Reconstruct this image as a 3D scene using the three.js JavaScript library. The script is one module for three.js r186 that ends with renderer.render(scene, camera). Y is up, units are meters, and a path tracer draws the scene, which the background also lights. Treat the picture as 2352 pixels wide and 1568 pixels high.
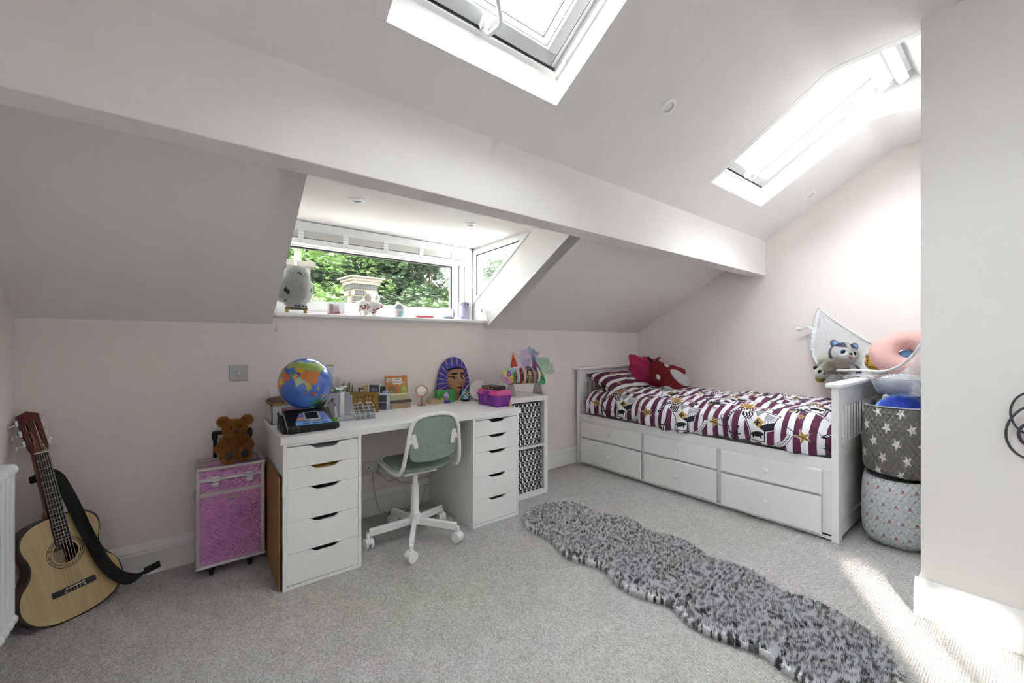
import * as THREE from 'three';
import { RoundedBoxGeometry } from 'three/addons/geometries/RoundedBoxGeometry.js';
import { mergeGeometries, mergeVertices, toCreasedNormals } from 'three/addons/utils/BufferGeometryUtils.js';
import { RectAreaLightUniformsLib } from 'three/addons/lights/RectAreaLightUniformsLib.js';

// ---------- camera, sky, sun, exposure ----------
RectAreaLightUniformsLib.init();
const scene = new THREE.Scene();
const camera = new THREE.PerspectiveCamera(2 * Math.atan(784 / 938) * 180 / Math.PI, 2352 / 1568, 0.05, 200);
camera.position.set(0, 1.19, 0);
camera.rotation.set(0, -38 * Math.PI / 180, 0);
camera.setViewOffset(2352, 1568, 0, -2, 2352, 1568);
scene.background = new THREE.Color().setRGB(0.95, 0.975, 1.0);      // even bright overcast sky with thin sun
scene.backgroundIntensity = 1.35;
const sun = new THREE.DirectionalLight(0xfff4e6, 1.2);
sun.position.set(-0.876 * 10, 0.53 * 10, 0.482 * 10);
sun.target.position.set(0, 0, 0);
sun.castShadow = true; sun.shadow.radius = 3.4; sun.shadow.mapSize.set(2048, 2048);
Object.assign(sun.shadow.camera, { left: -8, right: 8, top: 8, bottom: -8, near: 0.1, far: 60 });
sun.name = 'sun'; scene.add(sun, sun.target);
const renderer = new THREE.WebGLRenderer({ antialias: true });
renderer.toneMapping = THREE.LinearToneMapping;
renderer.toneMappingExposure = 23.0;
renderer.shadowMap.enabled = true;

// ---------- helpers ----------
const R = (d) => d * Math.PI / 180, V = (x, y, z) => new THREE.Vector3(x, y, z), PI = Math.PI;
function rng(seed) { let s = seed >>> 0; return () => { s = (s + 0x6D2B79F5) | 0; let t = Math.imul(s ^ (s >>> 15), 1 | s); t = (t + Math.imul(t ^ (t >>> 7), 61 | t)) ^ t; return ((t ^ (t >>> 14)) >>> 0) / 4294967296; }; }
const hash = (x, y, s = 0) => { let h = Math.imul(x | 0, 374761393) + Math.imul(y | 0, 668265263) + Math.imul(s | 0, 2147483647 ^ 974711); h = Math.imul(h ^ (h >>> 13), 1274126177); return ((h ^ (h >>> 16)) >>> 0) / 4294967296; };
const smooth = (t) => t * t * (3 - 2 * t), mix = (a, b, t) => a + (b - a) * t, clamp = (x, a = 0, b = 1) => Math.min(b, Math.max(a, x));
const sstep = (a, b, x) => smooth(clamp((x - a) / (b - a)));
function vnoise(x, y, per = 0, s = 0) { // value noise, tiles at per cells
  const xi = Math.floor(x), yi = Math.floor(y), fx = smooth(x - xi), fy = smooth(y - yi), w = (a) => per ? ((a % per) + per) % per : a;
  const h = (a, b) => hash(w(a), w(b), s);
  return mix(mix(h(xi, yi), h(xi + 1, yi), fx), mix(h(xi, yi + 1), h(xi + 1, yi + 1), fx), fy);
}
const n3 = (x, y, z, s = 0) => { const zi = Math.floor(z), f = smooth(z - zi); return mix(vnoise(x + zi * 17.3, y + zi * 9.1, 0, s), vnoise(x + (zi + 1) * 17.3, y + (zi + 1) * 9.1, 0, s), f); };
function dtex(w, h, fn, { srgb = true, rep = [1, 1] } = {}) {
  const d = new Uint8Array(w * h * 4);
  for (let j = 0; j < h; j++) for (let i = 0; i < w; i++) { const c = fn(i, j, i / w, j / h), k = (j * w + i) * 4; if (typeof c === 'number') { d[k] = d[k + 1] = d[k + 2] = clamp(c, 0, 255); } else { d[k] = clamp(c[0], 0, 255); d[k + 1] = clamp(c[1], 0, 255); d[k + 2] = clamp(c[2], 0, 255); } d[k + 3] = 255; }
  const t = new THREE.DataTexture(d, w, h); t.magFilter = THREE.LinearFilter; t.minFilter = THREE.LinearMipmapLinearFilter; t.wrapS = t.wrapT = THREE.RepeatWrapping; t.repeat.set(rep[0], rep[1]);
  if (srgb) t.colorSpace = THREE.SRGBColorSpace; t.needsUpdate = true; return t;
}
function ctex(w, h, draw, rep) {
  const c = document.createElement('canvas'); c.width = w; c.height = h; draw(c.getContext('2d'), w, h);
  const t = new THREE.CanvasTexture(c); t.colorSpace = THREE.SRGBColorSpace; t.magFilter = THREE.LinearFilter;
  if (rep) { t.wrapS = t.wrapT = THREE.RepeatWrapping; t.repeat.set(rep[0], rep[1]); } return t;
}
const M = (color, roughness = 0.6, o = {}) => new THREE.MeshPhysicalMaterial({ color, roughness, ...o });
// geometry
function tf(g, p = [0, 0, 0], r = [0, 0, 0], s = [1, 1, 1]) { return g.applyMatrix4(new THREE.Matrix4().compose(V(...p), new THREE.Quaternion().setFromEuler(new THREE.Euler(...r)), V(...s))); }
const bx = (w, h, d, p = [0, 0, 0], r = 0, rot) => tf(r ? new RoundedBoxGeometry(w, h, d, 2, Math.min(r, w / 2.01, h / 2.01, d / 2.01)) : new THREE.BoxGeometry(w, h, d), p, rot);
const bb = (x0, x1, y0, y1, z0, z1, r = 0) => bx(x1 - x0, y1 - y0, z1 - z0, [(x0 + x1) / 2, (y0 + y1) / 2, (z0 + z1) / 2], r);
const cy = (r0, r1, h, p, rot, n = 24) => tf(new THREE.CylinderGeometry(r1, r0, h, n), p, rot); // r0 bottom, r1 top
const sp = (r, p, s, rot, n = 24) => tf(new THREE.SphereGeometry(r, n, Math.round(n * 0.7)), p, rot, s);
const tube = (pts, r, n = 32, m = 8, closed = false) => new THREE.TubeGeometry(new THREE.CatmullRomCurve3(pts.map((p) => V(...p)), closed), n, r, m, closed);
const rod = (a, b, r, n = 10) => { const A = V(...a), B = V(...b), d = B.clone().sub(A); return new THREE.CylinderGeometry(r, r, d.length(), n).applyQuaternion(new THREE.Quaternion().setFromUnitVectors(V(0, 1, 0), d.clone().normalize())).translate(...A.add(B).multiplyScalar(0.5).toArray()); };
const lathe = (pts, n = 32) => new THREE.LatheGeometry(pts.map((p) => new THREE.Vector2(...p)), n);
const shp = (pts) => { const s = new THREE.Shape(); pts.forEach((p, i) => i ? s.lineTo(...p) : s.moveTo(...p)); s.closePath(); return s; };
const ext = (s, d, bev = 0, o = {}) => new THREE.ExtrudeGeometry(Array.isArray(s) ? shp(s) : s, { depth: d, bevelEnabled: bev > 0, bevelSize: bev, bevelThickness: bev, bevelSegments: 2, curveSegments: 16, ...o });
// prism: polygon in (z, y), extruded along x from x0 to x1
const prism = (pts, x0, x1, holes = []) => { const s = shp(pts.map(([z, y]) => [-z, y])); holes.forEach((h) => s.holes.push(new THREE.Path(h.map(([z, y]) => new THREE.Vector2(-z, y))))); return new THREE.ExtrudeGeometry(s, { depth: x1 - x0, bevelEnabled: false }).rotateY(PI / 2).translate(x0, 0, 0); };
function rrect(w, h, r) { const s = new THREE.Shape(), x = -w / 2, y = -h / 2; s.moveTo(x + r, y); s.lineTo(x + w - r, y); s.quadraticCurveTo(x + w, y, x + w, y + r); s.lineTo(x + w, y + h - r); s.quadraticCurveTo(x + w, y + h, x + w - r, y + h); s.lineTo(x + r, y + h); s.quadraticCurveTo(x, y + h, x, y + h - r); s.lineTo(x, y + r); s.quadraticCurveTo(x, y, x + r, y); return s; }
function boxUV(g, k = 1) { // uv in metres from the facing side
  g = g.index ? g.toNonIndexed() : g; const p = g.attributes.position, n = g.attributes.normal, uv = new Float32Array(p.count * 2);
  for (let i = 0; i < p.count; i++) { const ax = Math.abs(n.getX(i)), ay = Math.abs(n.getY(i)), az = Math.abs(n.getZ(i)); const [u, v] = ay >= ax && ay >= az ? [p.getX(i), p.getZ(i)] : ax >= az ? [p.getZ(i), p.getY(i)] : [p.getX(i), p.getY(i)]; uv[2 * i] = u * k; uv[2 * i + 1] = v * k; }
  g.setAttribute('uv', new THREE.BufferAttribute(uv, 2)); return g;
}
function merge(gs) {
  gs = gs.map((g) => { g = g.index ? g.toNonIndexed() : g; if (!g.attributes.normal) g.computeVertexNormals(); if (!g.attributes.uv) g.setAttribute('uv', new THREE.BufferAttribute(new Float32Array(g.attributes.position.count * 2), 2)); for (const k of Object.keys(g.attributes)) if (!['position', 'normal', 'uv'].includes(k)) g.deleteAttribute(k); return g; });
  return gs.length === 1 ? gs[0] : mergeGeometries(gs);
}
// scene building
const used = {};
const numbered = (n) => { used[n] = (used[n] ?? -1) + 1; return used[n] ? n + '_' + String(used[n]).padStart(3, '0') : n; };
function obj(name, gs, mat, parent) {
  const m = new THREE.Mesh(Array.isArray(gs) ? merge(gs) : gs, mat); m.castShadow = m.receiveShadow = true;
  m.name = parent ? name : numbered(name); (parent ?? scene).add(m); return m;
}
function tag(o, label, category, group) { o.userData.label = label; o.userData.category = category; if (group) o.userData.group = group; return o; }
function thing(name, label, category, p = [0, 0, 0], ry = 0, group) { const o = new THREE.Group(); o.name = numbered(name); scene.add(o); o.position.set(...p); o.rotation.y = ry; return tag(o, label, category, group); }
function struct(name, gs, mat, parent) { const o = obj(name, gs, mat, parent); if (!parent) o.userData.kind = 'structure'; return o; }
function sgroup(name) { const o = new THREE.Group(); o.name = name; o.userData.kind = 'structure'; scene.add(o); return o; }
function dup(root, p, ry, label, group) { const r = root.clone(); r.name = numbered(root.name.replace(/_\d{3}$/, '')); r.userData = { ...root.userData }; scene.add(r); if (p) r.position.set(...p); if (ry !== undefined) r.rotation.y = ry; if (label) r.userData.label = label; if (group) r.userData.group = group; return r; }
// soft bodies: smooth union of tapered capsules and ellipsoids, meshed by surface nets
// prim: ['c', a, b, ra, rb] or ['e', centre, radii, euler?]
function field(prims, k) {
  const ps = prims.map((p) => {
    if (p[0] === 'c') { const a = p[1], b = p[2], d = [b[0] - a[0], b[1] - a[1], b[2] - a[2]], L = d[0] * d[0] + d[1] * d[1] + d[2] * d[2] || 1e-9; return (x, y, z) => { const t = clamp(((x - a[0]) * d[0] + (y - a[1]) * d[1] + (z - a[2]) * d[2]) / L); return Math.hypot(x - a[0] - d[0] * t, y - a[1] - d[1] * t, z - a[2] - d[2] * t) - mix(p[3], p[4], t); }; }
    const q = new THREE.Quaternion().setFromEuler(new THREE.Euler(...(p[3] ?? [0, 0, 0]))).invert(), c = p[1], r = p[2], v = V(0, 0, 0), m = Math.min(...r);
    return (x, y, z) => { v.set(x - c[0], y - c[1], z - c[2]).applyQuaternion(q); const a = Math.hypot(v.x / r[0], v.y / r[1], v.z / r[2]), b = Math.hypot(v.x / r[0] ** 2, v.y / r[1] ** 2, v.z / r[2] ** 2); return b < 1e-9 ? -m : a * (a - 1) / b; };
  });
  return (x, y, z) => { let d = 1e9; for (const f of ps) { const e = f(x, y, z), h = Math.max(k - Math.abs(d - e), 0) / k; d = Math.min(d, e) - h * h * k * 0.25; } return d; };
}
function blob(prims, cell, k = 0.02, warp) {
  const lo = [1e9, 1e9, 1e9], hi = [-1e9, -1e9, -1e9], grow = (c, r) => { for (let i = 0; i < 3; i++) { lo[i] = Math.min(lo[i], c[i] - r); hi[i] = Math.max(hi[i], c[i] + r); } };
  for (const p of prims) p[0] === 'c' ? (grow(p[1], p[3]), grow(p[2], p[4])) : grow(p[1], Math.max(...p[2]));
  const f0 = field(prims, k), f = warp ? (x, y, z) => f0(x, y, z) + warp(x, y, z) : f0, pad = cell * 2 + k * 0.3, n = [0, 1, 2].map((i) => Math.ceil((hi[i] - lo[i] + 2 * pad) / cell) + 1);
  const at = (i, j, l) => (l * n[1] + j) * n[0] + i, val = new Float32Array(n[0] * n[1] * n[2]);
  for (let l = 0; l < n[2]; l++) for (let j = 0; j < n[1]; j++) for (let i = 0; i < n[0]; i++) val[at(i, j, l)] = f(lo[0] - pad + i * cell, lo[1] - pad + j * cell, lo[2] - pad + l * cell);
  const id = new Int32Array(val.length).fill(-1), pos = [], idx = [];
  for (let l = 0; l < n[2] - 1; l++) for (let j = 0; j < n[1] - 1; j++) for (let i = 0; i < n[0] - 1; i++) {
    let s = [0, 0, 0], c = 0, m = 0; const C = [];
    for (let q = 0; q < 8; q++) { const v = val[at(i + (q & 1), j + ((q >> 1) & 1), l + (q >> 2))]; C.push(v); if (v < 0) m |= 1 << q; }
    if (!m || m === 255) continue;
    for (let a = 0; a < 8; a++) for (const b of [a | 1, a | 2, a | 4]) if (b > a && (C[a] < 0) !== (C[b] < 0)) { const t = C[a] / (C[a] - C[b]); for (let w = 0; w < 3; w++) s[w] += mix((a >> w) & 1, (b >> w) & 1, t); c++; }
    id[at(i, j, l)] = pos.length / 3; pos.push(lo[0] - pad + (i + s[0] / c) * cell, lo[1] - pad + (j + s[1] / c) * cell, lo[2] - pad + (l + s[2] / c) * cell);
  }
  const st = [1, n[0], n[0] * n[1]];
  for (let l = 1; l < n[2] - 1; l++) for (let j = 1; j < n[1] - 1; j++) for (let i = 1; i < n[0] - 1; i++) for (let w = 0; w < 3; w++) {
    const a = at(i, j, l), b = a + st[w]; if ((val[a] < 0) === (val[b] < 0)) continue;
    const u = st[(w + 1) % 3], v = st[(w + 2) % 3], q = [id[a], id[a - u], id[a - u - v], id[a - v]]; if (q.some((x) => x < 0)) continue;
    if (val[a] < 0) idx.push(q[0], q[1], q[2], q[0], q[2], q[3]); else idx.push(q[0], q[2], q[1], q[0], q[3], q[2]);
  }
  const g = new THREE.BufferGeometry(); g.setAttribute('position', new THREE.Float32BufferAttribute(pos, 3)); g.setIndex(idx);
  const nor = new Float32Array(pos.length), e = cell * 0.4;
  for (let i = 0; i < pos.length; i += 3) { const [x, y, z] = pos.slice(i, i + 3), v = V(f(x + e, y, z) - f(x - e, y, z), f(x, y + e, z) - f(x, y - e, z), f(x, y, z + e) - f(x, y, z - e)).normalize(); nor.set([v.x, v.y, v.z], i); }
  g.setAttribute('normal', new THREE.BufferAttribute(nor, 3));
  const uv = new Float32Array(pos.length / 3 * 2); for (let i = 0; i < uv.length / 2; i++) { uv[2 * i] = pos[3 * i] + pos[3 * i + 2] * 0.7; uv[2 * i + 1] = pos[3 * i + 1] + pos[3 * i + 2] * 0.3; } g.setAttribute('uv', new THREE.BufferAttribute(uv, 2));
  return g;
}
function paint(g, fn) { // vertex colours, linear
  const p = g.attributes.position, n = g.attributes.normal, c = new Float32Array(p.count * 3), o = new THREE.Color();
  for (let i = 0; i < p.count; i++) { o.set(fn(p.getX(i), p.getY(i), p.getZ(i), n.getX(i), n.getY(i), n.getZ(i))); c.set([o.r, o.g, o.b], 3 * i); }
  g.setAttribute('color', new THREE.BufferAttribute(c, 3)); return g;
}
// fur: thin three-sided strands over a surface, one instanced part
const strand = new THREE.ConeGeometry(1, 1, 3, 1, true).translate(0, 0.5, 0);
function fur(name, g, count, len, wid, colorFn, mat, parent, o = {}) {
  const p = g.attributes.position, ix = g.index, nt = (ix ? ix.count : p.count) / 3, rnd = rng(o.seed ?? 7), A = V(), B = V(), C = V(), ab = V(), ac = V(), cum = new Float32Array(nt); let tot = 0;
  const vi = (t, k) => ix ? ix.getX(3 * t + k) : 3 * t + k;
  for (let t = 0; t < nt; t++) { A.fromBufferAttribute(p, vi(t, 0)); B.fromBufferAttribute(p, vi(t, 1)); C.fromBufferAttribute(p, vi(t, 2)); tot += ab.subVectors(B, A).cross(ac.subVectors(C, A)).length(); cum[t] = tot; }
  const im = new THREE.InstancedMesh(strand, mat, count), mt = new THREE.Matrix4(), q = new THREE.Quaternion(), up = V(0, 1, 0), col = new THREE.Color(); let k = 0;
  for (let i = 0; i < count; i++) {
    const r = rnd() * tot; let a = 0, b = nt - 1; while (a < b) { const m = (a + b) >> 1; cum[m] < r ? a = m + 1 : b = m; }
    A.fromBufferAttribute(p, vi(a, 0)); B.fromBufferAttribute(p, vi(a, 1)); C.fromBufferAttribute(p, vi(a, 2));
    let u = rnd(), v = rnd(); if (u + v > 1) { u = 1 - u; v = 1 - v; }
    const nn = ab.subVectors(B, A).cross(ac.subVectors(C, A)).normalize().clone(); if (o.skip && o.skip(A, nn)) continue;
    const P = A.clone().addScaledVector(B.sub(A), u).addScaledVector(C.sub(A), v), j = o.jit ?? 0.6, base = nn.clone();
    nn.x += (rnd() - 0.5) * j + (o.lean?.[0] ?? 0); nn.y += (rnd() - 0.5) * j + (o.lean?.[1] ?? 0); nn.z += (rnd() - 0.5) * j + (o.lean?.[2] ?? 0);
    if (o.clump) { const s = o.clump; nn.x += (n3(P.x * s, P.y * s, P.z * s, 1) - 0.5) * 1.2; nn.z += (n3(P.x * s, P.y * s, P.z * s, 2) - 0.5) * 1.2; }
    nn.normalize(); const L = len * (0.7 + 0.6 * rnd());
    mt.compose(P, q.setFromUnitVectors(up, nn), V(wid, L, wid)); im.setMatrixAt(k, mt); col.set(colorFn(P.x, P.y, P.z, base)); const vv = 0.88 + 0.24 * rnd(); im.setColorAt(k, col.multiplyScalar(vv)); k++;
  }
  im.count = k; im.name = name; im.userData.kind = 'stuff'; im.castShadow = im.receiveShadow = true; (parent ?? scene).add(im); return im;
}
// a part turned and moved inside its thing
const at = (o, p, r) => { if (p) o.position.set(...p); if (r) o.rotation.set(...r); return o; };
// pillow-like cushion, w by h, thickness t, lying in its own xy plane
function cushion(w, h, t, seed = 1, pw = 2.6) {
  const N = 40, g = new THREE.PlaneGeometry(2, 2, N, N), mk = (sgn) => { const q = g.clone(), p = q.attributes.position, uv = q.attributes.uv; for (let i = 0; i < p.count; i++) { const a = p.getX(i), b = p.getY(i), e = (1 - Math.abs(a) ** pw) * (1 - Math.abs(b) ** pw), pinch = 1 - 0.08 * (1 - Math.abs(b) ** 2) * Math.abs(a) ** 3, pinch2 = 1 - 0.08 * (1 - Math.abs(a) ** 2) * Math.abs(b) ** 3; const wr = 0.09 * (vnoise(a * 4 + 9, b * 4 + 5, 0, seed) - 0.5) + 0.05 * (vnoise(a * 11, b * 11, 0, seed + 3) - 0.5); p.setXYZ(i, a * w / 2 * pinch, b * h / 2 * pinch2, sgn * t / 2 * Math.sqrt(Math.max(e, 0)) * (1 + wr * 2)); uv.setXY(i, a * w / 2, b * h / 2); } if (sgn < 0) { const ix = q.index.array; for (let i = 0; i < ix.length; i += 3) { const s = ix[i]; ix[i] = ix[i + 1]; ix[i + 1] = s; } } return q; };
  const m = mergeGeometries([mk(1), mk(-1)]); m.computeVertexNormals(); return m;
}

// ---------- surface materials ----------
const plasterBump = dtex(512, 512, (i, j) => 128 + 60 * (vnoise(i / 16, j / 16, 32, 1) - 0.5) + 50 * (vnoise(i / 4, j / 4, 128, 2) - 0.5) + 34 * (vnoise(i / 1.6, j / 1.6, 320, 3) - 0.5), { srgb: false });
const WALL = M(new THREE.Color().setRGB(0.87, 0.795, 0.77), 0.85, { bumpMap: plasterBump, bumpScale: 0.0006 });
const CEIL = M(new THREE.Color().setRGB(0.82, 0.79, 0.773), 0.85, { bumpMap: plasterBump, bumpScale: 0.0006 });
const REVEAL = M(new THREE.Color().setRGB(0.82, 0.81, 0.80), 0.7, { bumpMap: plasterBump, bumpScale: 0.0004 });
const GLOSSW = M(new THREE.Color().setRGB(0.86, 0.86, 0.85), 0.35);
const UPVC = M(new THREE.Color().setRGB(0.87, 0.875, 0.88), 0.28);
const STEELB = M(0xb9bbbe, 0.3, { metalness: 1 }), GREYSEAL = M(0x2c2d30, 0.6), SASHGREY = M(new THREE.Color().setRGB(0.62, 0.63, 0.64), 0.45);
const PANE = M(new THREE.Color().setRGB(0.76, 0.78, 0.77), 0.0, { transmission: 1, thickness: 0, ior: 1.45 });
const PANECLEAR = M(new THREE.Color().setRGB(0.95, 0.97, 0.97), 0.0, { transmission: 1, thickness: 0, ior: 1.45 });
const carpetH = (i, j) => { // loops 12 x 16 px, rows along x
  const row = Math.floor(j / 16), off = 6 * (row % 2) + 5 * vnoise(row * 0.7, i / 90, 0, 5), x = (i + off) / 12, y = (j + 2.5 * (vnoise(i / 40, row, 0, 6) - 0.5)) / 16, fx = x - Math.floor(x) - 0.5, fy = y - Math.floor(y) - 0.5;
  return Math.max(0, 1 - 2.0 * Math.hypot(fx * 0.8, fy * 1.05)) ** 0.7;
};
const carpetTex = dtex(2048, 2048, (i, j) => {
  const f = vnoise(i / 5, j / 6, 0, 8), l = vnoise(i / 90, j / 110, 0, 9), cell = hash(Math.floor(i / 12), Math.floor(j / 16), 4), s = 200 + 34 * (f - 0.5) + 10 * (l - 0.5) + 34 * (cell - 0.5) - (cell > 0.9 ? 40 : 0);
  return [s, s - 3, s - 6];
});
const carpetBump = dtex(1024, 1024, (i, j) => 20 + 200 * carpetH(i * 2, j * 2) + 30 * (vnoise(i / 2, j / 2, 0, 3) - 0.5), { srgb: false });
const CARPET = M(0xffffff, 0.98, { map: carpetTex, bumpMap: carpetBump, bumpScale: 0.006, sheen: 0.2, sheenColor: new THREE.Color(0.6, 0.6, 0.58) });

// ---------- the room ----------
const XL = -0.63, XR = 4.05, ZB = -2.82, DL = 0.37, DR = 1.92, ZR = 2.1, XP = 2.51, ZP = -0.307, SL = 0.6;
const sy = (z) => 1.30 + SL * (z - ZB);           // height of the sloped ceiling
struct('floor', boxUV(bb(XL - 0.2, XR + 0.2, -0.2, 0, ZB - 0.2, ZR + 0.2)), CARPET);
struct('wall_back', [boxUV(bb(XL - 0.2, XR + 0.2, -0.1, 1.30, ZB - 0.35, ZB)), boxUV(bb(DL, DR, 1.29, 1.345, ZB - 0.35, ZB - 0.0008))], WALL);
const gw = [[1.25, 1.47], [1.25, 2.24], [1.70, 2.24], [1.70, 1.47]];  // opening for the unseen window added in the left gable
struct('wall_left', boxUV(prism([[-3.3, -0.1], [ZR + 0.2, -0.1], [ZR + 0.2, 2.8], [-0.65, 2.8], [-3.3, 1.12]], XL - 0.12, XL, [gw])), WALL);
struct('wall_right', boxUV(prism([[-3.3, -0.1], [0.4, -0.1], [0.4, 3.2], [-0.4, 3.2], [-3.3, 1.4]], XR, XR + 0.2)), WALL);
struct('wall_partition', boxUV(bb(XP, XR + 0.1, -0.1, 2.61, ZP, ZR + 0.2)), CEIL);
struct('wall_rear', boxUV(bb(XL - 0.2, XP + 0.2, -0.1, 2.7, ZR, ZR + 0.2)), WALL);
// sloped ceiling below the beam, left and right of the dormer; beam; slope above; flat ceiling
const lowSlope = [[ZB - 0.36, sy(ZB - 0.36)], [-1.55, sy(-1.55)], [-1.55, sy(-1.55) + 0.14], [ZB - 0.36, sy(ZB - 0.36) + 0.14]];
struct('ceiling_slope', boxUV(prism(lowSlope, XL - 0.1, DL)), CEIL);
struct('ceiling_slope', boxUV(prism(lowSlope, DR, XR + 0.1)), CEIL);
struct('ceiling_beam', boxUV(bb(XL - 0.1, XR + 0.1, 1.79, 2.3, -1.605, -1.49, 0.004)), CEIL);
struct('ceiling_dormer', boxUV(bb(DL - 0.1, DR + 0.1, 2.0, 2.14, -3.3, -1.55)), CEIL);
const SK = [[0.487, 1.25], [2.632, 3.40]], Z0 = -1.285, ZC = -0.65, Z1 = ZP, YF = sy(ZC);
const bend = [...Array(9)].map((_, k) => { const t = k / 8, a = (1 - t) ** 2, b = 2 * t * (1 - t), c = t * t; return [a * (ZC - 0.03) + b * ZC + c * (ZC + 0.04), a * sy(ZC - 0.03) + b * YF + c * YF]; }); // the plaster turns softly from slope to flat
const upSlope = [[-1.55, sy(-1.55)], ...bend, [Z1, YF], [Z1, YF + 0.12], [ZC, YF + 0.12], [-1.55, sy(-1.55) + 0.14]];
const upLow = [[-1.55, sy(-1.55)], [Z0, sy(Z0)], [Z0, sy(Z0) + 0.1], [-1.55, sy(-1.55) + 0.14]];
const cuts = [XL - 0.1, SK[0][0], SK[0][1], SK[1][0], SK[1][1], XR + 0.1];
struct('ceiling', [...[0, 2, 4].map((k) => boxUV(toCreasedNormals(prism(upSlope, cuts[k], cuts[k + 1]), 0.4))), ...[1, 3].map((k) => boxUV(prism(upLow, cuts[k], cuts[k + 1]))),
  boxUV(bb(XL - 0.1, XR + 0.1, YF, YF + 0.12, Z1, ZR + 0.1))], CEIL);
// dormer cheeks, the right one with a triangular window
const cheek = [[-3.3, 1.28], [ZB, 1.30], [-1.56, sy(-1.56)], [-1.56, 2.05], [-3.3, 2.05]];
struct('wall_dormer_left', boxUV(prism(cheek, DL - 0.1, DL + 0.002)), CEIL);
const tri = [[-3.0, 1.515], [-3.0, 1.975], [-2.235, 1.985]];
struct('wall_dormer_right', boxUV(prism(cheek, DR - 0.002, DR + 0.1, [tri])), CEIL);
// skirting boards: moulded profile swept along each wall
const skirt = [[0, 0], [0.02, 0], [0.02, 0.112], [0.0165, 0.116], [0.0165, 0.122], [0.019, 0.126], [0.017, 0.136], [0.011, 0.146], [0.0095, 0.158], [0.006, 0.163], [0, 0.163]];
function skirting(name, a, b) { const L = Math.hypot(b[0] - a[0], b[1] - a[1]), g = new THREE.ExtrudeGeometry(shp(skirt), { depth: L, bevelEnabled: false }); g.rotateY(Math.atan2(b[0] - a[0], b[1] - a[1])).translate(a[0], 0, a[1]); struct(name, toCreasedNormals(g, 0.6), GLOSSW); }
skirting('baseboard_back', [XR, ZB], [XL, ZB]); // profile points to the left of travel
skirting('baseboard_left', [XL, ZB], [XL, ZR]);
skirting('baseboard_right', [XR, ZP], [XR, ZB]);
skirting('baseboard_partition', [XP, ZR], [XP, ZP - 0.018]);
skirting('baseboard_partition_end', [XP - 0.018, ZP], [XR, ZP]);
// window sill
struct('trim_1', bb(DL - 0.012, DR + 0.012, 1.345, 1.372, -3.02, ZB + 0.035, 0.01), GLOSSW);

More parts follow.
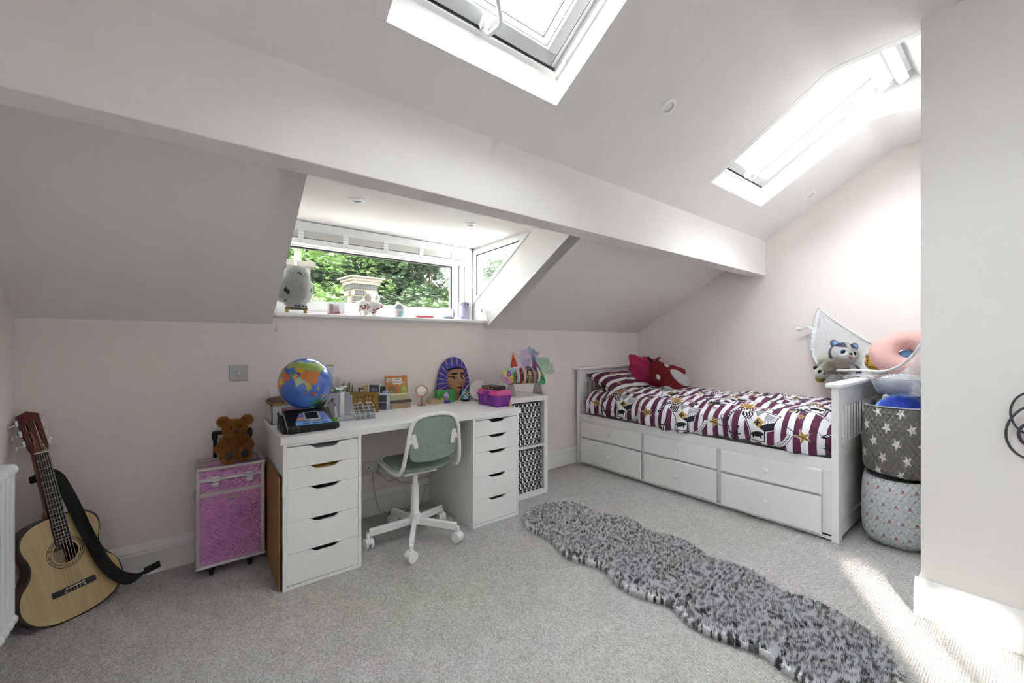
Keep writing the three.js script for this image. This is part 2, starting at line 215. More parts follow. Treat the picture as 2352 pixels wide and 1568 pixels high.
// ---------- skylights ----------
function skylight(name, x0, x1, k) {
  const o = sgroup(name), yb = sy(Z0) + 0.112, sl = 0.602, wy = (z) => yb + sl * (z - Z0), zt = -0.455, yt = wy(zt);
  const side = [[Z0, sy(Z0) - 0.002], ...bend.map(([z, y]) => [z, y - 0.002]), [Z1, YF - 0.001], [zt, yt + 0.02], [Z0, yb + 0.02]];
  obj('reveal', boxUV(prism([[Z0 - 0.05, sy(Z0 - 0.05) + 0.01], [Z0 + 0.002, sy(Z0) - 0.001], [Z0 + 0.002, yb + 0.03], [Z0 - 0.05, yb + 0.03]], x0 - 0.04, x1 + 0.04)), REVEAL, o);
  obj('reveal', boxUV(prism(side, x0 - 0.04, x0 + 0.002)), REVEAL, o);
  obj('reveal', boxUV(prism(side, x1 - 0.002, x1 + 0.04)), REVEAL, o);
  obj('reveal', boxUV(prism([[Z1 - 0.002, YF - 0.001], [Z1 + 0.05, YF], [zt + 0.06, yt + 0.05], [zt, yt]], x0 - 0.04, x1 + 0.04)), REVEAL, o);
  // window: local frame, u = x, v = up the slope, w = outwards
  const w = new THREE.Group(); w.name = 'frame_set'; const ang = Math.atan(sl), L = (zt - Z0) / Math.cos(ang), W = x1 - x0, put = (g) => tf(g.rotateX(PI / 2 - ang), [x0, yb, Z0]); // local y -> up slope, z -> outward after the turn
  const lb = (a, b, c, d, e, f, r = 0.004) => put(bb(a, b, c, d, -f, -e, r)); // e..f outward
  obj('window_frame', [lb(-0.03, 0.028, -0.03, L + 0.03, 0, 0.12), lb(W - 0.028, W + 0.03, -0.03, L + 0.03, 0, 0.12), lb(-0.03, W + 0.03, -0.03, 0.022, 0, 0.12), lb(-0.03, W + 0.03, L - 0.05, L + 0.03, 0, 0.12), lb(0.02, 0.05, 0.02, L - 0.03, 0.02, 0.11), lb(W - 0.05, W - 0.02, 0.02, L - 0.03, 0.02, 0.11)], UPVC, o);
  obj('seal', [lb(0.02, W - 0.02, 0.022, 0.03, 0.012, 0.05, 0), lb(0.05, 0.056, 0.03, L - 0.05, 0.02, 0.05, 0), lb(W - 0.056, W - 0.05, 0.03, L - 0.05, 0.02, 0.05, 0)], GREYSEAL, o);
  const sa = 0.056, sb = 0.03, st = L - 0.055, m = 0.052;
  obj('sash', [lb(sa, sa + m, sb, st, 0.012, 0.085), lb(W - sa - m, W - sa, sb, st, 0.012, 0.085), lb(sa, W - sa, sb, sb + m, 0.012, 0.085), lb(sa, W - sa, st - 0.09, st, 0.012, 0.085)], SASHGREY, o);
  obj('glazing_bead', [lb(sa + m, sa + m + 0.014, sb + m, st - 0.09, 0.03, 0.085), lb(W - sa - m - 0.014, W - sa - m, sb + m, st - 0.09, 0.03, 0.085), lb(sa + m, W - sa - m, sb + m, sb + m + 0.014, 0.03, 0.085)], UPVC, o);
  obj('spacer_bar', [lb(sa + m + 0.013, sa + m + 0.018, sb + m, st - 0.09, 0.06, 0.075, 0), lb(W - sa - m - 0.018, W - sa - m - 0.013, sb + m, st - 0.09, 0.06, 0.075, 0), lb(sa + m, W - sa - m, sb + m + 0.013, sb + m + 0.017, 0.06, 0.075, 0)], GREYSEAL, o);
  obj('pane', put(bb(sa + m, W - sa - m, sb + m, st - 0.09, -0.068, -0.066)), PANECLEAR, o);
  obj('screw_cap', put(cy(0.007, 0.007, 0.003, [W - 0.012, 0.085, 0.0015], [PI / 2, 0, 0], 16)), SASHGREY, o);
  if (k === 0) { // tall crank handle hooked on the sash
    obj('handle_bracket', [lb(0.34, 0.368, 0.03, 0.068, -0.022, 0.02, 0.006)], UPVC, o);
    obj('handle', put(tube([[0.352, 0.036, 0.026], [0.364, 0.037, 0.042], [0.376, 0.061, 0.048], [0.384, 0.082, 0.05], [0.378, 0.10, 0.05], [0.364, 0.117, 0.05], [0.337, 0.147, 0.05], [0.295, 0.205, 0.05], [0.22, 0.31, 0.045]], 0.0085, 64)), UPVC, o);
  } else {
    obj('handle_bracket', [lb(0.40, 0.432, 0.035, 0.075, -0.02, 0.02, 0.006)], UPVC, o);
    obj('handle', [lb(0.425, 0.45, 0.045, 0.058, -0.05, -0.015, 0.004), lb(0.438, 0.452, 0.045, 0.115, -0.05, -0.038, 0.004), lb(0.39, 0.452, 0.10, 0.115, -0.05, -0.038, 0.004)], UPVC, o);
    obj('vent_flap', [lb(0.05, W - 0.05, L - 0.075, L - 0.05, -0.02, 0.01, 0.006)], UPVC, o);
  }
  return [lb, W, L];
}
skylight('window_3', ...SK[0], 0);
const [slb, sW, sL] = skylight('window_4', ...SK[1], 1);
const rb = thing('roller_blind', 'white roller blind rolled up at the top of the skylight over the bed', 'blind');
obj('cassette', [slb(0.015, sW - 0.015, sL - 0.085, sL - 0.03, -0.05, -0.004, 0.012)], UPVC, rb);
obj('blind_rail', [slb(0.05, sW - 0.05, sL - 0.165, sL - 0.125, -0.02, 0.0, 0.006), slb(0.06, sW - 0.06, sL - 0.125, sL - 0.11, -0.014, -0.002, 0.004)], UPVC, rb);
obj('blind_fabric', [slb(0.06, sW - 0.06, sL - 0.115, sL - 0.07, -0.01, -0.006, 0)], M(0xe8e8ea, 0.8), rb);

// ---------- dormer window ----------
{
  const o = sgroup('window_1'), z = -3.05, fz = (a, b, c, d, e, f, r = 0.005) => bb(a, b, c, d, z - f, z - e, r);
  obj('window_frame', [fz(DL, DL + 0.055, 1.37, 2.0, -0.03, 0.07), fz(1.735 + 0.062, DR, 1.37, 2.0, -0.03, 0.07), fz(DL, DR, 1.37, 1.402, -0.03, 0.07), fz(DL, DR, 1.90, 2.0, -0.03, 0.07), fz(1.845, 1.905, 1.37, 2.0, -0.055, -0.02)], UPVC, o);
  obj('sash', [fz(DL + 0.055, 0.478, 1.402, 1.90, -0.012, 0.055), fz(1.735, 1.795, 1.402, 1.90, -0.012, 0.055), fz(0.46, 1.76, 1.402, 1.472, -0.012, 0.055), fz(0.46, 1.76, 1.835, 1.90, -0.012, 0.055)], UPVC, o);
  obj('seal', [fz(0.478, 0.486, 1.472, 1.835, 0.0, 0.03, 0), fz(1.729, 1.735, 1.472, 1.835, 0.0, 0.03, 0), fz(0.478, 1.735, 1.826, 1.835, 0.0, 0.03, 0), fz(1.795, 1.7985, 1.402, 1.9, -0.008, 0.03, 0)], GREYSEAL, o);
  obj('pane', fz(0.478, 1.735, 1.47, 1.836, 0.012, 0.014, 0), PANE, o);
  const h = obj('window_handle', [bx(0.03, 0.045, 0.02, [1.08, 1.43, z + 0.025], 0.008), tf(bx(0.022, 0.13, 0.016, [0, 0.06, 0], 0.007), [1.075, 1.435, z + 0.045], [0, 0, R(8)])], UPVC, o);
}
{ // right cheek triangular window
  const o = sgroup('window_2'), ring = (pts, k, x0, x1) => { const c = [(pts[0][0] + pts[1][0] + pts[2][0]) / 3, (pts[0][1] + pts[1][1] + pts[2][1]) / 3], inn = inset(pts, k); return prism(pts, x0, x1, [inn]); };
  function inset(p, d) { const q = []; for (let i = 0; i < 3; i++) { const a = p[(i + 2) % 3], b = p[i], c = p[(i + 1) % 3], u = V(b[0] - a[0], b[1] - a[1], 0).normalize(), v = V(c[0] - b[0], c[1] - b[1], 0).normalize(), cr = u.x * v.y - u.y * v.x, s = Math.sign(cr); const n1 = V(-u.y * s, u.x * s, 0), n2 = V(-v.y * s, v.x * s, 0), t = ((n2.x - n1.x) * d * v.y - (n2.y - n1.y) * d * v.x) / cr; q.push([b[0] + n1.x * d + u.x * t, b[1] + n1.y * d + u.y * t]); } return q; }
  const t1 = inset(tri, 0.03), t2 = inset(tri, 0.036);
  obj('window_frame', ring(tri, 0.03, DR - 0.012, DR + 0.07), UPVC, o);
  obj('seal', ring(t1, 0.006, DR + 0.01, DR + 0.05), GREYSEAL, o);
  obj('sash', ring(t2, 0.012, DR + 0.015, DR + 0.06), UPVC, o);
  obj('pane', prism(t2, DR + 0.035, DR + 0.037), PANECLEAR, o);
}
{ // unseen gable window added behind the camera, shaped to throw the sun strip: a narrow light, a mullion and a wide light; the sun comes in here
  const o = sgroup('unseen_window_5'), [a, b] = [XL - 0.1, XL - 0.03];
  obj('window_frame', [bb(a, b, 1.47, 1.50, 1.25, 1.70, 0.004), bb(a, b, 2.12, 2.24, 1.25, 1.70, 0.004), bb(a, b, 1.47, 2.24, 1.24, 1.272, 0.004), bb(a, b, 1.47, 2.24, 1.68, 1.70, 0.004)], UPVC, o);
  obj('mullion', bb(a, b, 1.5, 2.22, 1.425, 1.49, 0.004), UPVC, o); obj('transom', bb(a, b, 2.05, 2.15, 1.48, 1.69, 0.004), UPVC, o);  // transom sized to keep direct sun low on the partition
  obj('pane', bb(a + 0.03, a + 0.032, 1.5, 2.15, 1.272, 1.425), PANECLEAR, o); obj('pane', bb(a + 0.03, a + 0.032, 1.5, 2.21, 1.49, 1.68), PANECLEAR, o);
}



// ---------- furniture along the back wall ----------
const WHITEF = M(new THREE.Color().setRGB(0.875, 0.875, 0.865), 0.42), WHITEM = M(new THREE.Color().setRGB(0.80, 0.80, 0.78), 0.35), DARK = M(0x141416, 0.55), STEEL = M(0xb9bbbe, 0.3, { metalness: 1 });
const drawerY = [[0.583, 0.684], [0.479, 0.583], [0.321, 0.479], [0.171, 0.321], [0.021, 0.171]];
function drawerUnit(label, x0, x1, contents) {
  const w = x1 - x0, t = thing('drawer_unit', label, 'drawer unit', [x0, 0, -2.2]), D = 0.575, th = 0.017;
  obj('side_panel', bb(0, th, 0, 0.70, -D, 0, 0.001), WHITEF, t); obj('side_panel', bb(w - th, w, 0, 0.70, -D, 0, 0.001), WHITEF, t);
  obj('top_panel', bb(th, w - th, 0.688, 0.70, -D, 0, 0.001), WHITEF, t); obj('plinth', bb(th, w - th, 0, 0.018, -D, -0.001, 0.001), WHITEF, t);
  obj('back_panel', bb(th, w - th, 0.02, 0.688, -D, -D + 0.01), WHITEF, t);
  drawerY.forEach(([a, b], k) => {
    const W = w - 2 * th - 0.004, h = b - a - 0.003, c = W * 0.53, s = new THREE.Shape();
    s.moveTo(0, 0); s.lineTo(W, 0); s.lineTo(W, h); s.lineTo(c + 0.082, h); s.bezierCurveTo(c + 0.055, h, c + 0.055, h - 0.021, c + 0.03, h - 0.021); s.lineTo(c - 0.035, h - 0.021); s.bezierCurveTo(c - 0.06, h - 0.021, c - 0.06, h, c - 0.087, h); s.lineTo(0, h);
    const g = new THREE.Group(); g.name = 'drawer'; t.add(g); g.position.set(th + 0.002, a + 0.0015, 0);
    obj('drawer_front', tf(ext(s, 0.014, 0.001), [0, 0, -0.016]), WHITEF, g);
    obj('drawer_box', [bb(0.006, 0.016, 0.005, h - 0.03, -D + 0.03, -0.018), bb(W - 0.016, W - 0.006, 0.005, h - 0.03, -D + 0.03, -0.018), bb(0.006, W - 0.006, 0.005, h - 0.03, -D + 0.02, -D + 0.03), bb(0.006, W - 0.006, 0.004, 0.01, -D + 0.02, -0.018)], WHITEF, g);
  });
  return t;
}
drawerUnit('white five-drawer unit under the left end of the desk, below the globe', 0.337, 0.705);
drawerUnit('white five-drawer unit under the right end of the desk, beside the cat-print boxes', 1.404, 1.776);
tag(obj('desk_top', bb(0.325, 1.786, 0.7005, 0.737, -2.795, -2.192, 0.003), M(new THREE.Color().setRGB(0.88, 0.88, 0.875), 0.3)), 'long white desk top laid across the two drawer units', 'desk');
// what shows in the open finger notches
const inDrawer = (name, gs, mat, label, cat) => tag(obj(name, gs, mat), label, cat);
const paperStack = [0, 1, 2].map((k) => tf(bx(0.22, 0.004, 0.30, [0, 0, 0], 0.001), [0.52 + 0.006 * k, 0.66 + 0.0045 * k, -2.40], [0.05, 0.1 * k, 0]));
inDrawer('paper_stack', [...paperStack, bb(0.43, 0.62, 0.5955, 0.658, -2.5, -2.27, 0.002)], M(0xd8d6e2, 0.8), 'stack of white paper in the top drawer under the globe', 'paper');
inDrawer('yellow_folder', [bb(0.42, 0.65, 0.4915, 0.562, -2.52, -2.24, 0.012)], M(0xc9a53a, 0.7), 'yellow folder in the second drawer of the left drawer unit', 'folder');
inDrawer('book_bundle', [bb(0.44, 0.66, 0.0335, 0.13, -2.55, -2.26, 0.004)], M(0x566046, 0.8), 'dull green book in the bottom drawer of the left drawer unit', 'book');

// cube shelf with two cat print boxes
const catTex = ctex(512, 512, (c) => {
  c.fillStyle = '#e6e4e4'; c.fillRect(0, 0, 512, 512);
  for (let r = -1; r < 9; r++) for (let k = -1; k < 9; k++) {
    const x = k * 64 + (((r % 2) + 2) % 2) * 32 + 32, y = r * 64 + 34;
    c.fillStyle = '#14141c'; c.beginPath(); c.ellipse(x, y + 2, 27, 23, 0, 0, 7); c.fill();
    c.beginPath(); c.moveTo(x - 27, y); c.lineTo(x - 23, y - 30); c.lineTo(x - 7, y - 17); c.lineTo(x + 7, y - 17); c.lineTo(x + 23, y - 30); c.lineTo(x + 27, y); c.fill();
    c.fillRect(x - 20, y + 18, 40, 20); c.fillStyle = '#e6e4e4'; c.fillRect(x + 26, y + 12, 7, 34);
    for (const s of [-1, 1]) { c.beginPath(); c.ellipse(x + s * 10, y - 1, 6, 6, 0, 0, 7); c.fill(); } c.fillStyle = '#14141c'; for (const s of [-1, 1]) { c.beginPath(); c.ellipse(x + s * 10, y - 1, 2.4, 4, 0, 0, 7); c.fill(); }
    c.strokeStyle = '#e6e4e4'; c.lineWidth = 3; c.beginPath(); c.moveTo(x - 7, y + 13); c.lineTo(x, y + 9); c.lineTo(x + 7, y + 13); c.stroke(); c.fillStyle = '#e6e4e4'; c.beginPath(); c.ellipse(x, y + 8, 3, 2.2, 0, 0, 7); c.fill();
  }
}, [1, 1]);
const CATS = M(0xffffff, 0.85, { map: catTex });
{
  const t = thing('cube_shelf', 'white two-cube open shelf standing between the desk and the bed', 'shelf', [1.80, 0, -2.382]), D = 0.385, W = 0.421;
  obj('side_panel', bb(0, 0.036, 0, 0.772, -D, 0, 0.002), WHITEF, t); obj('side_panel', bb(W - 0.036, W, 0, 0.772, -D, 0, 0.002), WHITEF, t);
  obj('top_panel', bb(0.036, W - 0.036, 0.734, 0.772, -D, -0.0005, 0.001), WHITEF, t); obj('bottom_panel', bb(0.036, W - 0.036, 0, 0.038, -D, -0.0005, 0.001), WHITEF, t);
  obj('shelf', bb(0.036, W - 0.036, 0.378, 0.395, -D, -0.001, 0.001), WHITEF, t);
  const boxG = (y0, y1, x1) => { const g = boxUV(bb(1.80 + 0.04, 1.80 + x1, y0, y1, -2.745, -2.4, 0.006)), uv = g.attributes.uv; for (let i = 0; i < uv.count; i++) uv.setXY(i, uv.getX(i) / 0.33, uv.getY(i) / 0.33); return g; };
  tag(obj('storage_box', boxG(0.396, 0.722, 0.362), CATS), 'black cat-print fabric box in the upper cube of the white shelf', 'storage box', 'cat print boxes');
  tag(obj('storage_box', boxG(0.039, 0.368, 0.376), CATS), 'black cat-print fabric box in the lower cube of the white shelf', 'storage box', 'cat print boxes');
}

// swivel chair
{
  const FAB = M(0xffffff, 0.95, { map: dtex(256, 256, (i, j) => { const s = 0.86 + 0.28 * hash(i >> 1, j >> 1, 3) * (((i >> 1) + (j >> 1)) & 1 ? 1 : 0.6) + 0.12 * (vnoise(i / 30, j / 6, 0, 2) - 0.5); return [146 * s, 164 * s, 154 * s]; }, { rep: [8, 8] }), sheen: 0.3, sheenColor: new THREE.Color(0.5, 0.6, 0.55), sheenRoughness: 0.6 });
  const W = M(new THREE.Color().setRGB(0.87, 0.865, 0.85), 0.38);
  const t = thing('swivel_chair', 'green fabric swivel chair with white tube frame in front of the desk', 'chair', [1.06, 0, -2.315]);
  for (let k = 0; k < 5; k++) {
    const a = R(46.7 + 72 * k), ux = Math.cos(a), uz = Math.sin(a), arm = bx(0.235, 0.042, 0.026, [0.145, 0, 0], 0.006), an = -a;
    tf(arm, [0, 0, 0], [0, 0, R(-5)]); tf(arm, [0, 0.115, 0], [0, an, 0]); const leg = obj('base_arm', arm, W, t);
    const s = R(k * 83 + 20), c = [ux * 0.268, 0, uz * 0.268];
    const wheel = (o) => tf(tf(new THREE.CylinderGeometry(0.029, 0.029, 0.015, 28), [0, 0, 0], [0, 0, PI / 2]), [c[0] + Math.cos(s) * o, 0.029, c[2] - Math.sin(s) * o], [0, s, 0]);
    const cast = obj('caster', [wheel(0.0145), wheel(-0.0145)], W, t);
    obj('caster_hood', [tf(tf(new THREE.CylinderGeometry(0.031, 0.031, 0.045, 24, 1, false, R(-30), R(200)), [0, 0, 0], [0, 0, PI / 2]), [c[0], 0.031, c[2]], [0, s, 0]), cy(0.011, 0.011, 0.035, [c[0], 0.075, c[2]], undefined, 14)], W, cast);
  }
  obj('hub', [cy(0.036, 0.034, 0.06, [0, 0.128, 0]), cy(0.028, 0.026, 0.02, [0, 0.165, 0])], W, t);
  obj('column', cy(0.025, 0.024, 0.17, [0, 0.25, 0]), W, t); obj('gas_lift', cy(0.017, 0.017, 0.10, [0, 0.375, 0]), W, t);
  obj('seat_plate', [bb(-0.09, 0.12, 0.405, 0.425, -0.2, 0.06, 0.006), bx(0.03, 0.03, 0.05, [-0.12, 0.405, -0.10], 0.008)], W, t);
  // seat cushion: superellipse dish
  const seat = new THREE.SphereGeometry(1, 56, 36), p = seat.attributes.position;
  for (let i = 0; i < p.count; i++) { const a = Math.atan2(p.getZ(i), p.getX(i)), r = Math.hypot(p.getX(i), p.getZ(i)), e = 1 / (Math.abs(Math.cos(a)) ** 3.2 + Math.abs(Math.sin(a)) ** 3.2) ** (1 / 3.2), x = r ** 0.55 * e * Math.cos(a), z = r ** 0.55 * e * Math.sin(a); p.setXYZ(i, x * 0.186, Math.sign(p.getY(i)) * Math.abs(p.getY(i)) ** 0.7 * 0.021 + 0.014 * x * x + 0.012 * Math.max(0, -z) ** 3 * -1, z * 0.185); }
  seat.computeVertexNormals(); obj('seat', tf(boxUV(mergeVertices(seat)), [0.045, 0.447, -0.075], [R(2), 0, 0]), FAB, t);
  const X = 0.05; // tube frame: from the seat front, back along the sides, up and over
  obj('frame', tube([[X - 0.185, 0.44, -0.24], [X - 0.192, 0.432, -0.12], [X - 0.192, 0.428, 0.02], [X - 0.188, 0.432, 0.075], [X - 0.180, 0.47, 0.105], [X - 0.168, 0.60, 0.128], [X - 0.152, 0.70, 0.142], [X - 0.125, 0.752, 0.148], [X - 0.06, 0.773, 0.15], [X + 0.05, 0.775, 0.15], [X + 0.115, 0.755, 0.148], [X + 0.148, 0.70, 0.142], [X + 0.165, 0.60, 0.128], [X + 0.185, 0.47, 0.105], [X + 0.192, 0.432, 0.075], [X + 0.194, 0.428, 0.02], [X + 0.192, 0.432, -0.12], [X + 0.185, 0.44, -0.24]].map(([a, b, c]) => [a, b, c + 0.03 * sstep(0.44, 0.5, b)]), 0.0115, 150, 12), W, t);
  // backrest pad, curved
  const bs = new THREE.Shape(); bs.moveTo(-0.125, 0.02); bs.bezierCurveTo(-0.13, 0.005, -0.06, -0.005, 0, -0.005); bs.bezierCurveTo(0.06, -0.005, 0.13, 0.005, 0.14, 0.03); bs.bezierCurveTo(0.155, 0.09, 0.14, 0.17, 0.125, 0.21); bs.bezierCurveTo(0.115, 0.24, 0.05, 0.245, 0, 0.245); bs.bezierCurveTo(-0.05, 0.245, -0.115, 0.24, -0.13, 0.21); bs.bezierCurveTo(-0.15, 0.15, -0.15, 0.07, -0.125, 0.02);
  const bg = ext(bs, 0.012, 0.012, { bevelSegments: 4, curveSegments: 24 }); boxUV(bg);
  const bk = obj('backrest', tf(bg, [X, 0.512, 0.118], [R(7.5), 0, 0]), FAB, t);
  for (const s of [-1, 1]) obj('bracket', [tf(ext(rrect(0.024, 0.085, 0.011), 0.004, 0.002), [X + s * 0.123, 0.63, 0.158], [R(7.5), 0, s * R(s < 0 ? -16 : -4)]), tf(bx(0.036, 0.03, 0.007, [0, 0, 0], 0.003), [X + s * 0.148, 0.63, 0.161], [R(7.5), 0, 0]), sp(0.004, [X + s * 0.123, 0.66, 0.167]), sp(0.004, [X + s * 0.123, 0.60, 0.159])], W, t);
}

// wall plates and cables
{
  const P = M(0xb4b4b6, 0.4, { metalness: 0.2 }), s = thing('light_switch', 'brushed metal dimmer switch plate on the back wall left of the desk', 'switch', [0.208, 1.015, ZB]);
  obj('plate', bx(0.089, 0.089, 0.006, [0, 0, 0.0035], 0.002), P, s); obj('dimmer_knob', [cy(0.011, 0.0095, 0.012, [0, 0, 0.012], [PI / 2, 0, 0])], STEEL, s); for (const k of [-1, 1]) obj('screw', cy(0.0032, 0.0032, 0.0015, [k * 0.03, 0, 0.0068], [PI / 2, 0, 0], 12), STEEL, s);
  const so = thing('power_socket', 'white double power socket low on the wall under the desk', 'socket', [0.985, 0.325, ZB]), W = M(0xdedcd8, 0.4);
  obj('plate', bx(0.147, 0.088, 0.009, [0, 0, 0.005], 0.003), W, so);
  for (const k of [-0.036, 0.036]) { obj('outlet', [bx(0.008, 0.004, 0.002, [k, 0.004, 0.0098]), bx(0.004, 0.008, 0.002, [k, 0.004, 0.0098]), bx(0.007, 0.004, 0.002, [k - 0.011, -0.016, 0.0098]), bx(0.007, 0.004, 0.002, [k + 0.011, -0.016, 0.0098])], DARK, so); obj('rocker', bx(0.012, 0.02, 0.005, [k + 0.024 * Math.sign(k) * -0.2, 0.03, 0.011], 0.002), W, so); }
  obj('adapter_plug', bx(0.045, 0.05, 0.04, [0.045, -0.03, 0.03], 0.008), W, so);
  const CB = M(0xb8b4ae, 0.6);
  tag(obj('power_cable', tube([[0.975, 0.31, -2.77], [1.02, 0.29, -2.76], [1.05, 0.24, -2.76], [1.08, 0.225, -2.77], [1.13, 0.235, -2.77], [1.16, 0.20, -2.78], [1.2, 0.185, -2.785], [1.27, 0.175, -2.785], [1.33, 0.19, -2.785], [1.395, 0.19, -2.785]], 0.0025, 60, 6), CB), 'thin grey cable running along the wall under the desk above the skirting', 'cable');
  tag(obj('power_cable', tube([[0.965, 0.31, -2.775], [0.97, 0.22, -2.775], [0.985, 0.12, -2.77], [1.01, 0.04, -2.76], [1.06, 0.012, -2.75], [1.15, 0.006, -2.72], [1.24, 0.006, -2.73], [1.3, 0.012, -2.75], [1.34, 0.06, -2.775], [1.37, 0.12, -2.79], [1.395, 0.13, -2.79]], 0.0025, 80, 6), CB), 'thin white cable drooping to the carpet behind the chair', 'cable');
}
// cardboard sheet and dark bag beside the left drawer unit
tag(obj('cardboard_sheet', tf(bb(-0.004, 0.004, 0, 0.545, -0.445, 0, 0.001), [0.3245, 0.001, -2.215]), M(0x9a7148, 0.9, { bumpMap: plasterBump, bumpScale: 0.001 })), 'brown hardboard sheet standing against the side of the left drawer unit', 'board');
{ const t = thing('laptop_bag', 'black slim bag standing on the floor behind the pink trolley case', 'bag', [0.321, 0, -2.735]); obj('bag_body', bb(-0.011, 0.013, 0.001, 0.30, -0.062, 0.055, 0.008), M(0x0d0d0f, 0.9), t); obj('zip', tube([[0, 0.30, 0.04], [0, 0.301, -0.01], [0, 0.30, -0.05]], 0.003, 20, 6), DARK, t); }

// ---------- left corner: radiator, guitar, trolley case, teddy ----------
{
  const t = thing('radiator', 'white column radiator on the left wall beside the guitar', 'radiator', [-0.63, 0, -2.32]), RW = M(new THREE.Color().setRGB(0.86, 0.87, 0.88), 0.3);
  const c = [0.032, 0.068, 0.104];
  for (let k = 0; k < 22; k++) obj('column', [...c.map((x) => cy(0.0125, 0.0125, 0.53, [x, 0.45, 0.022 + 0.046 * k], undefined, 14)), tf(new THREE.CapsuleGeometry(0.021, 0.072, 6, 16), [0.068, 0.725, 0.022 + 0.046 * k], [0, 0, PI / 2]), tf(new THREE.CapsuleGeometry(0.021, 0.072, 6, 16), [0.068, 0.175, 0.022 + 0.046 * k], [0, 0, PI / 2])], RW, t);
  for (const y of [0.725, 0.175]) obj('connecting_pipe', rod([0.068, y, 0.0], [0.068, y, 1.03], 0.016), RW, t);
  for (const z of [0.15, 0.85]) for (const y of [0.66, 0.24]) obj('wall_bracket', bx(0.05, 0.03, 0.02, [0.027, y, z]), RW, t);
}
{
  const wood = (a, b, sc, seed) => dtex(256, 512, (i, j) => { const v = vnoise(i / 7 + 2.2 * vnoise(i / 60, j / 160, 0, seed), j / 190, 0, seed + 1), f = vnoise(i / 1.3, j / 40, 0, seed + 2), k = clamp(0.55 * v + 0.35 * f + 0.05); return a.map((x, q) => mix(x, b[q], k * sc)); });
  const TOP = M(0xffffff, 0.35, { map: wood([206, 182, 128], [176, 146, 92], 0.8, 3), clearcoat: 0.35, clearcoatRoughness: 0.2 }), SIDE = M(0xffffff, 0.35, { map: wood([84, 36, 28], [50, 18, 16], 1, 5), clearcoat: 0.4, clearcoatRoughness: 0.2 }), HEAD = M(0xffffff, 0.4, { map: wood([108, 34, 18], [66, 18, 10], 1, 9), clearcoat: 0.3 });
  const FB = M(0x1b1a1c, 0.45), BIND = M(0x0a0a0b, 0.3), BONE = M(0xd9d2bd, 0.4), STR = M(0xb89a78, 0.35, { metalness: 0.7 }), NYL = M(0xc9c4b8, 0.3);
  const half = [[0, 0.05], [0.012, 0.105], [0.04, 0.15], [0.085, 0.175], [0.13, 0.176], [0.17, 0.162], [0.21, 0.135], [0.245, 0.121], [0.28, 0.122], [0.32, 0.134], [0.355, 0.137], [0.385, 0.126], [0.41, 0.098], [0.425, 0.05]];
  const outline = (k) => { const L = new THREE.CatmullRomCurve3([...half.map(([y, x]) => V(x + k, y < 0.2 ? y - k : y + k, 0)), ...half.slice().reverse().map(([y, x]) => V(-x - k, y < 0.2 ? y - k : y + k, 0))], true).getPoints(120); return L.map((p) => [p.x, p.y]); };
  const t = thing('acoustic_guitar', 'acoustic guitar with pale wood top leaning in the left corner beside the radiator', 'guitar');
  const B = V(-0.385, 0.004, -2.565), H = V(-0.572, 0.90, -2.748), u = H.clone().sub(B).normalize(), n0 = V(Math.sin(R(30)), 0, Math.cos(R(30))), r = u.clone().cross(n0).normalize(), n = r.clone().cross(u).normalize();
  t.position.copy(B); t.quaternion.setFromRotationMatrix(new THREE.Matrix4().makeBasis(r, u, n)); t.scale.set(0.92, 1.035, 1);
  const body = shp(outline(0)), hole = new THREE.Path(); hole.absarc(0, 0.268, 0.044, 0, PI * 2, true);
  const topS = shp(outline(-0.004)); topS.holes.push(hole);
  const sideS = shp(outline(0)); sideS.holes.push(new THREE.Path(outline(-0.005).map((p) => new THREE.Vector2(...p)))); obj('sides', boxUV(ext(sideS, 0.087), 3), SIDE, t).position.z = -0.09; obj('back', boxUV(ext(body, 0.004), 3), SIDE, t).position.z = -0.094; // hollow body
  const rimS = shp(outline(0.0015)); rimS.holes.push(new THREE.Path(outline(-0.004).map((p) => new THREE.Vector2(...p))));
  obj('binding', ext(rimS, 0.008), BIND, t).position.z = -0.0055;
  obj('soundboard', boxUV(ext(topS, 0.004), 3), TOP, t).position.z = -0.002;
  obj('label', bx(0.05, 0.07, 0.0005, [0, 0.24, -0.0895]), M(0xd8cfb8, 0.8), t);
  for (const q of [0.052, 0.058, 0.063]) obj('rosette', tf(new THREE.TorusGeometry(q, 0.0011, 6, 60), [0, 0.268, 0.0022], [0, 0, 0], [1, 1, 0.4]), BIND, t);
  const NL = 0.70; // nut position
  obj('fingerboard', tf(ext([[-0.027, 0.305], [0.027, 0.305], [0.0235, NL], [-0.0235, NL]], 0.006, 0.001), [0, 0, 0.003]), FB, t);
  for (let k = 1; k <= 18; k++) { const y = NL - 0.59 * (1 - 2 ** (-k / 12)) * 1.02; if (y > 0.31) obj('fret', rod([-0.0255, y, 0.0105], [0.0255, y, 0.0105], 0.0011, 6), STEEL, t); }
  obj('neck', [tf(ext([[-0.026, 0.40], [0.026, 0.40], [0.023, NL + 0.01], [-0.023, NL + 0.01]], 0.022, 0.003), [0, 0, -0.024]), tf(bx(0.05, 0.05, 0.06, [0, 0.43, -0.045], 0.012), [0, 0, 0])], HEAD, t);
  const hs = new THREE.Shape([[-0.024, NL], [0.024, NL], [0.032, NL + 0.03], [0.036, NL + 0.18], [0.012, NL + 0.19], [0, NL + 0.196], [-0.012, NL + 0.19], [-0.036, NL + 0.18], [-0.032, NL + 0.03]].map((p) => new THREE.Vector2(...p)));
  for (const s of [-1, 1]) for (const [a, b] of [[0.058, 0.092], [0.105, 0.142]]) { const h = new THREE.Path(); h.moveTo(s * 0.011, NL + a); h.lineTo(s * 0.021, NL + a); h.lineTo(s * 0.021, NL + b); h.lineTo(s * 0.011, NL + b); hs.holes.push(h); }
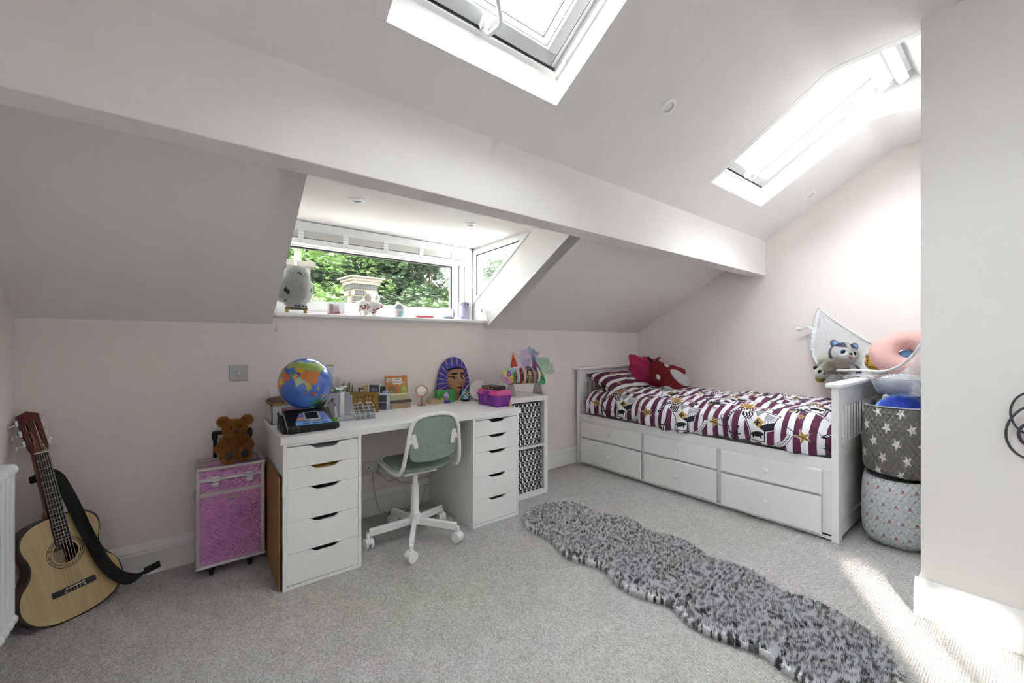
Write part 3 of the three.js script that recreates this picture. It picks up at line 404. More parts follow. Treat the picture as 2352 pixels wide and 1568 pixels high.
  const head = obj('headstock', boxUV(tf(ext(hs, 0.014, 0.0015), [0, 0, -0.012]), 5), HEAD, t); // the head tilts back a little
  head.geometry.translate(0, -NL, 0).rotateX(R(-12)).translate(0, NL, 0);
  obj('nut', bx(0.049, 0.006, 0.01, [0, NL + 0.003, 0.006], 0.001), BONE, t);
  for (const s of [-1, 1]) for (const q of [0.053, 0.098, 0.147]) { const z = -0.005 - q * 0.21, tn = obj('tuner', [cy(0.0045, 0.0045, 0.02, [s * 0.016, NL + q, z + 0.002], [0, 0, PI / 2], 12)], BONE, t); obj('gear', [bx(0.012, 0.026, 0.012, [s * 0.041, NL + q, z - 0.002], 0.003), cy(0.005, 0.005, 0.014, [s * 0.045, NL + q + 0.004, z + 0.006], [PI / 2, 0, 0], 10)], STEEL, tn); const pe = s < 0 ? [s * 0.064, NL + q - 0.012, z] : [s * 0.047, NL + q - 0.012, z - 0.022]; obj('peg', [rod([s * 0.045, NL + q - 0.006, z], pe, 0.0025), sp(0.011, [pe[0] + (s < 0 ? -0.004 : 0), pe[1], pe[2]], s < 0 ? [0.5, 1, 0.85] : [0.85, 1, 0.5])], BONE, tn); }
  obj('bridge', [bx(0.15, 0.024, 0.009, [0, 0.118, 0.0065], 0.003)], FB, t); obj('saddle', bx(0.07, 0.003, 0.006, [0, 0.124, 0.012]), BONE, t);
  for (let k = 0; k < 6; k++) { const x = -0.02 + 0.008 * k, y1 = NL + [0.053, 0.098, 0.147][k < 3 ? k : 5 - k]; obj('string', [rod([-0.0275 + 0.011 * k, 0.122, 0.0135], [x, NL + 0.005, 0.0125], 0.0009, 5), rod([x, NL + 0.005, 0.0125], [(k < 3 ? -1 : 1) * (0.009 + 0.003), y1, 0.004 - (y1 - NL) * 0.21], 0.0009, 5), rod([-0.0275 + 0.011 * k, 0.108, 0.011], [-0.0275 + 0.011 * k, 0.122, 0.0135], 0.0012, 5)], k < 3 ? STR : NYL, t); }
  for (const x of [-0.055, 0.055]) obj('bridge_dot', cy(0.003, 0.003, 0.001, [x * 0.62, 0.113, 0.0112], [PI / 2, 0, 0], 12), BONE, t);
  // strap: a black ribbon from the heel across the body to the floor
  const P = [[-0.03, 0.60, -0.03], [0.0, 0.615, -0.035], [0.035, 0.59, -0.02], [0.05, 0.52, 0.0], [0.06, 0.43, 0.018], [0.075, 0.33, 0.02], [0.10, 0.2, 0.022], [0.125, 0.12, 0.026], [0.155, 0.07, 0.034], [0.19, 0.045, 0.04], [0.225, 0.045, 0.05], [0.26, 0.055, 0.065]].map((p) => V(...p)), cv = new THREE.CatmullRomCurve3(P), g = new THREE.PlaneGeometry(1, 1, 60, 4), pp = g.attributes.position;
  for (let i = 0; i < pp.count; i++) { const s = pp.getX(i) + 0.5, w = pp.getY(i) * 0.05 * (s < 0.12 ? 0.6 : 1), q = cv.getPoint(s), tn = cv.getTangent(s), side = V(0, 0, 1).cross(tn).normalize(), tw = sstep(0.68, 0.95, s) * 1.1; q.addScaledVector(side, w * Math.cos(tw)).addScaledVector(V(0, 0, 1), w * Math.sin(tw) + 0.004 * (1 - (2 * pp.getY(i)) ** 2)); pp.setXYZ(i, q.x, q.y, q.z); }
  g.computeVertexNormals(); const g2 = g.clone(); g2.attributes.position.array.forEach((_, i, a) => { a[i] -= g.attributes.normal.array[i] * 0.0025; }); const ix = g2.index.array; for (let i = 0; i < ix.length; i += 3) { const a = ix[i]; ix[i] = ix[i + 1]; ix[i + 1] = a; }
  obj('strap', [g, g2, bx(0.07, 0.03, 0.006, [0.265, 0.056, 0.066], 0.002), bx(0.024, 0.03, 0.012, [-0.035, 0.60, -0.03], 0.004)], M(0x0c0c0d, 0.85), t);
}
{ // beauty trolley
  const t = thing('trolley_case', 'metallic pink studded trolley case with aluminium edges under the teddy bear', 'trolley case', [0.0155, 0, -2.58]), W = 0.289, D = 0.205, Y0 = 0.052, Y1 = 0.418, Y2 = 0.49, Y3 = 0.545;
  const PK = M(0xdba0d2, 0.3, { metalness: 0.35 }), AL = M(0xc9c8c4, 0.4, { metalness: 0.3 });
  function studs(w, h, s, dep, seed) { const pos = [], rnd = rng(seed), a = s, b = s * 0.72, cx = (x) => clamp(x, -w / 2, w / 2), cyy = (y) => clamp(y, -h / 2, h / 2); // pyramids on a diamond lattice, cut at the panel's edge
    for (let j = -1; j * b < h + b; j++) for (let i = -1; i * 2 * a < w + a; i++) { const x = -w / 2 + i * 2 * a + (j & 1 ? a : 0), y = -h / 2 + j * b, c = [[x - a, y], [x, y - b], [x + a, y], [x, y + b]].map(([p, q]) => [cx(p), cyy(q), 0]), m = [cx(x + (rnd() - 0.5) * a * 0.3), cyy(y + (rnd() - 0.5) * b * 0.3), dep * (0.85 + 0.3 * rnd())]; if (x - a > w / 2 || x + a < -w / 2 || y - b > h / 2 || y + b < -h / 2) continue; if (Math.abs(x) > w / 2 - 0.001 || Math.abs(y) > h / 2 - 0.001) m[2] = dep * 0.4; for (let k = 0; k < 4; k++) pos.push(...c[k], ...c[(k + 1) % 4], ...m); }
    const g = new THREE.BufferGeometry(); g.setAttribute('position', new THREE.Float32BufferAttribute(pos, 3)); g.computeVertexNormals(); return g; }
  const lower = obj('lower_box', bb(0.004, W - 0.004, Y0 + 0.004, Y1, -D + 0.004, -0.004), PK, t);
  obj('studded_panel', tf(studs(W - 0.03, Y1 - Y0 - 0.035, 0.0165, 0.012, 3), [W / 2, (Y0 + Y1) / 2 + 0.001, -0.003]), PK, lower);
  obj('studded_panel', tf(studs(D - 0.03, Y1 - Y0 - 0.03, 0.0165, 0.012, 4), [0.003, (Y0 + Y1) / 2, -D / 2], [0, -PI / 2, 0]), PK, lower);
  obj('studded_panel', tf(studs(D - 0.03, Y1 - Y0 - 0.03, 0.0165, 0.012, 5), [W - 0.003, (Y0 + Y1) / 2, -D / 2], [0, PI / 2, 0]), PK, lower);
  const up = obj('upper_box', bb(0.004, W - 0.004, Y1, Y3 - 0.003, -D + 0.004, -0.004), PK, t);
  obj('studded_panel', tf(studs(W - 0.03, Y3 - Y2 - 0.022, 0.0165, 0.012, 6), [W / 2, (Y2 + Y3) / 2 + 0.001, -0.003]), PK, up); obj('studded_panel', tf(studs(W - 0.03, Y2 - Y1 - 0.022, 0.0165, 0.012, 7), [W / 2, (Y1 + Y2) / 2 + 0.001, -0.003]), PK, up);
  const bar = (a, b, r = 0.008) => tf(rod(a, b, r, 12));
  const ys = [Y0, Y3], e = []; for (const y of ys) e.push(bar([0, y, 0], [W, y, 0]), bar([0, y, -D], [W, y, -D]), bar([0, y, 0], [0, y, -D]), bar([W, y, 0], [W, y, -D]));
  for (const x of [0.004, W - 0.004]) for (const z of [-0.004, -D + 0.004]) e.push(bar([x, Y0, z], [x, Y3, z], 0.009));
  obj('edge_frame', e, AL, t);
  for (const y of [Y1, Y2]) obj('band', [bb(0, W, y - 0.008, y + 0.008, -0.012, 0.0035, 0.002), bb(-0.0035, 0.004, y - 0.008, y + 0.008, -D, 0, 0.002), bb(W - 0.004, W + 0.0035, y - 0.008, y + 0.008, -D, 0, 0.002)], AL, t);
  obj('lid_band', [bb(0.01, W - 0.01, Y3 - 0.001, Y3 + 0.004, -0.1, -0.09, 0.001)], AL, t);
  for (const x of [0.008, W - 0.008]) for (const y of [Y0 + 0.006, Y3 - 0.006]) obj('corner_cap', [bx(0.024, 0.024, 0.024, [x, y, -0.008], 0.008), sp(0.003, [x, y, 0.0045])], STEEL, t);
  for (const x of [0.075, 0.222]) obj('latch', [bb(x - 0.021, x + 0.021, Y2 - 0.012, Y2 + 0.018, 0.002, 0.009, 0.002), bb(x - 0.017, x + 0.017, Y2 - 0.036, Y2 - 0.013, 0.002, 0.012, 0.004), rod([x - 0.02, Y2 + 0.002, 0.01], [x + 0.02, Y2 + 0.002, 0.01], 0.003), ...[-0.012, 0.012].flatMap((d) => [sp(0.0025, [x + d, Y2 + 0.012, 0.009]), sp(0.0025, [x + d, Y2 - 0.03, 0.012])])], STEEL, t);
  for (const s of [0, 1]) obj('side_ring', [tf(new THREE.TorusGeometry(0.016, 0.002, 8, 20), [s ? W + 0.006 : -0.008, Y1 - 0.012, -0.06], [0, R(70), 0], [0.7, 1, 1])], STEEL, t);
  obj('badge', tf(ext(rrect(0.062, 0.012, 0.005), 0.002, 0.0008), [W / 2 + 0.006, Y1 - 0.03, 0.003]), M(0xd8d4d0, 0.4, { map: ctex(256, 48, (c) => { c.fillStyle = '#cfcac6'; c.fillRect(0, 0, 256, 48); c.fillStyle = '#4a3a44'; c.fillRect(20, 18, 216, 12); }) }), t);
  for (const x of [0.06, 0.225]) obj('foot', [ext([[x - 0.016, 0.05], [x + 0.016, 0.05], [x + 0.01, 0.022], [x + 0.008, 0.002], [x - 0.008, 0.002], [x - 0.01, 0.022]].map((p) => p), 0.03, 0.001)], DARK, t).position.z = -0.036;
  for (const x of [0.02, W - 0.02]) obj('wheel', cy(0.026, 0.026, 0.018, [x, 0.0265, -D + 0.02], [0, 0, PI / 2], 20), DARK, t);
  obj('pull_handle', [bb(0.072, 0.09, 0.3, 0.69, -D - 0.012, -D - 0.002, 0.003), bb(0.232, 0.25, 0.3, 0.69, -D - 0.012, -D - 0.002, 0.003), bb(0.068, 0.254, 0.676, 0.698, -D - 0.014, -D, 0.006), bb(0.066, 0.094, 0.652, 0.69, -D - 0.015, -D + 0.001, 0.004), bb(0.228, 0.256, 0.652, 0.69, -D - 0.015, -D + 0.001, 0.004)], DARK, t);
  obj('carry_handle', [tube([[0.085, 0.549, -0.1], [0.09, 0.553, -0.1], [0.12, 0.555, -0.1], [0.19, 0.555, -0.1], [0.22, 0.553, -0.1], [0.225, 0.549, -0.1]], 0.005, 30, 8)], PK, t);
}
{ // teddy bear
  const t = thing('teddy_bear', 'brown teddy bear sitting on top of the pink trolley case', 'teddy bear', [0.178, 0.567, -2.665], R(2));
  const g = blob([['e', [0, 0.062, 0], [0.052, 0.062, 0.045]], ['e', [0, 0.158, 0.006], [0.052, 0.046, 0.044]], ['e', [0, 0.142, 0.042], [0.027, 0.022, 0.022]],
    ['c', [-0.042, 0.10, 0.005], [-0.062, 0.065, 0.035], 0.02, 0.022], ['c', [-0.062, 0.065, 0.035], [-0.022, 0.062, 0.062], 0.021, 0.016], ['c', [0.042, 0.10, 0.005], [0.06, 0.065, 0.02], 0.02, 0.019], ['c', [0.06, 0.065, 0.02], [0.05, 0.04, 0.04], 0.019, 0.016],
    ['c', [-0.03, 0.025, 0.02], [-0.037, 0.026, 0.075], 0.026, 0.027], ['c', [0.03, 0.025, 0.02], [0.034, 0.03, 0.075], 0.026, 0.027], ['e', [-0.037, 0.035, 0.085], [0.03, 0.036, 0.016]], ['e', [0.034, 0.038, 0.085], [0.03, 0.036, 0.016]],
    ['e', [-0.05, 0.199, 0], [0.026, 0.026, 0.012], [0, 0, 0.4]], ['e', [0.056, 0.199, 0], [0.027, 0.027, 0.012], [0, 0, -0.4]]], 0.0045, 0.014);
  const FUR = M(0x96602a, 0.95), SK = M(0xffffff, 0.9); obj('body', g, FUR, t);
  fur('coat', g, 26000, 0.009, 0.0011, (x, y, z) => new THREE.Color(0x9c6426).lerp(new THREE.Color(0xc89048), n3(x * 90, y * 90, z * 90) * 0.8), SK, t, { jit: 1.1, lean: [0, -0.25, 0.1], clump: 60, skip: (a) => a.z > 0.088 && (Math.hypot(a.x + 0.037, a.y - 0.035) < 0.022 || Math.hypot(a.x - 0.034, a.y - 0.038) < 0.022) });
  const D2 = M(0x15110f, 0.5); for (const s of [-1, 1]) obj('eye', sp(0.005, [s * 0.02, 0.172, 0.047]), M(0x0a0706, 0.12), t);
  obj('nose', sp(0.009, [0, 0.152, 0.066], [1.1, 0.85, 0.6]), M(0x100b09, 0.35), t);
  for (const [x, y] of [[-0.037, 0.035], [0.034, 0.038]]) obj('paw_pad', sp(0.02, [x, y, 0.104], [0.92, 1.12, 0.2]), D2, t);
}

// ---------- blind, cords, lights and things on the window sill ----------
{
  const t = thing('venetian_blind', 'white slatted venetian blind drawn up at the top of the dormer window', 'blind'), SLAT = M(0xe3e2de, 0.45);
  obj('valance', bb(DL + 0.02, 1.90, 1.932, 1.996, -3.005, -2.992, 0.003), UPVC, t); obj('headrail', bb(DL + 0.02, 1.89, 1.935, 1.985, -3.018, -3.008), UPVC, t);
  for (let k = 0; k < 14; k++) obj('slat', tf(bb(DL + 0.03, 1.86, -0.0013, 0.0013, -0.02, 0.018), [0, 1.933 - 0.0036 * k, -2.997 + 0.0008 * (k % 3)]), SLAT, t);
  obj('bottom_rail', bb(DL + 0.03, 1.86, 1.842, 1.88, -3.017, -2.978, 0.005), UPVC, t);
  for (const x of [0.56, 0.845, 1.134, 1.42, 1.706]) { const l = obj('ladder_tape', bb(x - 0.017, x + 0.017, 1.862, 1.935, -2.9778, -2.9765), UPVC, t); obj('tape_clip', [bb(x - 0.02, x + 0.02, 1.903, 1.921, -2.977, -2.972, 0.003), bb(x - 0.02, x + 0.02, 1.924, 1.938, -2.977, -2.971, 0.003), bb(x - 0.013, x + 0.013, 1.848, 1.866, -2.978, -2.973, 0.004)], UPVC, l); obj('cord_hole', cy(0.003, 0.003, 0.002, [x + 0.004, 1.857, -2.973], [PI / 2, 0, 0], 10), M(0x555555, 0.6), l); }
}
{
  const CORD = M(0xdedbd4, 0.6);
  const a = thing('blind_cord', 'white blind cord with a drop-shaped pull hanging left of the sill', 'cord'); obj('cord', tube([[0.395, 1.52, -2.80], [0.392, 1.375, -2.776], [0.392, 1.29, -2.774]], 0.0016, 20, 6), CORD, a); obj('cord_pull', tf(lathe([[0.0, 0.036], [0.003, 0.036], [0.004, 0.026], [0.009, 0.008], [0.009, 0.002], [0, 0]], 16), [0.392, 1.252, -2.774]), CORD, a);
  const b = thing('blind_cord', 'long white blind cord with a small pull hanging right of the sill', 'cord'); obj('cord', tube([[1.84, 1.90, -2.97], [1.855, 1.70, -2.93], [1.875, 1.50, -2.86], [1.905, 1.40, -2.775], [1.915, 1.25, -2.772], [1.915, 1.06, -2.772]], 0.0016, 50, 6), CORD, b);
  obj('cord_pull', tf(lathe([[0.0, 0.026], [0.003, 0.026], [0.004, 0.018], [0.0065, 0.006], [0.0065, 0.002], [0, 0]], 16), [1.915, 1.035, -2.772]), CORD, b); obj('cord_joiner', tf(bx(0.013, 0.034, 0.013, [0, 0, 0], 0.004), [1.889, 1.455, -2.826], [0.7, 0, 0.15]), M(0xc9c6b4, 0.5), b);
}
function downlight(label, p, slope) {
  const t = thing('downlight', label, 'downlight', p, 0, 'recessed ceiling spots'); if (slope) t.rotation.x = Math.atan(-SL);
  const ringp = [[0.026, -0.006], [0.03, -0.0055], [0.038, -0.004], [0.0425, -0.001], [0.043, 0]];
  obj('bezel', lathe(ringp, 40), UPVC, t); obj('tilt_ring', lathe([[0.02, 0.004], [0.022, -0.001], [0.0265, -0.006]], 40), M(0xc9cacb, 0.4), t); obj('bulb', cy(0.021, 0.021, 0.002, [0, 0.004, 0]), M(0xd6d9dc, 0.15), t);
}
downlight('recessed spotlight in the dormer ceiling, nearer the hanging card pocket', [0.735, 1.9995, -2.375]); downlight('recessed spotlight in the dormer ceiling, nearer the triangular window', [1.50, 1.9995, -2.385]);
downlight('recessed spotlight on the sloping ceiling between the two skylights', [1.82, sy(-1.096) - 0.001, -1.096], 1); downlight('recessed spotlight on the sloping ceiling beside the bed-end wall', [3.80, sy(-1.082) - 0.001, -1.082], 1);
{ // wall pocket with cards high on the dormer's left cheek
  const t = thing('card_pocket', 'tan curved card pocket hung high at the left of the dormer', 'wall pocket', [DL + 0.003, 1.822, -2.40]), TAN = M(0xb08d72, 0.85);
  const prof = [[0, 0], [0.03, 0.0], [0.043, 0.02], [0.052, 0.09], [0.053, 0.175], [0, 0.175]];
  obj('pocket', tf(ext(prof.map(([x, y]) => [x, y]), 0.14, 0.001), [0, 0, -0.07]), TAN, t);
  const band = (n, y0, y1, c, d) => obj(n, tf(ext([[0.01, y0], [0.047 + d, y0], [0.052 + d, y1], [0.01, y1]], 0.144, 0.001), [0, 0, -0.072]), M(c, 0.8), t);
  band('blue_book', 0.02, 0.032, 0x3c4a8c, 0.001); band('cream_card', 0.036, 0.078, 0xc9bda6, 0.003); band('grey_card', 0.082, 0.103, 0xd2cdc4, 0.003); obj('dark_clip', bx(0.012, 0.006, 0.145, [0.05, 0.088, 0], 0.002), DARK, t); band('pink_card', 0.125, 0.173, 0xa97f68, 0.002);
}
const SZ = 1.372;
{ // white plush owl on a brass perch
  const pr = thing('brass_perch', 'small brass stand under the white owl on the sill', 'stand', [0.515, SZ, -2.875]), BR = M(0xa08a4c, 0.35, { metalness: 0.8 }), DK = M(0x5c4a38, 0.6);
  obj('perch_top', bx(0.12, 0.012, 0.06, [0, 0.031, 0], 0.003), DK, pr); for (const x of [-0.052, 0.052]) for (const z of [-0.02, 0.02]) obj('leg', tf(lathe([[0, 0], [0.010, 0], [0.010, 0.004], [0.006, 0.008], [0.007, 0.018], [0.006, 0.026], [0.010, 0.03], [0.010, 0.04], [0, 0.04]], 14), [x, 0, z]), BR, pr);
  const t = thing('toy_owl', 'fluffy white toy owl standing at the left end of the window sill', 'toy owl', [0.513, SZ + 0.041, -2.875], R(22)), g = blob([['e', [0, 0.10, 0], [0.07, 0.095, 0.062]], ['e', [0, 0.195, 0.008], [0.062, 0.055, 0.056]], ['c', [-0.062, 0.14, 0], [-0.085, 0.05, -0.01], 0.03, 0.014], ['c', [0.062, 0.14, 0], [0.082, 0.06, -0.01], 0.03, 0.014], ['e', [0, 0.03, -0.04], [0.03, 0.012, 0.05]]], 0.006, 0.03);
  const WH = M(0xf2f2f0, 0.95); obj('body', g, WH, t);
  const dark = new THREE.Color(0x4a4e58), lt = new THREE.Color(0xfafaf8);
  fur('feathers', g, 34000, 0.018, 0.0013, (x, y, z) => Math.abs(x) > 0.06 && y < 0.13 && n3(x * 70, y * 70, z * 70, 4) > 0.68 ? dark : lt, M(0xffffff, 0.9), t, { jit: 0.9, lean: [0, -0.45, 0.1], clump: 50 });
  for (const s of [-1, 1]) obj('eye', tf(new THREE.TorusGeometry(0.009, 0.0035, 8, 18, 3.6), [s * 0.022, 0.2, 0.069], [0, s * 0.3, s * 0.5 - 0.2]), M(0x1c1c20, 0.3), t);
  obj('beak', cy(0.004, 0.001, 0.014, [0, 0.185, 0.07], [2.6, 0, 0], 8), M(0x8a8478, 0.5), t);
  for (const x of [-0.035, -0.015, 0.012, 0.032]) obj('claw', sp(0.0065, [x, 0.004, 0.055], [1, 0.9, 1.4]), M(0x2a2a2e, 0.3), t);
}
{ // clear dome with pink figure
  const t = thing('domed_ornament', 'clear plastic dome over a small pink figure on a red base on the sill', 'ornament', [0.752, SZ, -2.875]);
  obj('base', bx(0.115, 0.009, 0.07, [0, 0.0045, 0], 0.003), M(0xc96a7c, 0.5), t); obj('dome', [bx(0.094, 0.002, 0.054, [0, 0.085, 0], 0.0005), bx(0.002, 0.076, 0.054, [-0.047, 0.047, 0]), bx(0.002, 0.076, 0.054, [0.047, 0.047, 0]), bx(0.094, 0.076, 0.002, [0, 0.047, 0.027]), bx(0.094, 0.076, 0.002, [0, 0.047, -0.027])], M(0xf4f6f7, 0.06, { transmission: 1, thickness: 0 }), t);
  obj('figure', blob([['e', [0.005, 0.028, 0], [0.026, 0.02, 0.018]], ['e', [0.005, 0.05, 0.002], [0.02, 0.017, 0.016]], ['e', [-0.006, 0.066, 0], [0.006, 0.008, 0.005]], ['e', [0.016, 0.066, 0], [0.006, 0.008, 0.005]]], 0.003, 0.008), M(0xe6c3cf, 0.5), t);
  obj('picture', bx(0.036, 0.064, 0.003, [-0.024, 0.042, -0.015]), M(0xffffff, 0.8, { map: ctex(64, 64, (c) => { c.fillStyle = '#d9cfc4'; c.fillRect(0, 0, 64, 64); const r = rng(3); for (let k = 0; k < 12; k++) { c.fillStyle = ['#a08c7c', '#c8b8a8', '#8c7a72'][k % 3]; c.fillRect(r() * 60, 0, 3, 64); } }) }), t);
  obj('bow', [sp(0.006, [0.018, 0.018, 0.018]), sp(0.005, [-0.004, 0.02, 0.018])], M(0xc9a14e, 0.5), t);
}
{ // piggy bank
  const t = thing('piggy_bank', 'white china piggy bank painted with red flowers on the sill', 'piggy bank', [0.962, SZ, -2.872], R(18)), flower = (x, y) => [[-0.035, 0.062], [0.028, 0.034], [-0.072, 0.05], [0.06, 0.07]].some(([a, b]) => { const r = Math.hypot(x - a, y - b), an = Math.atan2(y - b, x - a); return r < 0.023 * (0.45 + 0.55 * Math.abs(Math.cos(an * 2.5))) && r > 0.004 && Math.abs(Math.cos(an * 2.5)) > 0.55; });
  const g = blob([['e', [-0.01, 0.066, -0.005], [0.068, 0.052, 0.052]], ['c', [0.03, 0.075, 0.02], [0.045, 0.072, 0.055], 0.04, 0.026], ['c', [0.045, 0.07, 0.055], [0.048, 0.068, 0.075], 0.02, 0.0195], ...[[-0.045, -0.025], [-0.04, 0.03], [0.03, 0.035], [0.03, -0.03]].map(([x, z]) => ['c', [x, 0.03, z], [x, 0.012, z], 0.018, 0.0125])], 0.0032, 0.016);
  paint(g, (x, y, z, nx, ny, nz) => nz > 0.1 && flower(x, y) ? (n3(x * 300, y * 300, z * 300) > 0.5 ? 0xb05a62 : 0x8a4048) : 0xefebe4); obj('body', g, M(0xffffff, 0.15, { vertexColors: true, clearcoat: 0.6 }), t);
  for (const s of [-1, 1]) obj('ear', blob([['e', [0.02 + s * 0.038, 0.126, 0.03], [0.026, 0.03, 0.009], [0.2, s * 0.3, -s * 0.25]]], 0.003, 0.005), M(0xe8e2d6, 0.2), t);
  for (const s of [-1, 1]) obj('nostril', sp(0.0025, [0.048 + s * 0.006, 0.07, 0.0945], [1, 1.4, 0.5]), M(0xa89c8c, 0.6), t);
  for (const s of [-1, 1]) obj('eye', sp(0.0028, [0.04 + s * 0.022, 0.092, 0.072 - s * 0.003]), DARK, t);
}
{ // egg-shaped ornament: plain bands of grey, teal and pink
  const t = thing('egg_ornament', 'small grey and teal egg-shaped ornament in the middle of the sill', 'ornament', [1.193, SZ, -2.875]), g = sp(0.046, [0, 0.052, 0], [1, 1.13, 1], undefined, 40);
  paint(g, (x, y, z) => y > 0.062 ? 0x8fa0ac : y > 0.045 ? 0xd9dde0 : Math.abs(x) < 0.018 ? 0x77b3b6 : 0xd3a6b4); obj('shell', g, M(0xffffff, 0.25, { vertexColors: true, clearcoat: 0.5 }), t); obj('foot_ring', lathe([[0, 0], [0.03, 0], [0.032, 0.004], [0.024, 0.01]], 28), M(0xa8c9cc, 0.4), t);
}
{ const t = thing('red_case', 'flat pinkish red pencil case lying on the sill', 'case', [1.395, SZ, -2.87]); obj('shell', bx(0.135, 0.021, 0.04, [0, 0.011, 0], 0.007), M(0xc9525e, 0.5), t); obj('seam', bx(0.136, 0.0015, 0.041, [0, 0.013, 0], 0.0005), M(0x9a3a44, 0.6), t); }
tag(obj('pebble', tf(blob([['e', [0, 0.014, 0], [0.036, 0.015, 0.024]], ['e', [0.02, 0.013, 0.004], [0.03, 0.013, 0.018]]], 0.003, 0.01), [1.60, SZ, -2.872]), M(0x8a8c9a, 0.7)), 'smooth grey pebble on the sill beside the purple tin', 'pebble');
tag(obj('pebble', tf(blob([['e', [0, 0.013, 0], [0.032, 0.014, 0.02]], ['e', [-0.014, 0.011, 0], [0.02, 0.012, 0.016]]], 0.003, 0.01), [1.548, SZ, -2.895]), M(0xe0dedb, 0.6)), 'smooth white pebble on the sill behind the grey pebble', 'pebble');
{ // money tin printed like a twenty pound note
  const tx = ctex(512, 512, (c) => { c.fillStyle = '#b3a6cf'; c.fillRect(0, 0, 512, 512); c.fillStyle = '#c4bad9'; c.fillRect(150, 0, 220, 512); const r = rng(5); for (let k = 0; k < 60; k++) { c.fillStyle = ['#6a63b0', '#8f88cc', '#5a55a5'][k % 3]; c.beginPath(); c.ellipse(60 + r() * 60, 60 + r() * 420, 8 + r() * 16, 6 + r() * 20, r() * 3, 0, 7); c.fill(); } c.fillStyle = '#2e2552'; c.font = 'bold 86px serif'; c.textAlign = 'center'; c.fillText('£20', 270, 92); c.fillStyle = '#6d62a0'; for (let k = 0; k < 5; k++) c.fillRect(210 + 20 * k, 125 + 14 * k, 120 - 16 * k, 5); c.strokeStyle = '#6a63b0'; c.lineWidth = 7; c.beginPath(); c.arc(230, 455, 30, 0, 7); c.stroke(); c.beginPath(); c.arc(230, 455, 16, 0, 7); c.stroke(); });
  const t = thing('money_tin', 'purple round tin printed with a twenty pound note at the right end of the sill', 'tin', [1.752, SZ, -2.872], R(-30)), h = 0.142, g = new THREE.CylinderGeometry(0.047, 0.047, h, 40, 1, true); g.rotateY(PI * 0.95); obj('can', tf(g, [0, h / 2, 0]), M(0xffffff, 0.35, { map: tx }), t); obj('rim', [tf(new THREE.TorusGeometry(0.047, 0.0016, 8, 40), [0, h, 0], [PI / 2, 0, 0]), tf(new THREE.TorusGeometry(0.047, 0.0016, 8, 40), [0, 0.002, 0], [PI / 2, 0, 0]), cy(0.046, 0.046, 0.002, [0, h - 0.004, 0])], M(0xbab4c8, 0.35, { metalness: 0.5 }), t);
}

// ---------- things on the desk ----------
const DY = 0.737, GREEN = M(0x3f9a44, 0.5), COPPER = M(0xc98560, 0.22, { metalness: 0.9 }), CLEAR = M(0xf3f5f6, 0.04, { transmission: 1, thickness: 0 }), CLEAREDGE = M(0xf4f5f5, 0.3, { transmission: 0.15, thickness: 0 });
const LAND = [ // rough outlines, lon / lat
  [0x8fae4a, [[28, 72], [60, 70], [78, 74], [105, 78], [140, 74], [178, 70], [172, 61], [160, 58], [155, 52], [140, 54], [132, 44], [118, 50], [98, 52], [86, 50], [70, 55], [58, 52], [48, 48], [38, 46], [30, 52], [24, 60]]],
  [0xc8a23a, [[46, 49], [60, 54], [72, 54], [86, 49], [80, 43], [66, 41], [54, 42], [50, 46]]],
  [0xc7762e, [[74, 40], [86, 49], [98, 51], [112, 50], [122, 53], [134, 46], [126, 40], [120, 37], [122, 30], [114, 22], [108, 20], [100, 22], [92, 28], [82, 30], [76, 34]]],
  [0xb3d3a0, [[68, 24], [76, 34], [88, 28], [92, 24], [87, 21], [81, 15], [78, 8], [73, 17], [70, 21]]],
  [0xc4552c, [[35, 30], [46, 30], [56, 24], [59, 21], [52, 15], [43, 12], [38, 22]]],
  [0xd2b23e, [[92, 27], [100, 22], [108, 20], [109, 12], [104, 9], [103, 1], [100, 8], [97, 16], [93, 21]]],
  [0x5e9a8a, [[44, 39], [54, 38], [62, 36], [62, 26], [54, 27], [48, 30]]], [0xd08a35, [[62, 37], [72, 38], [72, 28], [66, 24], [61, 26]]], [0xa5b257, [[-10, 37], [-9, 44], [2, 50], [12, 55], [24, 58], [30, 50], [40, 46], [36, 40], [26, 36], [16, 40], [8, 43], [0, 38]]],
  [0xb9833a, [[-17, 14], [-10, 30], [0, 36], [11, 37], [20, 32], [32, 31], [37, 22], [43, 12], [51, 11], [46, 3], [40, -4], [40, -15], [35, -24], [28, -33], [19, -35], [13, -22], [12, -8], [9, 4], [-5, 5]]],
  [0x6f9b4d, [[12, 22], [26, 22], [30, 8], [18, 8]]], [0xc75f30, [[28, -2], [40, -3], [38, -14], [28, -14]]], [0x5c8f4a, [[20, -18], [32, -16], [30, -30], [18, -30]]], [0xd7ba4a, [[34, 15], [48, 8], [40, 3], [34, 6]]],
  [0x3f7d52, [[114, -22], [122, -18], [130, -12], [136, -12], [141, -17], [143, -11], [146, -19], [153, -27], [150, -37], [140, -38], [131, -32], [118, -35]]], [0x3c8a5a, [[44, -16], [50, -15], [47, -25], [44, -23]]],
  [0xc25b33, [[95, 5], [99, 3], [106, -5], [103, -5]]], [0xc25b33, [[105, -6], [115, -8], [124, -9], [114, -7]]], [0xb65c35, [[109, 1], [114, 6], [118, 3], [115, -3]]], [0xbf6a30, [[119, 1], [124, 1], [122, -5], [120, -5]]], [0xcf9a3a, [[131, -1], [141, -3], [150, -10], [138, -8]]], [0xd0b050, [[121, 18], [124, 12], [126, 7], [122, 10]]], [0xd0a848, [[130, 33], [136, 35], [141, 40], [142, 45], [138, 37]]],
];
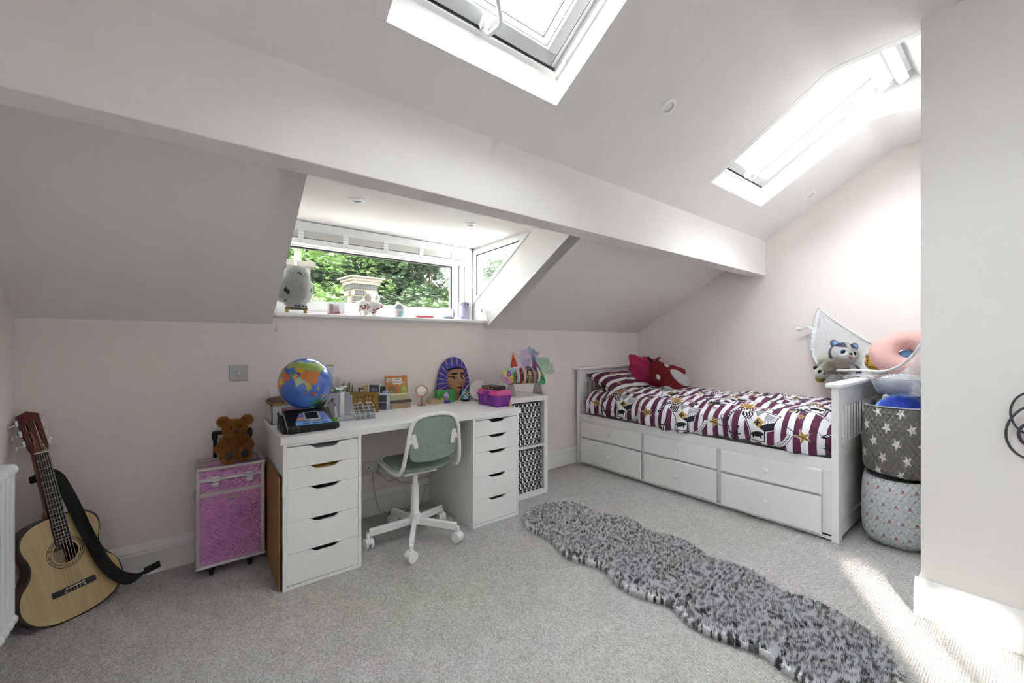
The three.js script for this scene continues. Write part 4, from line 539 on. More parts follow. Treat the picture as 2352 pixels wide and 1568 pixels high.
{ // globe on an electronic base
  const tx = ctex(2048, 1024, (c, W, H) => {
    c.fillStyle = '#2b66c4'; c.fillRect(0, 0, W, H); const X = (l) => (l + 180) / 360 * W, Y = (l) => (90 - l) / 180 * H, r = rng(11);
    for (let k = 0; k < 90; k++) { c.fillStyle = k % 2 ? 'rgba(70,132,214,0.25)' : 'rgba(28,82,176,0.25)'; c.beginPath(); c.ellipse(r() * W, H * (0.25 + 0.6 * r()), 40 + r() * 90, 20 + r() * 50, r() * 3, 0, 7); c.fill(); }
    c.strokeStyle = 'rgba(160,196,236,0.45)'; c.lineWidth = 2; for (let l = -180; l < 180; l += 30) { c.beginPath(); c.moveTo(X(l), 0); c.lineTo(X(l), H); c.stroke(); } for (const l of [-60, -30, -23, 0, 23, 30, 60]) { c.beginPath(); c.moveTo(0, Y(l)); c.lineTo(W, Y(l)); c.stroke(); }
    for (const [col, pts] of LAND) { c.beginPath(); for (let q = 0; q < pts.length; q++) { const [a, b] = pts[q], [d, e] = pts[(q + 1) % pts.length]; for (let s = 0; s < 6; s++) { const j = s ? 1.6 : 0, x = X(mix(a, d, s / 6) + (r() - 0.5) * j), y = Y(mix(b, e, s / 6) + (r() - 0.5) * j); q + s ? c.lineTo(x, y) : c.moveTo(x, y); } } c.closePath(); c.fillStyle = '#' + new THREE.Color(col).getHexString(); c.fill(); c.strokeStyle = 'rgba(60,50,30,0.5)'; c.lineWidth = 1.5; c.stroke(); }
    c.fillStyle = 'rgba(20,24,30,0.7)'; for (let k = 0; k < 240; k++) { const l = r() * 360 - 180, a = r() * 120 - 50, w = 8 + r() * 26; c.save(); c.translate(X(l), Y(a)); c.rotate((r() - 0.5) * 0.6); for (let q = 0; q < w; q += 5) c.fillRect(q, r() * 2, 3.4, 4); c.restore(); }
  });
  const t = thing('talking_globe', 'blue globe on a black electronic base with a small screen', 'globe', [0.478, DY, -2.36]);
  const BL = M(0x19191b, 0.4), gl = obj('globe_ball', new THREE.SphereGeometry(0.134, 72, 48), M(0xffffff, 0.12, { map: tx, clearcoat: 1, clearcoatRoughness: 0.04 }), t); gl.position.set(-0.004, 0.236, -0.035); gl.rotation.set(R(20), R(163), R(-8), 'ZXY');
  const side = [[0.105, 0], [0.108, 0.026], [0.098, 0.034], [0.0, 0.084], [-0.035, 0.098], [-0.07, 0.094], [-0.1, 0.05], [-0.105, 0]]; // z, y
  obj('base', [prism(side, -0.108, 0.112), prism([[0.09, 0], [0.09, 0.022], [-0.02, 0.075], [-0.08, 0.07], [-0.1, 0.04], [-0.1, 0]], -0.128, 0.122), bx(0.055, 0.038, 0.05, [-0.085, 0.0192, 0.098], 0.014), bx(0.05, 0.036, 0.048, [0.108, 0.0182, 0.085], 0.014)], BL, t);
  obj('speaker_louvre', [0, 1, 2, 3, 4, 5].map((k) => tf(bx(0.010, 0.004, 0.085, [0, 0, 0], 0.0018), [-0.127, 0.022 + 0.0085 * k, 0.02 - 0.013 * k], [R(28), 0, 0])), M(0x2c2c2f, 0.5), t);
  obj('trim_line', tf(tube([[-0.1, 0.008, 0.113], [-0.108, 0.03, 0.1], [-0.112, 0.082, 0.0], [-0.125, 0.085, -0.02]], 0.0022, 24, 6), [-0.006, 0.004, 0]), M(0xc8c8cc, 0.4), t);
  obj('arm', tube([[0.05, 0.085, -0.055], [0.075, 0.105, -0.06], [0.09, 0.14, -0.06], [0.10, 0.17, -0.05]], 0.017, 20, 10), BL, t);
  const pt = ctex(512, 256, (c) => { const g = ['#6d7fd0', '#7f8fdc', '#79a9e0']; c.fillStyle = g[0]; c.fillRect(0, 0, 512, 256); c.fillStyle = g[2]; c.fillRect(0, 190, 512, 66); const r = rng(2); c.fillStyle = '#e9e6f4'; c.beginPath(); c.arc(90, 40, 22, 0, 7); c.fill(); c.fillStyle = '#3a3a70'; c.fillRect(78, 30, 24, 16); c.fillStyle = '#e7a58a'; c.fillRect(20, 110, 110, 44); c.fillStyle = '#e06a7a'; c.fillRect(400, 46, 110, 30); c.fillStyle = '#b03c48'; for (let k = 0; k < 12; k++) c.fillRect(110 + r() * 60, 170 + r() * 36, 12, 8); c.fillStyle = '#3b3a8c'; for (const x of [90, 230, 360]) c.fillRect(x, 222, 90, 22); c.fillStyle = '#e9f0f0'; c.fillRect(210, 190, 40, 18); c.fillStyle = '#59b080'; c.fillRect(165, 178, 60, 22); c.fillStyle = '#c05aa8'; c.fillRect(300, 172, 60, 22); for (let k = 0; k < 60; k++) { c.fillStyle = '#46408c'; c.fillRect(10 + r() * 490, 10 + r() * 200, 5, 3); } });
  const fr = new THREE.Group(); fr.name = 'control_panel'; t.add(fr); fr.position.set(0.012, 0.0, 0); const ang = Math.atan2(0.05, 0.098), pz = (g) => tf(g.rotateX(-PI / 2 + ang), [0, 0.0605, 0.05]);
  const pshape = ext([[-0.085, -0.052], [0.085, -0.052], [0.085, -0.045], [0.062, 0.048], [-0.055, 0.048], [-0.085, -0.03]], 0.002, 0.0008), uv = pshape.attributes.uv, po = pshape.attributes.position; for (let i = 0; i < uv.count; i++) uv.setXY(i, (po.getX(i) + 0.086) / 0.172, (po.getY(i) + 0.053) / 0.103);
  obj('panel', pz(pshape), M(0xffffff, 0.35, { map: pt }), fr);
  obj('screen_bezel', pz(tf(ext(rrect(0.072, 0.068, 0.008), 0.005, 0.002), [-0.004, 0.012, 0.002])), M(0xc9ccd2, 0.35, { metalness: 0.3 }), fr); obj('screen', pz(tf(ext(rrect(0.058, 0.052, 0.004), 0.001, 0.0004), [-0.004, 0.012, 0.0092])), M(0x23252a, 0.25), fr);
  const pen = thing('stylus_pen', 'silver stylus pen with green tip standing in the globe base', 'pen', [0.596, DY + 0.036, -2.275]); pen.rotation.z = 0.06;
  obj('barrel', tf(lathe([[0, 0.012], [0.0075, 0.012], [0.0085, 0.03], [0.0075, 0.06], [0.006, 0.078], [0, 0.08]], 20)), M(0xc4c6ca, 0.3, { metalness: 0.3 }), pen); obj('tip', cy(0.009, 0.0085, 0.018, [0, 0.0095, 0]), M(0x7cc23c, 0.4), pen); obj('cord', tube([[0, 0.08, 0], [-0.001, 0.098, 0], [-0.012, 0.113, -0.004], [-0.024, 0.108, -0.01], [-0.032, 0.085, -0.014], [-0.026, 0.05, -0.018], [-0.012, 0.015, -0.022]], 0.0014, 50, 6), DARK, pen);
}
{ // white storage box, its contents
  const t = thing('keepsake_box', 'white box with a brown wooden rim behind the globe', 'box', [0.470, DY, -2.678]), WX = 0.262, D = 0.205;
  obj('walls', [bb(-WX / 2, WX / 2, 0, 0.005, -D / 2, D / 2), bb(-WX / 2, -WX / 2 + 0.006, 0, 0.108, -D / 2, D / 2), bb(WX / 2 - 0.006, WX / 2, 0, 0.108, -D / 2, D / 2), bb(-WX / 2, WX / 2, 0, 0.108, -D / 2, -D / 2 + 0.006), bb(-WX / 2, WX / 2, 0, 0.108, D / 2 - 0.006, D / 2)], M(0xd4d5d8, 0.6), t);
  const W2 = WX / 2 + 0.003, D2 = D / 2 + 0.003; obj('rim', [bb(-W2, -W2 + 0.011, 0.102, 0.115, -D2, D2, 0.002), bb(W2 - 0.011, W2, 0.102, 0.115, -D2, D2, 0.002), bb(-W2, W2, 0.102, 0.115, -D2, -D2 + 0.011, 0.002), bb(-W2, W2, 0.102, 0.115, D2 - 0.011, D2, 0.002)], M(0xa08256, 0.7), t);
  tag(obj('notebook', tf(bx(0.14, 0.022, 0.09, [0, 0, 0], 0.004), [0.415, DY + 0.124, -2.69], [0.16, 0.25, 0.1]), M(0x5e4638, 0.7)), 'brown notebook on top of the things in the white rimmed box', 'notebook');
  tag(obj('photo_print', tf(bx(0.075, 0.055, 0.004, [0, 0, 0], 0.001), [0.392, DY + 0.148, -2.752], [-0.4, 0.2, 0]), M(0xb9bcc4, 0.6)), 'pale grey card standing up in the white rimmed box', 'card'); tag(obj('black_pouch', tf(bx(0.12, 0.06, 0.08, [0, 0, 0], 0.018), [0.44, DY + 0.048, -2.66], [0, 0.2, 0]), M(0x26221f, 0.8)), 'dark pouch inside the white rimmed box', 'pouch');
  tag(obj('pink_card', tf(bx(0.115, 0.09, 0.003, [0, 0, 0], 0.0008), [0.445, DY + 0.046, -2.566], [-0.05, 0, 0]), M(0xffffff, 0.8, { map: ctex(128, 96, (c) => { c.fillStyle = '#b07ca0'; c.fillRect(0, 0, 128, 96); c.fillStyle = '#6a4462'; const r = rng(8); for (let k = 0; k < 26; k++) c.fillRect(30 + (k % 9) * 8, 14 + Math.floor(k / 9) * 20 + r() * 4, 4, 4); }) })), 'pink greeting card propped against the white box behind the globe', 'card');
  const ct = thing('tall_carton', 'tall white carton standing against the wall behind the globe', 'carton', [0.665, DY, -2.788]); obj('carton_body', bx(0.10, 0.305, 0.055, [0, 0.1525, 0], 0.002), M(0xd9d9da, 0.6), ct); obj('lid_edge', bx(0.102, 0.006, 0.057, [0, 0.304, 0], 0.001), M(0xbca78a, 0.7), ct);
}
{ // mini chest, tissue, paper wallet
  const t = thing('mini_drawer_chest', 'small white paper chest of drawers with a pink unicorn print beside the globe', 'mini chest', [0.665, DY, -2.634], R(-37)), P = M(0xd6d5d8, 0.6), pr = ctex(256, 256, (c) => { c.fillStyle = '#d9d8dc'; c.fillRect(0, 0, 256, 256); c.fillStyle = '#8a5a80'; const r = rng(4); c.beginPath(); c.moveTo(150, 200); c.lineTo(160, 110); c.lineTo(185, 90); c.lineTo(200, 120); c.lineTo(186, 140); c.lineTo(205, 200); c.lineTo(190, 200); c.lineTo(176, 160); c.lineTo(166, 200); c.fill(); for (let k = 0; k < 26; k++) { c.fillStyle = k % 2 ? '#b890ac' : '#6a6478'; c.fillRect(20 + r() * 210, 30 + r() * 60, 8, 5); } });
  obj('carcass', bx(0.13, 0.15, 0.066, [0, 0.075, 0], 0.002), P, t); obj('drawer', bx(0.108, 0.062, 0.004, [0, 0.109, 0.034], 0.001), M(0xffffff, 0.6, { map: pr }), t);
  for (const [x, y] of [[-0.028, 0.055], [0.028, 0.055], [-0.028, 0.02], [0.028, 0.02]]) { const d = obj('drawer', bx(0.05, 0.03, 0.004, [x, y, 0.034], 0.001), P, t); obj('knob', sp(0.005, [x, y, 0.039], [1.3, 0.9, 0.8]), STEEL, d); }
  const tg = new THREE.PlaneGeometry(0.13, 0.10, 26, 20), tp = tg.attributes.position; for (let i = 0; i < tp.count; i++) { const x = tp.getX(i), y = tp.getY(i); tp.setXYZ(i, x, 0.165 + 0.012 + 0.035 * (vnoise(x * 30 + 5, y * 30 + 9, 0, 3) - 0.5) + 0.016 * (vnoise(x * 80, y * 80, 0, 4) - 0.5) - 2.2 * y * y, -y * 0.9); } tg.computeVertexNormals();
  tag(obj('tissue_paper', tf(tg, [0.68, DY - 0.002, -2.63], [0, R(-30), 0]), new THREE.MeshPhysicalMaterial({ color: 0xe4e4e6, roughness: 0.9, side: THREE.DoubleSide })), 'crumpled white tissue paper lying on the unicorn mini chest', 'tissue');
  tag(obj('paper_wallet', tf(ext([[0, 0], [0.05, 0], [0.055, 0.125], [0.02, 0.13], [0, 0.11]], 0.003, 0.0005), [0.735, DY, -2.645], [0, R(-30), 0]), M(0xcdd2da, 0.6)), 'pale grey paper wallet standing between the mini chest and the tiger picture', 'wallet');
}
{ const t = thing('toy_bottle', 'small clear bottle with green base and white side label behind the pencils', 'bottle', [0.738, DY, -2.775]); obj('base', cy(0.03, 0.03, 0.135, [0, 0.0675, 0]), M(0xd6d6d4, 0.5), t); obj('ring', cy(0.031, 0.031, 0.026, [0, 0.148, 0]), GREEN, t); obj('bottle_body', lathe([[0.014, 0.161], [0.015, 0.20], [0.015, 0.23], [0, 0.232]], 24), CLEAR, t); obj('label', [bx(0.014, 0.06, 0.003, [0.008, 0.196, 0.016], 0.001), bx(0.05, 0.01, 0.02, [0.034, 0.165, 0.01], 0.003)], M(0xd8dad8, 0.5), t); }
{ // pencil pot
  const t = thing('pencil_pot', 'white pot of coloured pencils behind the tiger picture', 'pot', [0.79, DY, -2.779]); obj('pot', lathe([[0, 0], [0.032, 0], [0.034, 0.13], [0.031, 0.13], [0.029, 0.005], [0, 0.005]], 28), M(0xd5d3cf, 0.5), t);
  const cols = [0x2f7d3a, 0xb5653a, 0x1f6a3c, 0x3a3a3e, 0xd8d8da, 0xc9a01e, 0x2f8f4a, 0xc04a28, 0x232326, 0x8a4a36], nm = ['dark green', 'orange brown', 'forest green', 'charcoal', 'white', 'yellow', 'leaf green', 'red orange', 'black', 'brown'];
  cols.forEach((c, k) => { const p = thing('pencil', nm[k] + ' pencil standing in the white pot' + (k === 4 ? ', the tallest' : ''), 'pencil', [0.79 + (k - 4.5) * 0.0055, DY + 0.006, -2.779 + ((k * 7) % 5 - 2) * 0.006]); p.rotation.set(((k * 3) % 4 - 1.5) * 0.03, 0, -(k - 4.5) * 0.018); const h = k === 4 ? 0.20 : 0.155 + ((k * 5) % 4) * 0.008; obj('shaft', cy(0.0036, 0.0036, h, [0, h / 2, 0], undefined, 6), M(c, 0.4), p); obj('sharpened_point', cy(0.0036, 0.0005, 0.015, [0, h + 0.0075, 0], undefined, 6), M(k === 4 ? 0xd8d8da : 0xc79a6e, 0.7), p); });
}
{ // tiger picture
  const tt = ctex(512, 352, (c) => {
    c.fillStyle = '#a98d4c'; c.fillRect(0, 0, 512, 352); const r = rng(21); for (let k = 0; k < 700; k++) { c.fillStyle = ['#c0a45c', '#8d7238', '#b59a5a', '#7a6434'][k % 4]; c.fillRect(r() * 512, r() * 352, 3 + r() * 10, 10 + r() * 34); }
    const tiger = (x, y, s) => { c.save(); c.translate(x, y); c.scale(s, s); c.fillStyle = '#8f6a2e'; c.beginPath(); c.ellipse(20, 120, 95, 110, 0, 0, 7); c.fill(); c.fillStyle = '#b27a30'; for (const q of [-1, 1]) { c.beginPath(); c.ellipse(q * 50, -52, 20, 22, 0, 0, 7); c.fill(); c.fillStyle = '#2a2018'; c.beginPath(); c.ellipse(q * 50, -52, 10, 12, 0, 0, 7); c.fill(); c.fillStyle = '#b27a30'; } c.beginPath(); c.ellipse(0, 0, 66, 66, 0, 0, 7); c.fill(); c.fillStyle = '#e0d6c0'; for (const q of [-1, 1]) { c.beginPath(); c.ellipse(q * 24, -16, 17, 13, q * 0.3, 0, 7); c.fill(); c.beginPath(); c.ellipse(q * 20, 38, 26, 20, 0, 0, 7); c.fill(); } c.fillStyle = '#b07a34'; c.fillRect(-15, -20, 30, 44); c.fillStyle = '#1c1610'; for (const q of [-1, 1]) { c.beginPath(); c.ellipse(q * 24, -14, 7, 6, 0, 0, 7); c.fill(); for (let k = 0; k < 5; k++) { c.beginPath(); c.ellipse(q * (46 + k * 3), -26 + k * 19, 16, 3.4, q * (0.4 - k * 0.2), 0, 7); c.fill(); } } for (let k = 0; k < 3; k++) { c.beginPath(); c.ellipse(0, -60 + k * 10, 20 - k * 5, 3, 0, 0, 7); c.fill(); } c.fillStyle = '#b0605a'; c.beginPath(); c.moveTo(-14, 20); c.lineTo(14, 20); c.lineTo(0, 34); c.fill(); c.fillStyle = '#c9706a'; c.fillRect(-8, 54, 16, 14); c.fillStyle = '#2a2014'; for (let k = 0; k < 7; k++) { c.save(); c.rotate(0.1 * (k - 3)); c.fillRect(-70 + k * 24, 84 + (k % 2) * 22, 6, 60); c.restore(); } c.restore(); };
    tiger(190, 150, 0.85); tiger(345, 130, 1.22);
  });
  const t = thing('tiger_picture', 'unframed picture of two tigers propped behind the clear organiser', 'picture', [0.874, DY, -2.682], R(-42)); t.rotation.order = 'YXZ'; t.rotation.x = -0.08; const g = bx(0.192, 0.13, 0.012, [0, 0.065, 0], 0.0008);
  obj('canvas_edge', g, M(0x6a5424, 0.8), t); obj('print', bx(0.19, 0.128, 0.001, [0, 0.065, 0.0066]), M(0xffffff, 0.6, { map: tt }), t);
}
{ // clear acrylic organiser: four columns by three rising rows
  const t = thing('acrylic_organiser', 'clear acrylic lipstick organiser with stepped compartments at the front of the desk', 'organiser', [0.80, DY, -2.455], R(-4)), W = 0.118, pl = [], ed = [], hz = [[0.042, 0.032], [0.014, 0.055], [-0.014, 0.072], [-0.042, 0.086]];
  for (let k = 0; k <= 4; k++) { const x = -W / 2 + W * k / 4; pl.push(prism([[0.042, 0], [0.042, 0.032], [-0.03, 0.086], [-0.042, 0.086], [-0.042, 0]], x - 0.0009, x + 0.0009)); ed.push(rod([x, 0.032, 0.042], [x, 0.086, -0.03], 0.0013, 6), rod([x, 0.001, 0.042], [x, 0.032, 0.042], 0.0013, 6)); }
  for (const [z, h] of hz) { pl.push(bb(-W / 2, W / 2, 0, h, z - 0.0009, z + 0.0009)); ed.push(rod([-W / 2, h, z], [W / 2, h, z], 0.0013, 6)); } pl.push(bb(-W / 2, W / 2, 0, 0.002, -0.042, 0.042)); ed.push(rod([-W / 2, 0.001, 0.042], [W / 2, 0.001, 0.042], 0.0013, 6));
  obj('panels', pl, CLEAR, t); obj('polished_edges', ed, CLEAREDGE, t);
  const u = thing('acrylic_tray', 'low clear acrylic tray with a tall end beside the globe', 'tray', [0.695, DY, -2.465], R(-4)); obj('tray', [bb(-0.048, 0.042, 0, 0.002, -0.045, 0.03), bb(-0.048, 0.042, 0, 0.03, 0.028, 0.03), bb(-0.048, 0.042, 0, 0.03, -0.045, -0.043), prism([[0.03, 0], [0.03, 0.03], [-0.02, 0.08], [-0.045, 0.08], [-0.045, 0]], -0.05, -0.048), prism([[0.03, 0], [0.03, 0.03], [-0.045, 0.05], [-0.045, 0]], 0.041, 0.043)], CLEAR, u);
  obj('polished_edges', [rod([-0.048, 0.03, 0.029], [0.042, 0.03, 0.029], 0.0013, 6), rod([-0.049, 0.03, 0.03], [-0.049, 0.08, -0.02], 0.0013, 6), rod([0.042, 0.03, 0.03], [0.042, 0.05, -0.045], 0.0013, 6), rod([-0.049, 0, 0.03], [-0.049, 0.03, 0.03], 0.0013, 6)], CLEAREDGE, u);
  tag(obj('hair_clip', tf(bx(0.02, 0.004, 0.008, [0, 0, 0], 0.002), [0.718, DY + 0.0045, -2.445], [0, 0.4, 0]), M(0x9a5a80, 0.4)), 'small purple hair clip lying in the clear tray', 'hair clip');
}
{ // mini unit, prints, dark box, stack of boxes, book
  const t = thing('mini_drawer_unit', 'pale lilac mini drawer unit with two clear drawers behind the tiger picture', 'drawer unit', [1.012, DY, -2.712], R(-45)), P = M(0xc3cbdd, 0.45); obj('shell', [bx(0.085, 0.004, 0.068, [0, 0.002, 0]), bx(0.085, 0.004, 0.068, [0, 0.103, 0], 0.001), bx(0.003, 0.104, 0.068, [-0.041, 0.052, 0]), bx(0.003, 0.104, 0.068, [0.041, 0.052, 0]), bx(0.085, 0.104, 0.003, [0, 0.052, -0.033]), bx(0.082, 0.003, 0.066, [0, 0.052, 0])], P, t);
  for (const [y, c] of [[0.028, 0x9aa0ac], [0.077, 0x6e727e]]) { const d = obj('clear_drawer', bx(0.076, 0.044, 0.06, [0, y, 0.003], 0.003), M(0xb9bec8, 0.12, { transmission: 0.75, thickness: 0 }), t); obj('drawer_contents', bx(0.06, 0.025, 0.045, [0.004, y - 0.006, 0], 0.01), M(c, 0.7), d); }
  tag(obj('bow', [tf(sp(0.012, [0, 0, 0], [1.2, 0.9, 0.6]), [1.038, DY + 0.117, -2.72], [0, 0, 0.6]), tf(sp(0.012, [0, 0, 0], [1.2, 0.7, 0.6]), [1.022, DY + 0.1135, -2.715], [0, 0, -0.3]), sp(0.006, [1.031, DY + 0.113, -2.714])], M(0xaebfdc, 0.6)), 'pale blue bow on the lilac mini drawer unit', 'bow');
  const dk = thing('dark_green_box', 'dark green box at the wall behind the small photo prints', 'box', [0.965, DY, -2.79]); obj('box_body', bx(0.165, 0.135, 0.045, [0, 0.0675, 0], 0.003), M(0x1d3226, 0.55), dk); obj('box_lid', bx(0.169, 0.022, 0.049, [0, 0.138, 0], 0.003), M(0x22402e, 0.5), dk);
  const print = (label, p, ry, ang, cols) => { const q = thing('photo_print', label, 'photo', p, ry); q.rotation.order = 'YXZ'; q.rotation.x = -0.2; q.rotation.z = ang; obj('border', bx(0.078, 0.066, 0.002, [0, 0.033, 0], 0.0005), M(0xdedddc, 0.5), q); obj('image', bx(0.064, 0.05, 0.001, [0, 0.035, 0.0012]), M(0xffffff, 0.4, { map: ctex(96, 80, (c) => { c.fillStyle = cols[0]; c.fillRect(0, 0, 96, 80); const r = rng(cols[0].length + cols[1].charCodeAt(2)); for (let k = 0; k < 26; k++) { c.fillStyle = cols[1 + k % (cols.length - 1)]; c.beginPath(); c.ellipse(25 + r() * 50, 40 + r() * 30, 3 + r() * 8, 2 + r() * 5, r() * 3, 0, 7); c.fill(); } }) }), q); };
  print('white-bordered photo print of a dark scene in front of the dark green box', [0.962, DY + 0.107, -2.743], R(-8), -0.06, ['#3a3a40', '#8a88a8', '#6a6a78', '#b0aec4']); print('white-bordered photo print half hidden behind the dark photo print', [0.918, DY + 0.105, -2.758], R(-4), 0.05, ['#b8a468', '#c9ba82', '#8a8264']);
  const kb = thing('kraft_box', 'tan cardboard box with a black lid under the stack of yellow tins', 'box', [1.128, DY, -2.735]); obj('box_body', bx(0.142, 0.038, 0.105, [0, 0.019, 0], 0.002), M(0xb59f82, 0.85, { bumpMap: plasterBump, bumpScale: 0.0005 }), kb); obj('box_lid', bx(0.148, 0.017, 0.11, [0.002, 0.0465, 0], 0.002), M(0x38383b, 0.6), kb);
  const yt = ctex(128, 64, (c) => { c.fillStyle = '#c6c69c'; c.fillRect(0, 0, 128, 64); const r = rng(6); for (let k = 0; k < 40; k++) { c.fillStyle = ['#8a7a3a', '#6a6a5a', '#a89040'][k % 3]; c.beginPath(); c.arc(r() * 128, r() * 64, 1.5 + r() * 2, 0, 7); c.fill(); } });
  [0, 1, 2].forEach((k) => { const q = thing('yellow_tin', ['pale yellow tin at the bottom of the stack on the kraft box', 'pale yellow tin in the middle of the stack on the kraft box', 'pale yellow tin on top of the stack in front of the book'][k], 'tin', [1.122 + 0.002 * (k % 2), DY + 0.0555 + 0.0135 * k, -2.72], 0, 'stacked yellow tins'); obj('tin_body', bx(0.13, 0.0085, 0.066, [0, 0.0043, 0], 0.003), M(0xffffff, 0.5, { map: yt }), q); obj('tin_lid', bx(0.133, 0.0055, 0.069, [0, 0.0107, 0], 0.002), M(0xcaca9e, 0.5), q); });
  const bt = ctex(512, 512, (c) => { c.fillStyle = '#c9803c'; c.fillRect(0, 0, 512, 512); c.scale(1, 0.8); const r = rng(9); c.fillStyle = '#b36c2e'; for (let k = 0; k < 14; k++) { c.save(); c.translate(r() * 512, r() * 300); c.rotate(r() * 6); c.fillRect(-14, -3, 28, 6); c.restore(); }
    c.fillStyle = '#efece6'; c.fillRect(36, 60, 96, 106); c.fillStyle = '#26262a'; c.beginPath(); c.ellipse(84, 112, 26, 20, 0, 0, 7); c.fill(); c.beginPath(); c.ellipse(70, 88, 9, 10, 0, 0, 7); c.ellipse(102, 88, 9, 10, 0, 0, 7); c.fill(); c.fillStyle = '#efece6'; c.beginPath(); c.ellipse(86, 102, 16, 10, 0, 0, 7); c.fill(); c.fillStyle = '#26262a'; c.font = 'bold 26px sans-serif'; c.textAlign = 'center'; c.fillText('WWF', 84, 158);
    c.fillStyle = '#efece6'; c.beginPath(); c.roundRect ? c.roundRect(150, 55, 226, 180, 34) : c.rect(150, 55, 226, 180); c.fill(); c.beginPath(); c.moveTo(300, 225); c.lineTo(330, 285); c.lineTo(345, 215); c.fill(); c.fillStyle = '#4a4238'; c.font = 'bold 44px sans-serif'; c.fillText('· TEAM ·', 263, 115); c.fillStyle = '#b58a2a'; c.font = 'bold 64px sans-serif'; c.fillText('JAGUAR', 263, 196, 200);
    c.fillStyle = '#b08a5c'; c.beginPath(); c.ellipse(140, 420, 140, 150, 0, 0, 7); c.fill(); c.fillStyle = '#d8c4a0'; c.beginPath(); c.ellipse(140, 470, 70, 60, 0, 0, 7); c.fill(); c.fillStyle = '#2a2018'; for (let k = 0; k < 70; k++) { const a = r() * 6.28, q = 40 + r() * 95; c.beginPath(); c.ellipse(140 + q * Math.cos(a), 400 + q * Math.sin(a), 9, 6, a, 0, 7); c.fill(); } for (const s of [-1, 1]) { c.beginPath(); c.ellipse(140 + s * 46, 400, 14, 10, 0, 0, 7); c.fill(); } c.beginPath(); c.ellipse(140, 452, 24, 16, 0, 0, 7); c.fill();
    c.fillStyle = '#9cc45a'; c.beginPath(); c.ellipse(420, 420, 74, 150, 0, 0, 7); c.fill(); c.fillStyle = '#b9d47e'; c.fillRect(395, 300, 50, 120); c.fillStyle = '#c9b08c'; c.beginPath(); c.ellipse(424, 215, 34, 40, 0, 0, 7); c.fill(); c.fillStyle = '#b9cbe0'; c.beginPath(); c.ellipse(424, 180, 40, 34, 0, 3.1, 6.4); c.fill(); c.fillStyle = '#26262a'; c.beginPath(); c.arc(424, 140, 12, 0, 7); c.fill(); c.fillRect(370, 20, 40, 14); });
  const bk = thing('picture_book', 'orange childrens book with a jaguar and a green figure standing behind the tins', 'book', [1.134, DY + 0.056, -2.774]); bk.rotation.x = -0.07; obj('pages', bx(0.154, 0.156, 0.010, [0, 0.079, 0], 0.001), M(0xe3ddd0, 0.8), bk); obj('cover', [bx(0.158, 0.16, 0.002, [0, 0.08, -0.006], 0.0005)], M(0xb9722f, 0.5), bk); const cv = bx(0.158, 0.16, 0.002, [0, 0.08, 0.0062]); obj('front_cover', cv, M(0xffffff, 0.5, { map: bt }), bk);
}
{ // copper mirror
  const t = thing('vanity_mirror', 'small round copper vanity mirror on a thin stand', 'mirror', [1.296, DY, -2.715], R(-18)); obj('foot', lathe([[0, 0], [0.033, 0], [0.034, 0.003], [0.03, 0.0055], [0.008, 0.007], [0.0045, 0.012], [0, 0.012]], 40), COPPER, t); obj('stem', rod([0, 0.008, 0], [0, 0.066, 0], 0.0042, 14), COPPER, t);
  const h = new THREE.Group(); h.name = 'mirror_head'; t.add(h); h.position.set(0, 0.105, 0); h.rotation.x = R(-24); obj('rim', [tf(new THREE.TorusGeometry(0.0395, 0.0035, 10, 56)), tf(new THREE.CylinderGeometry(0.0395, 0.0395, 0.012, 48, 1, true), [0, 0, -0.005], [PI / 2, 0, 0]), cy(0.0385, 0.0385, 0.002, [0, 0, -0.009], [PI / 2, 0, 0], 40)], COPPER, h); obj('mirror_glass', cy(0.0375, 0.0375, 0.002, [0, 0, 0], [PI / 2, 0, 0], 48), M(0xf2f2f2, 0.02, { metalness: 1 }), h); obj('inner_ring', new THREE.TorusGeometry(0.0315, 0.0012, 8, 48), M(0xd8d0c8, 0.2, { metalness: 0.8 }), h).position.z = 0.0012;
}
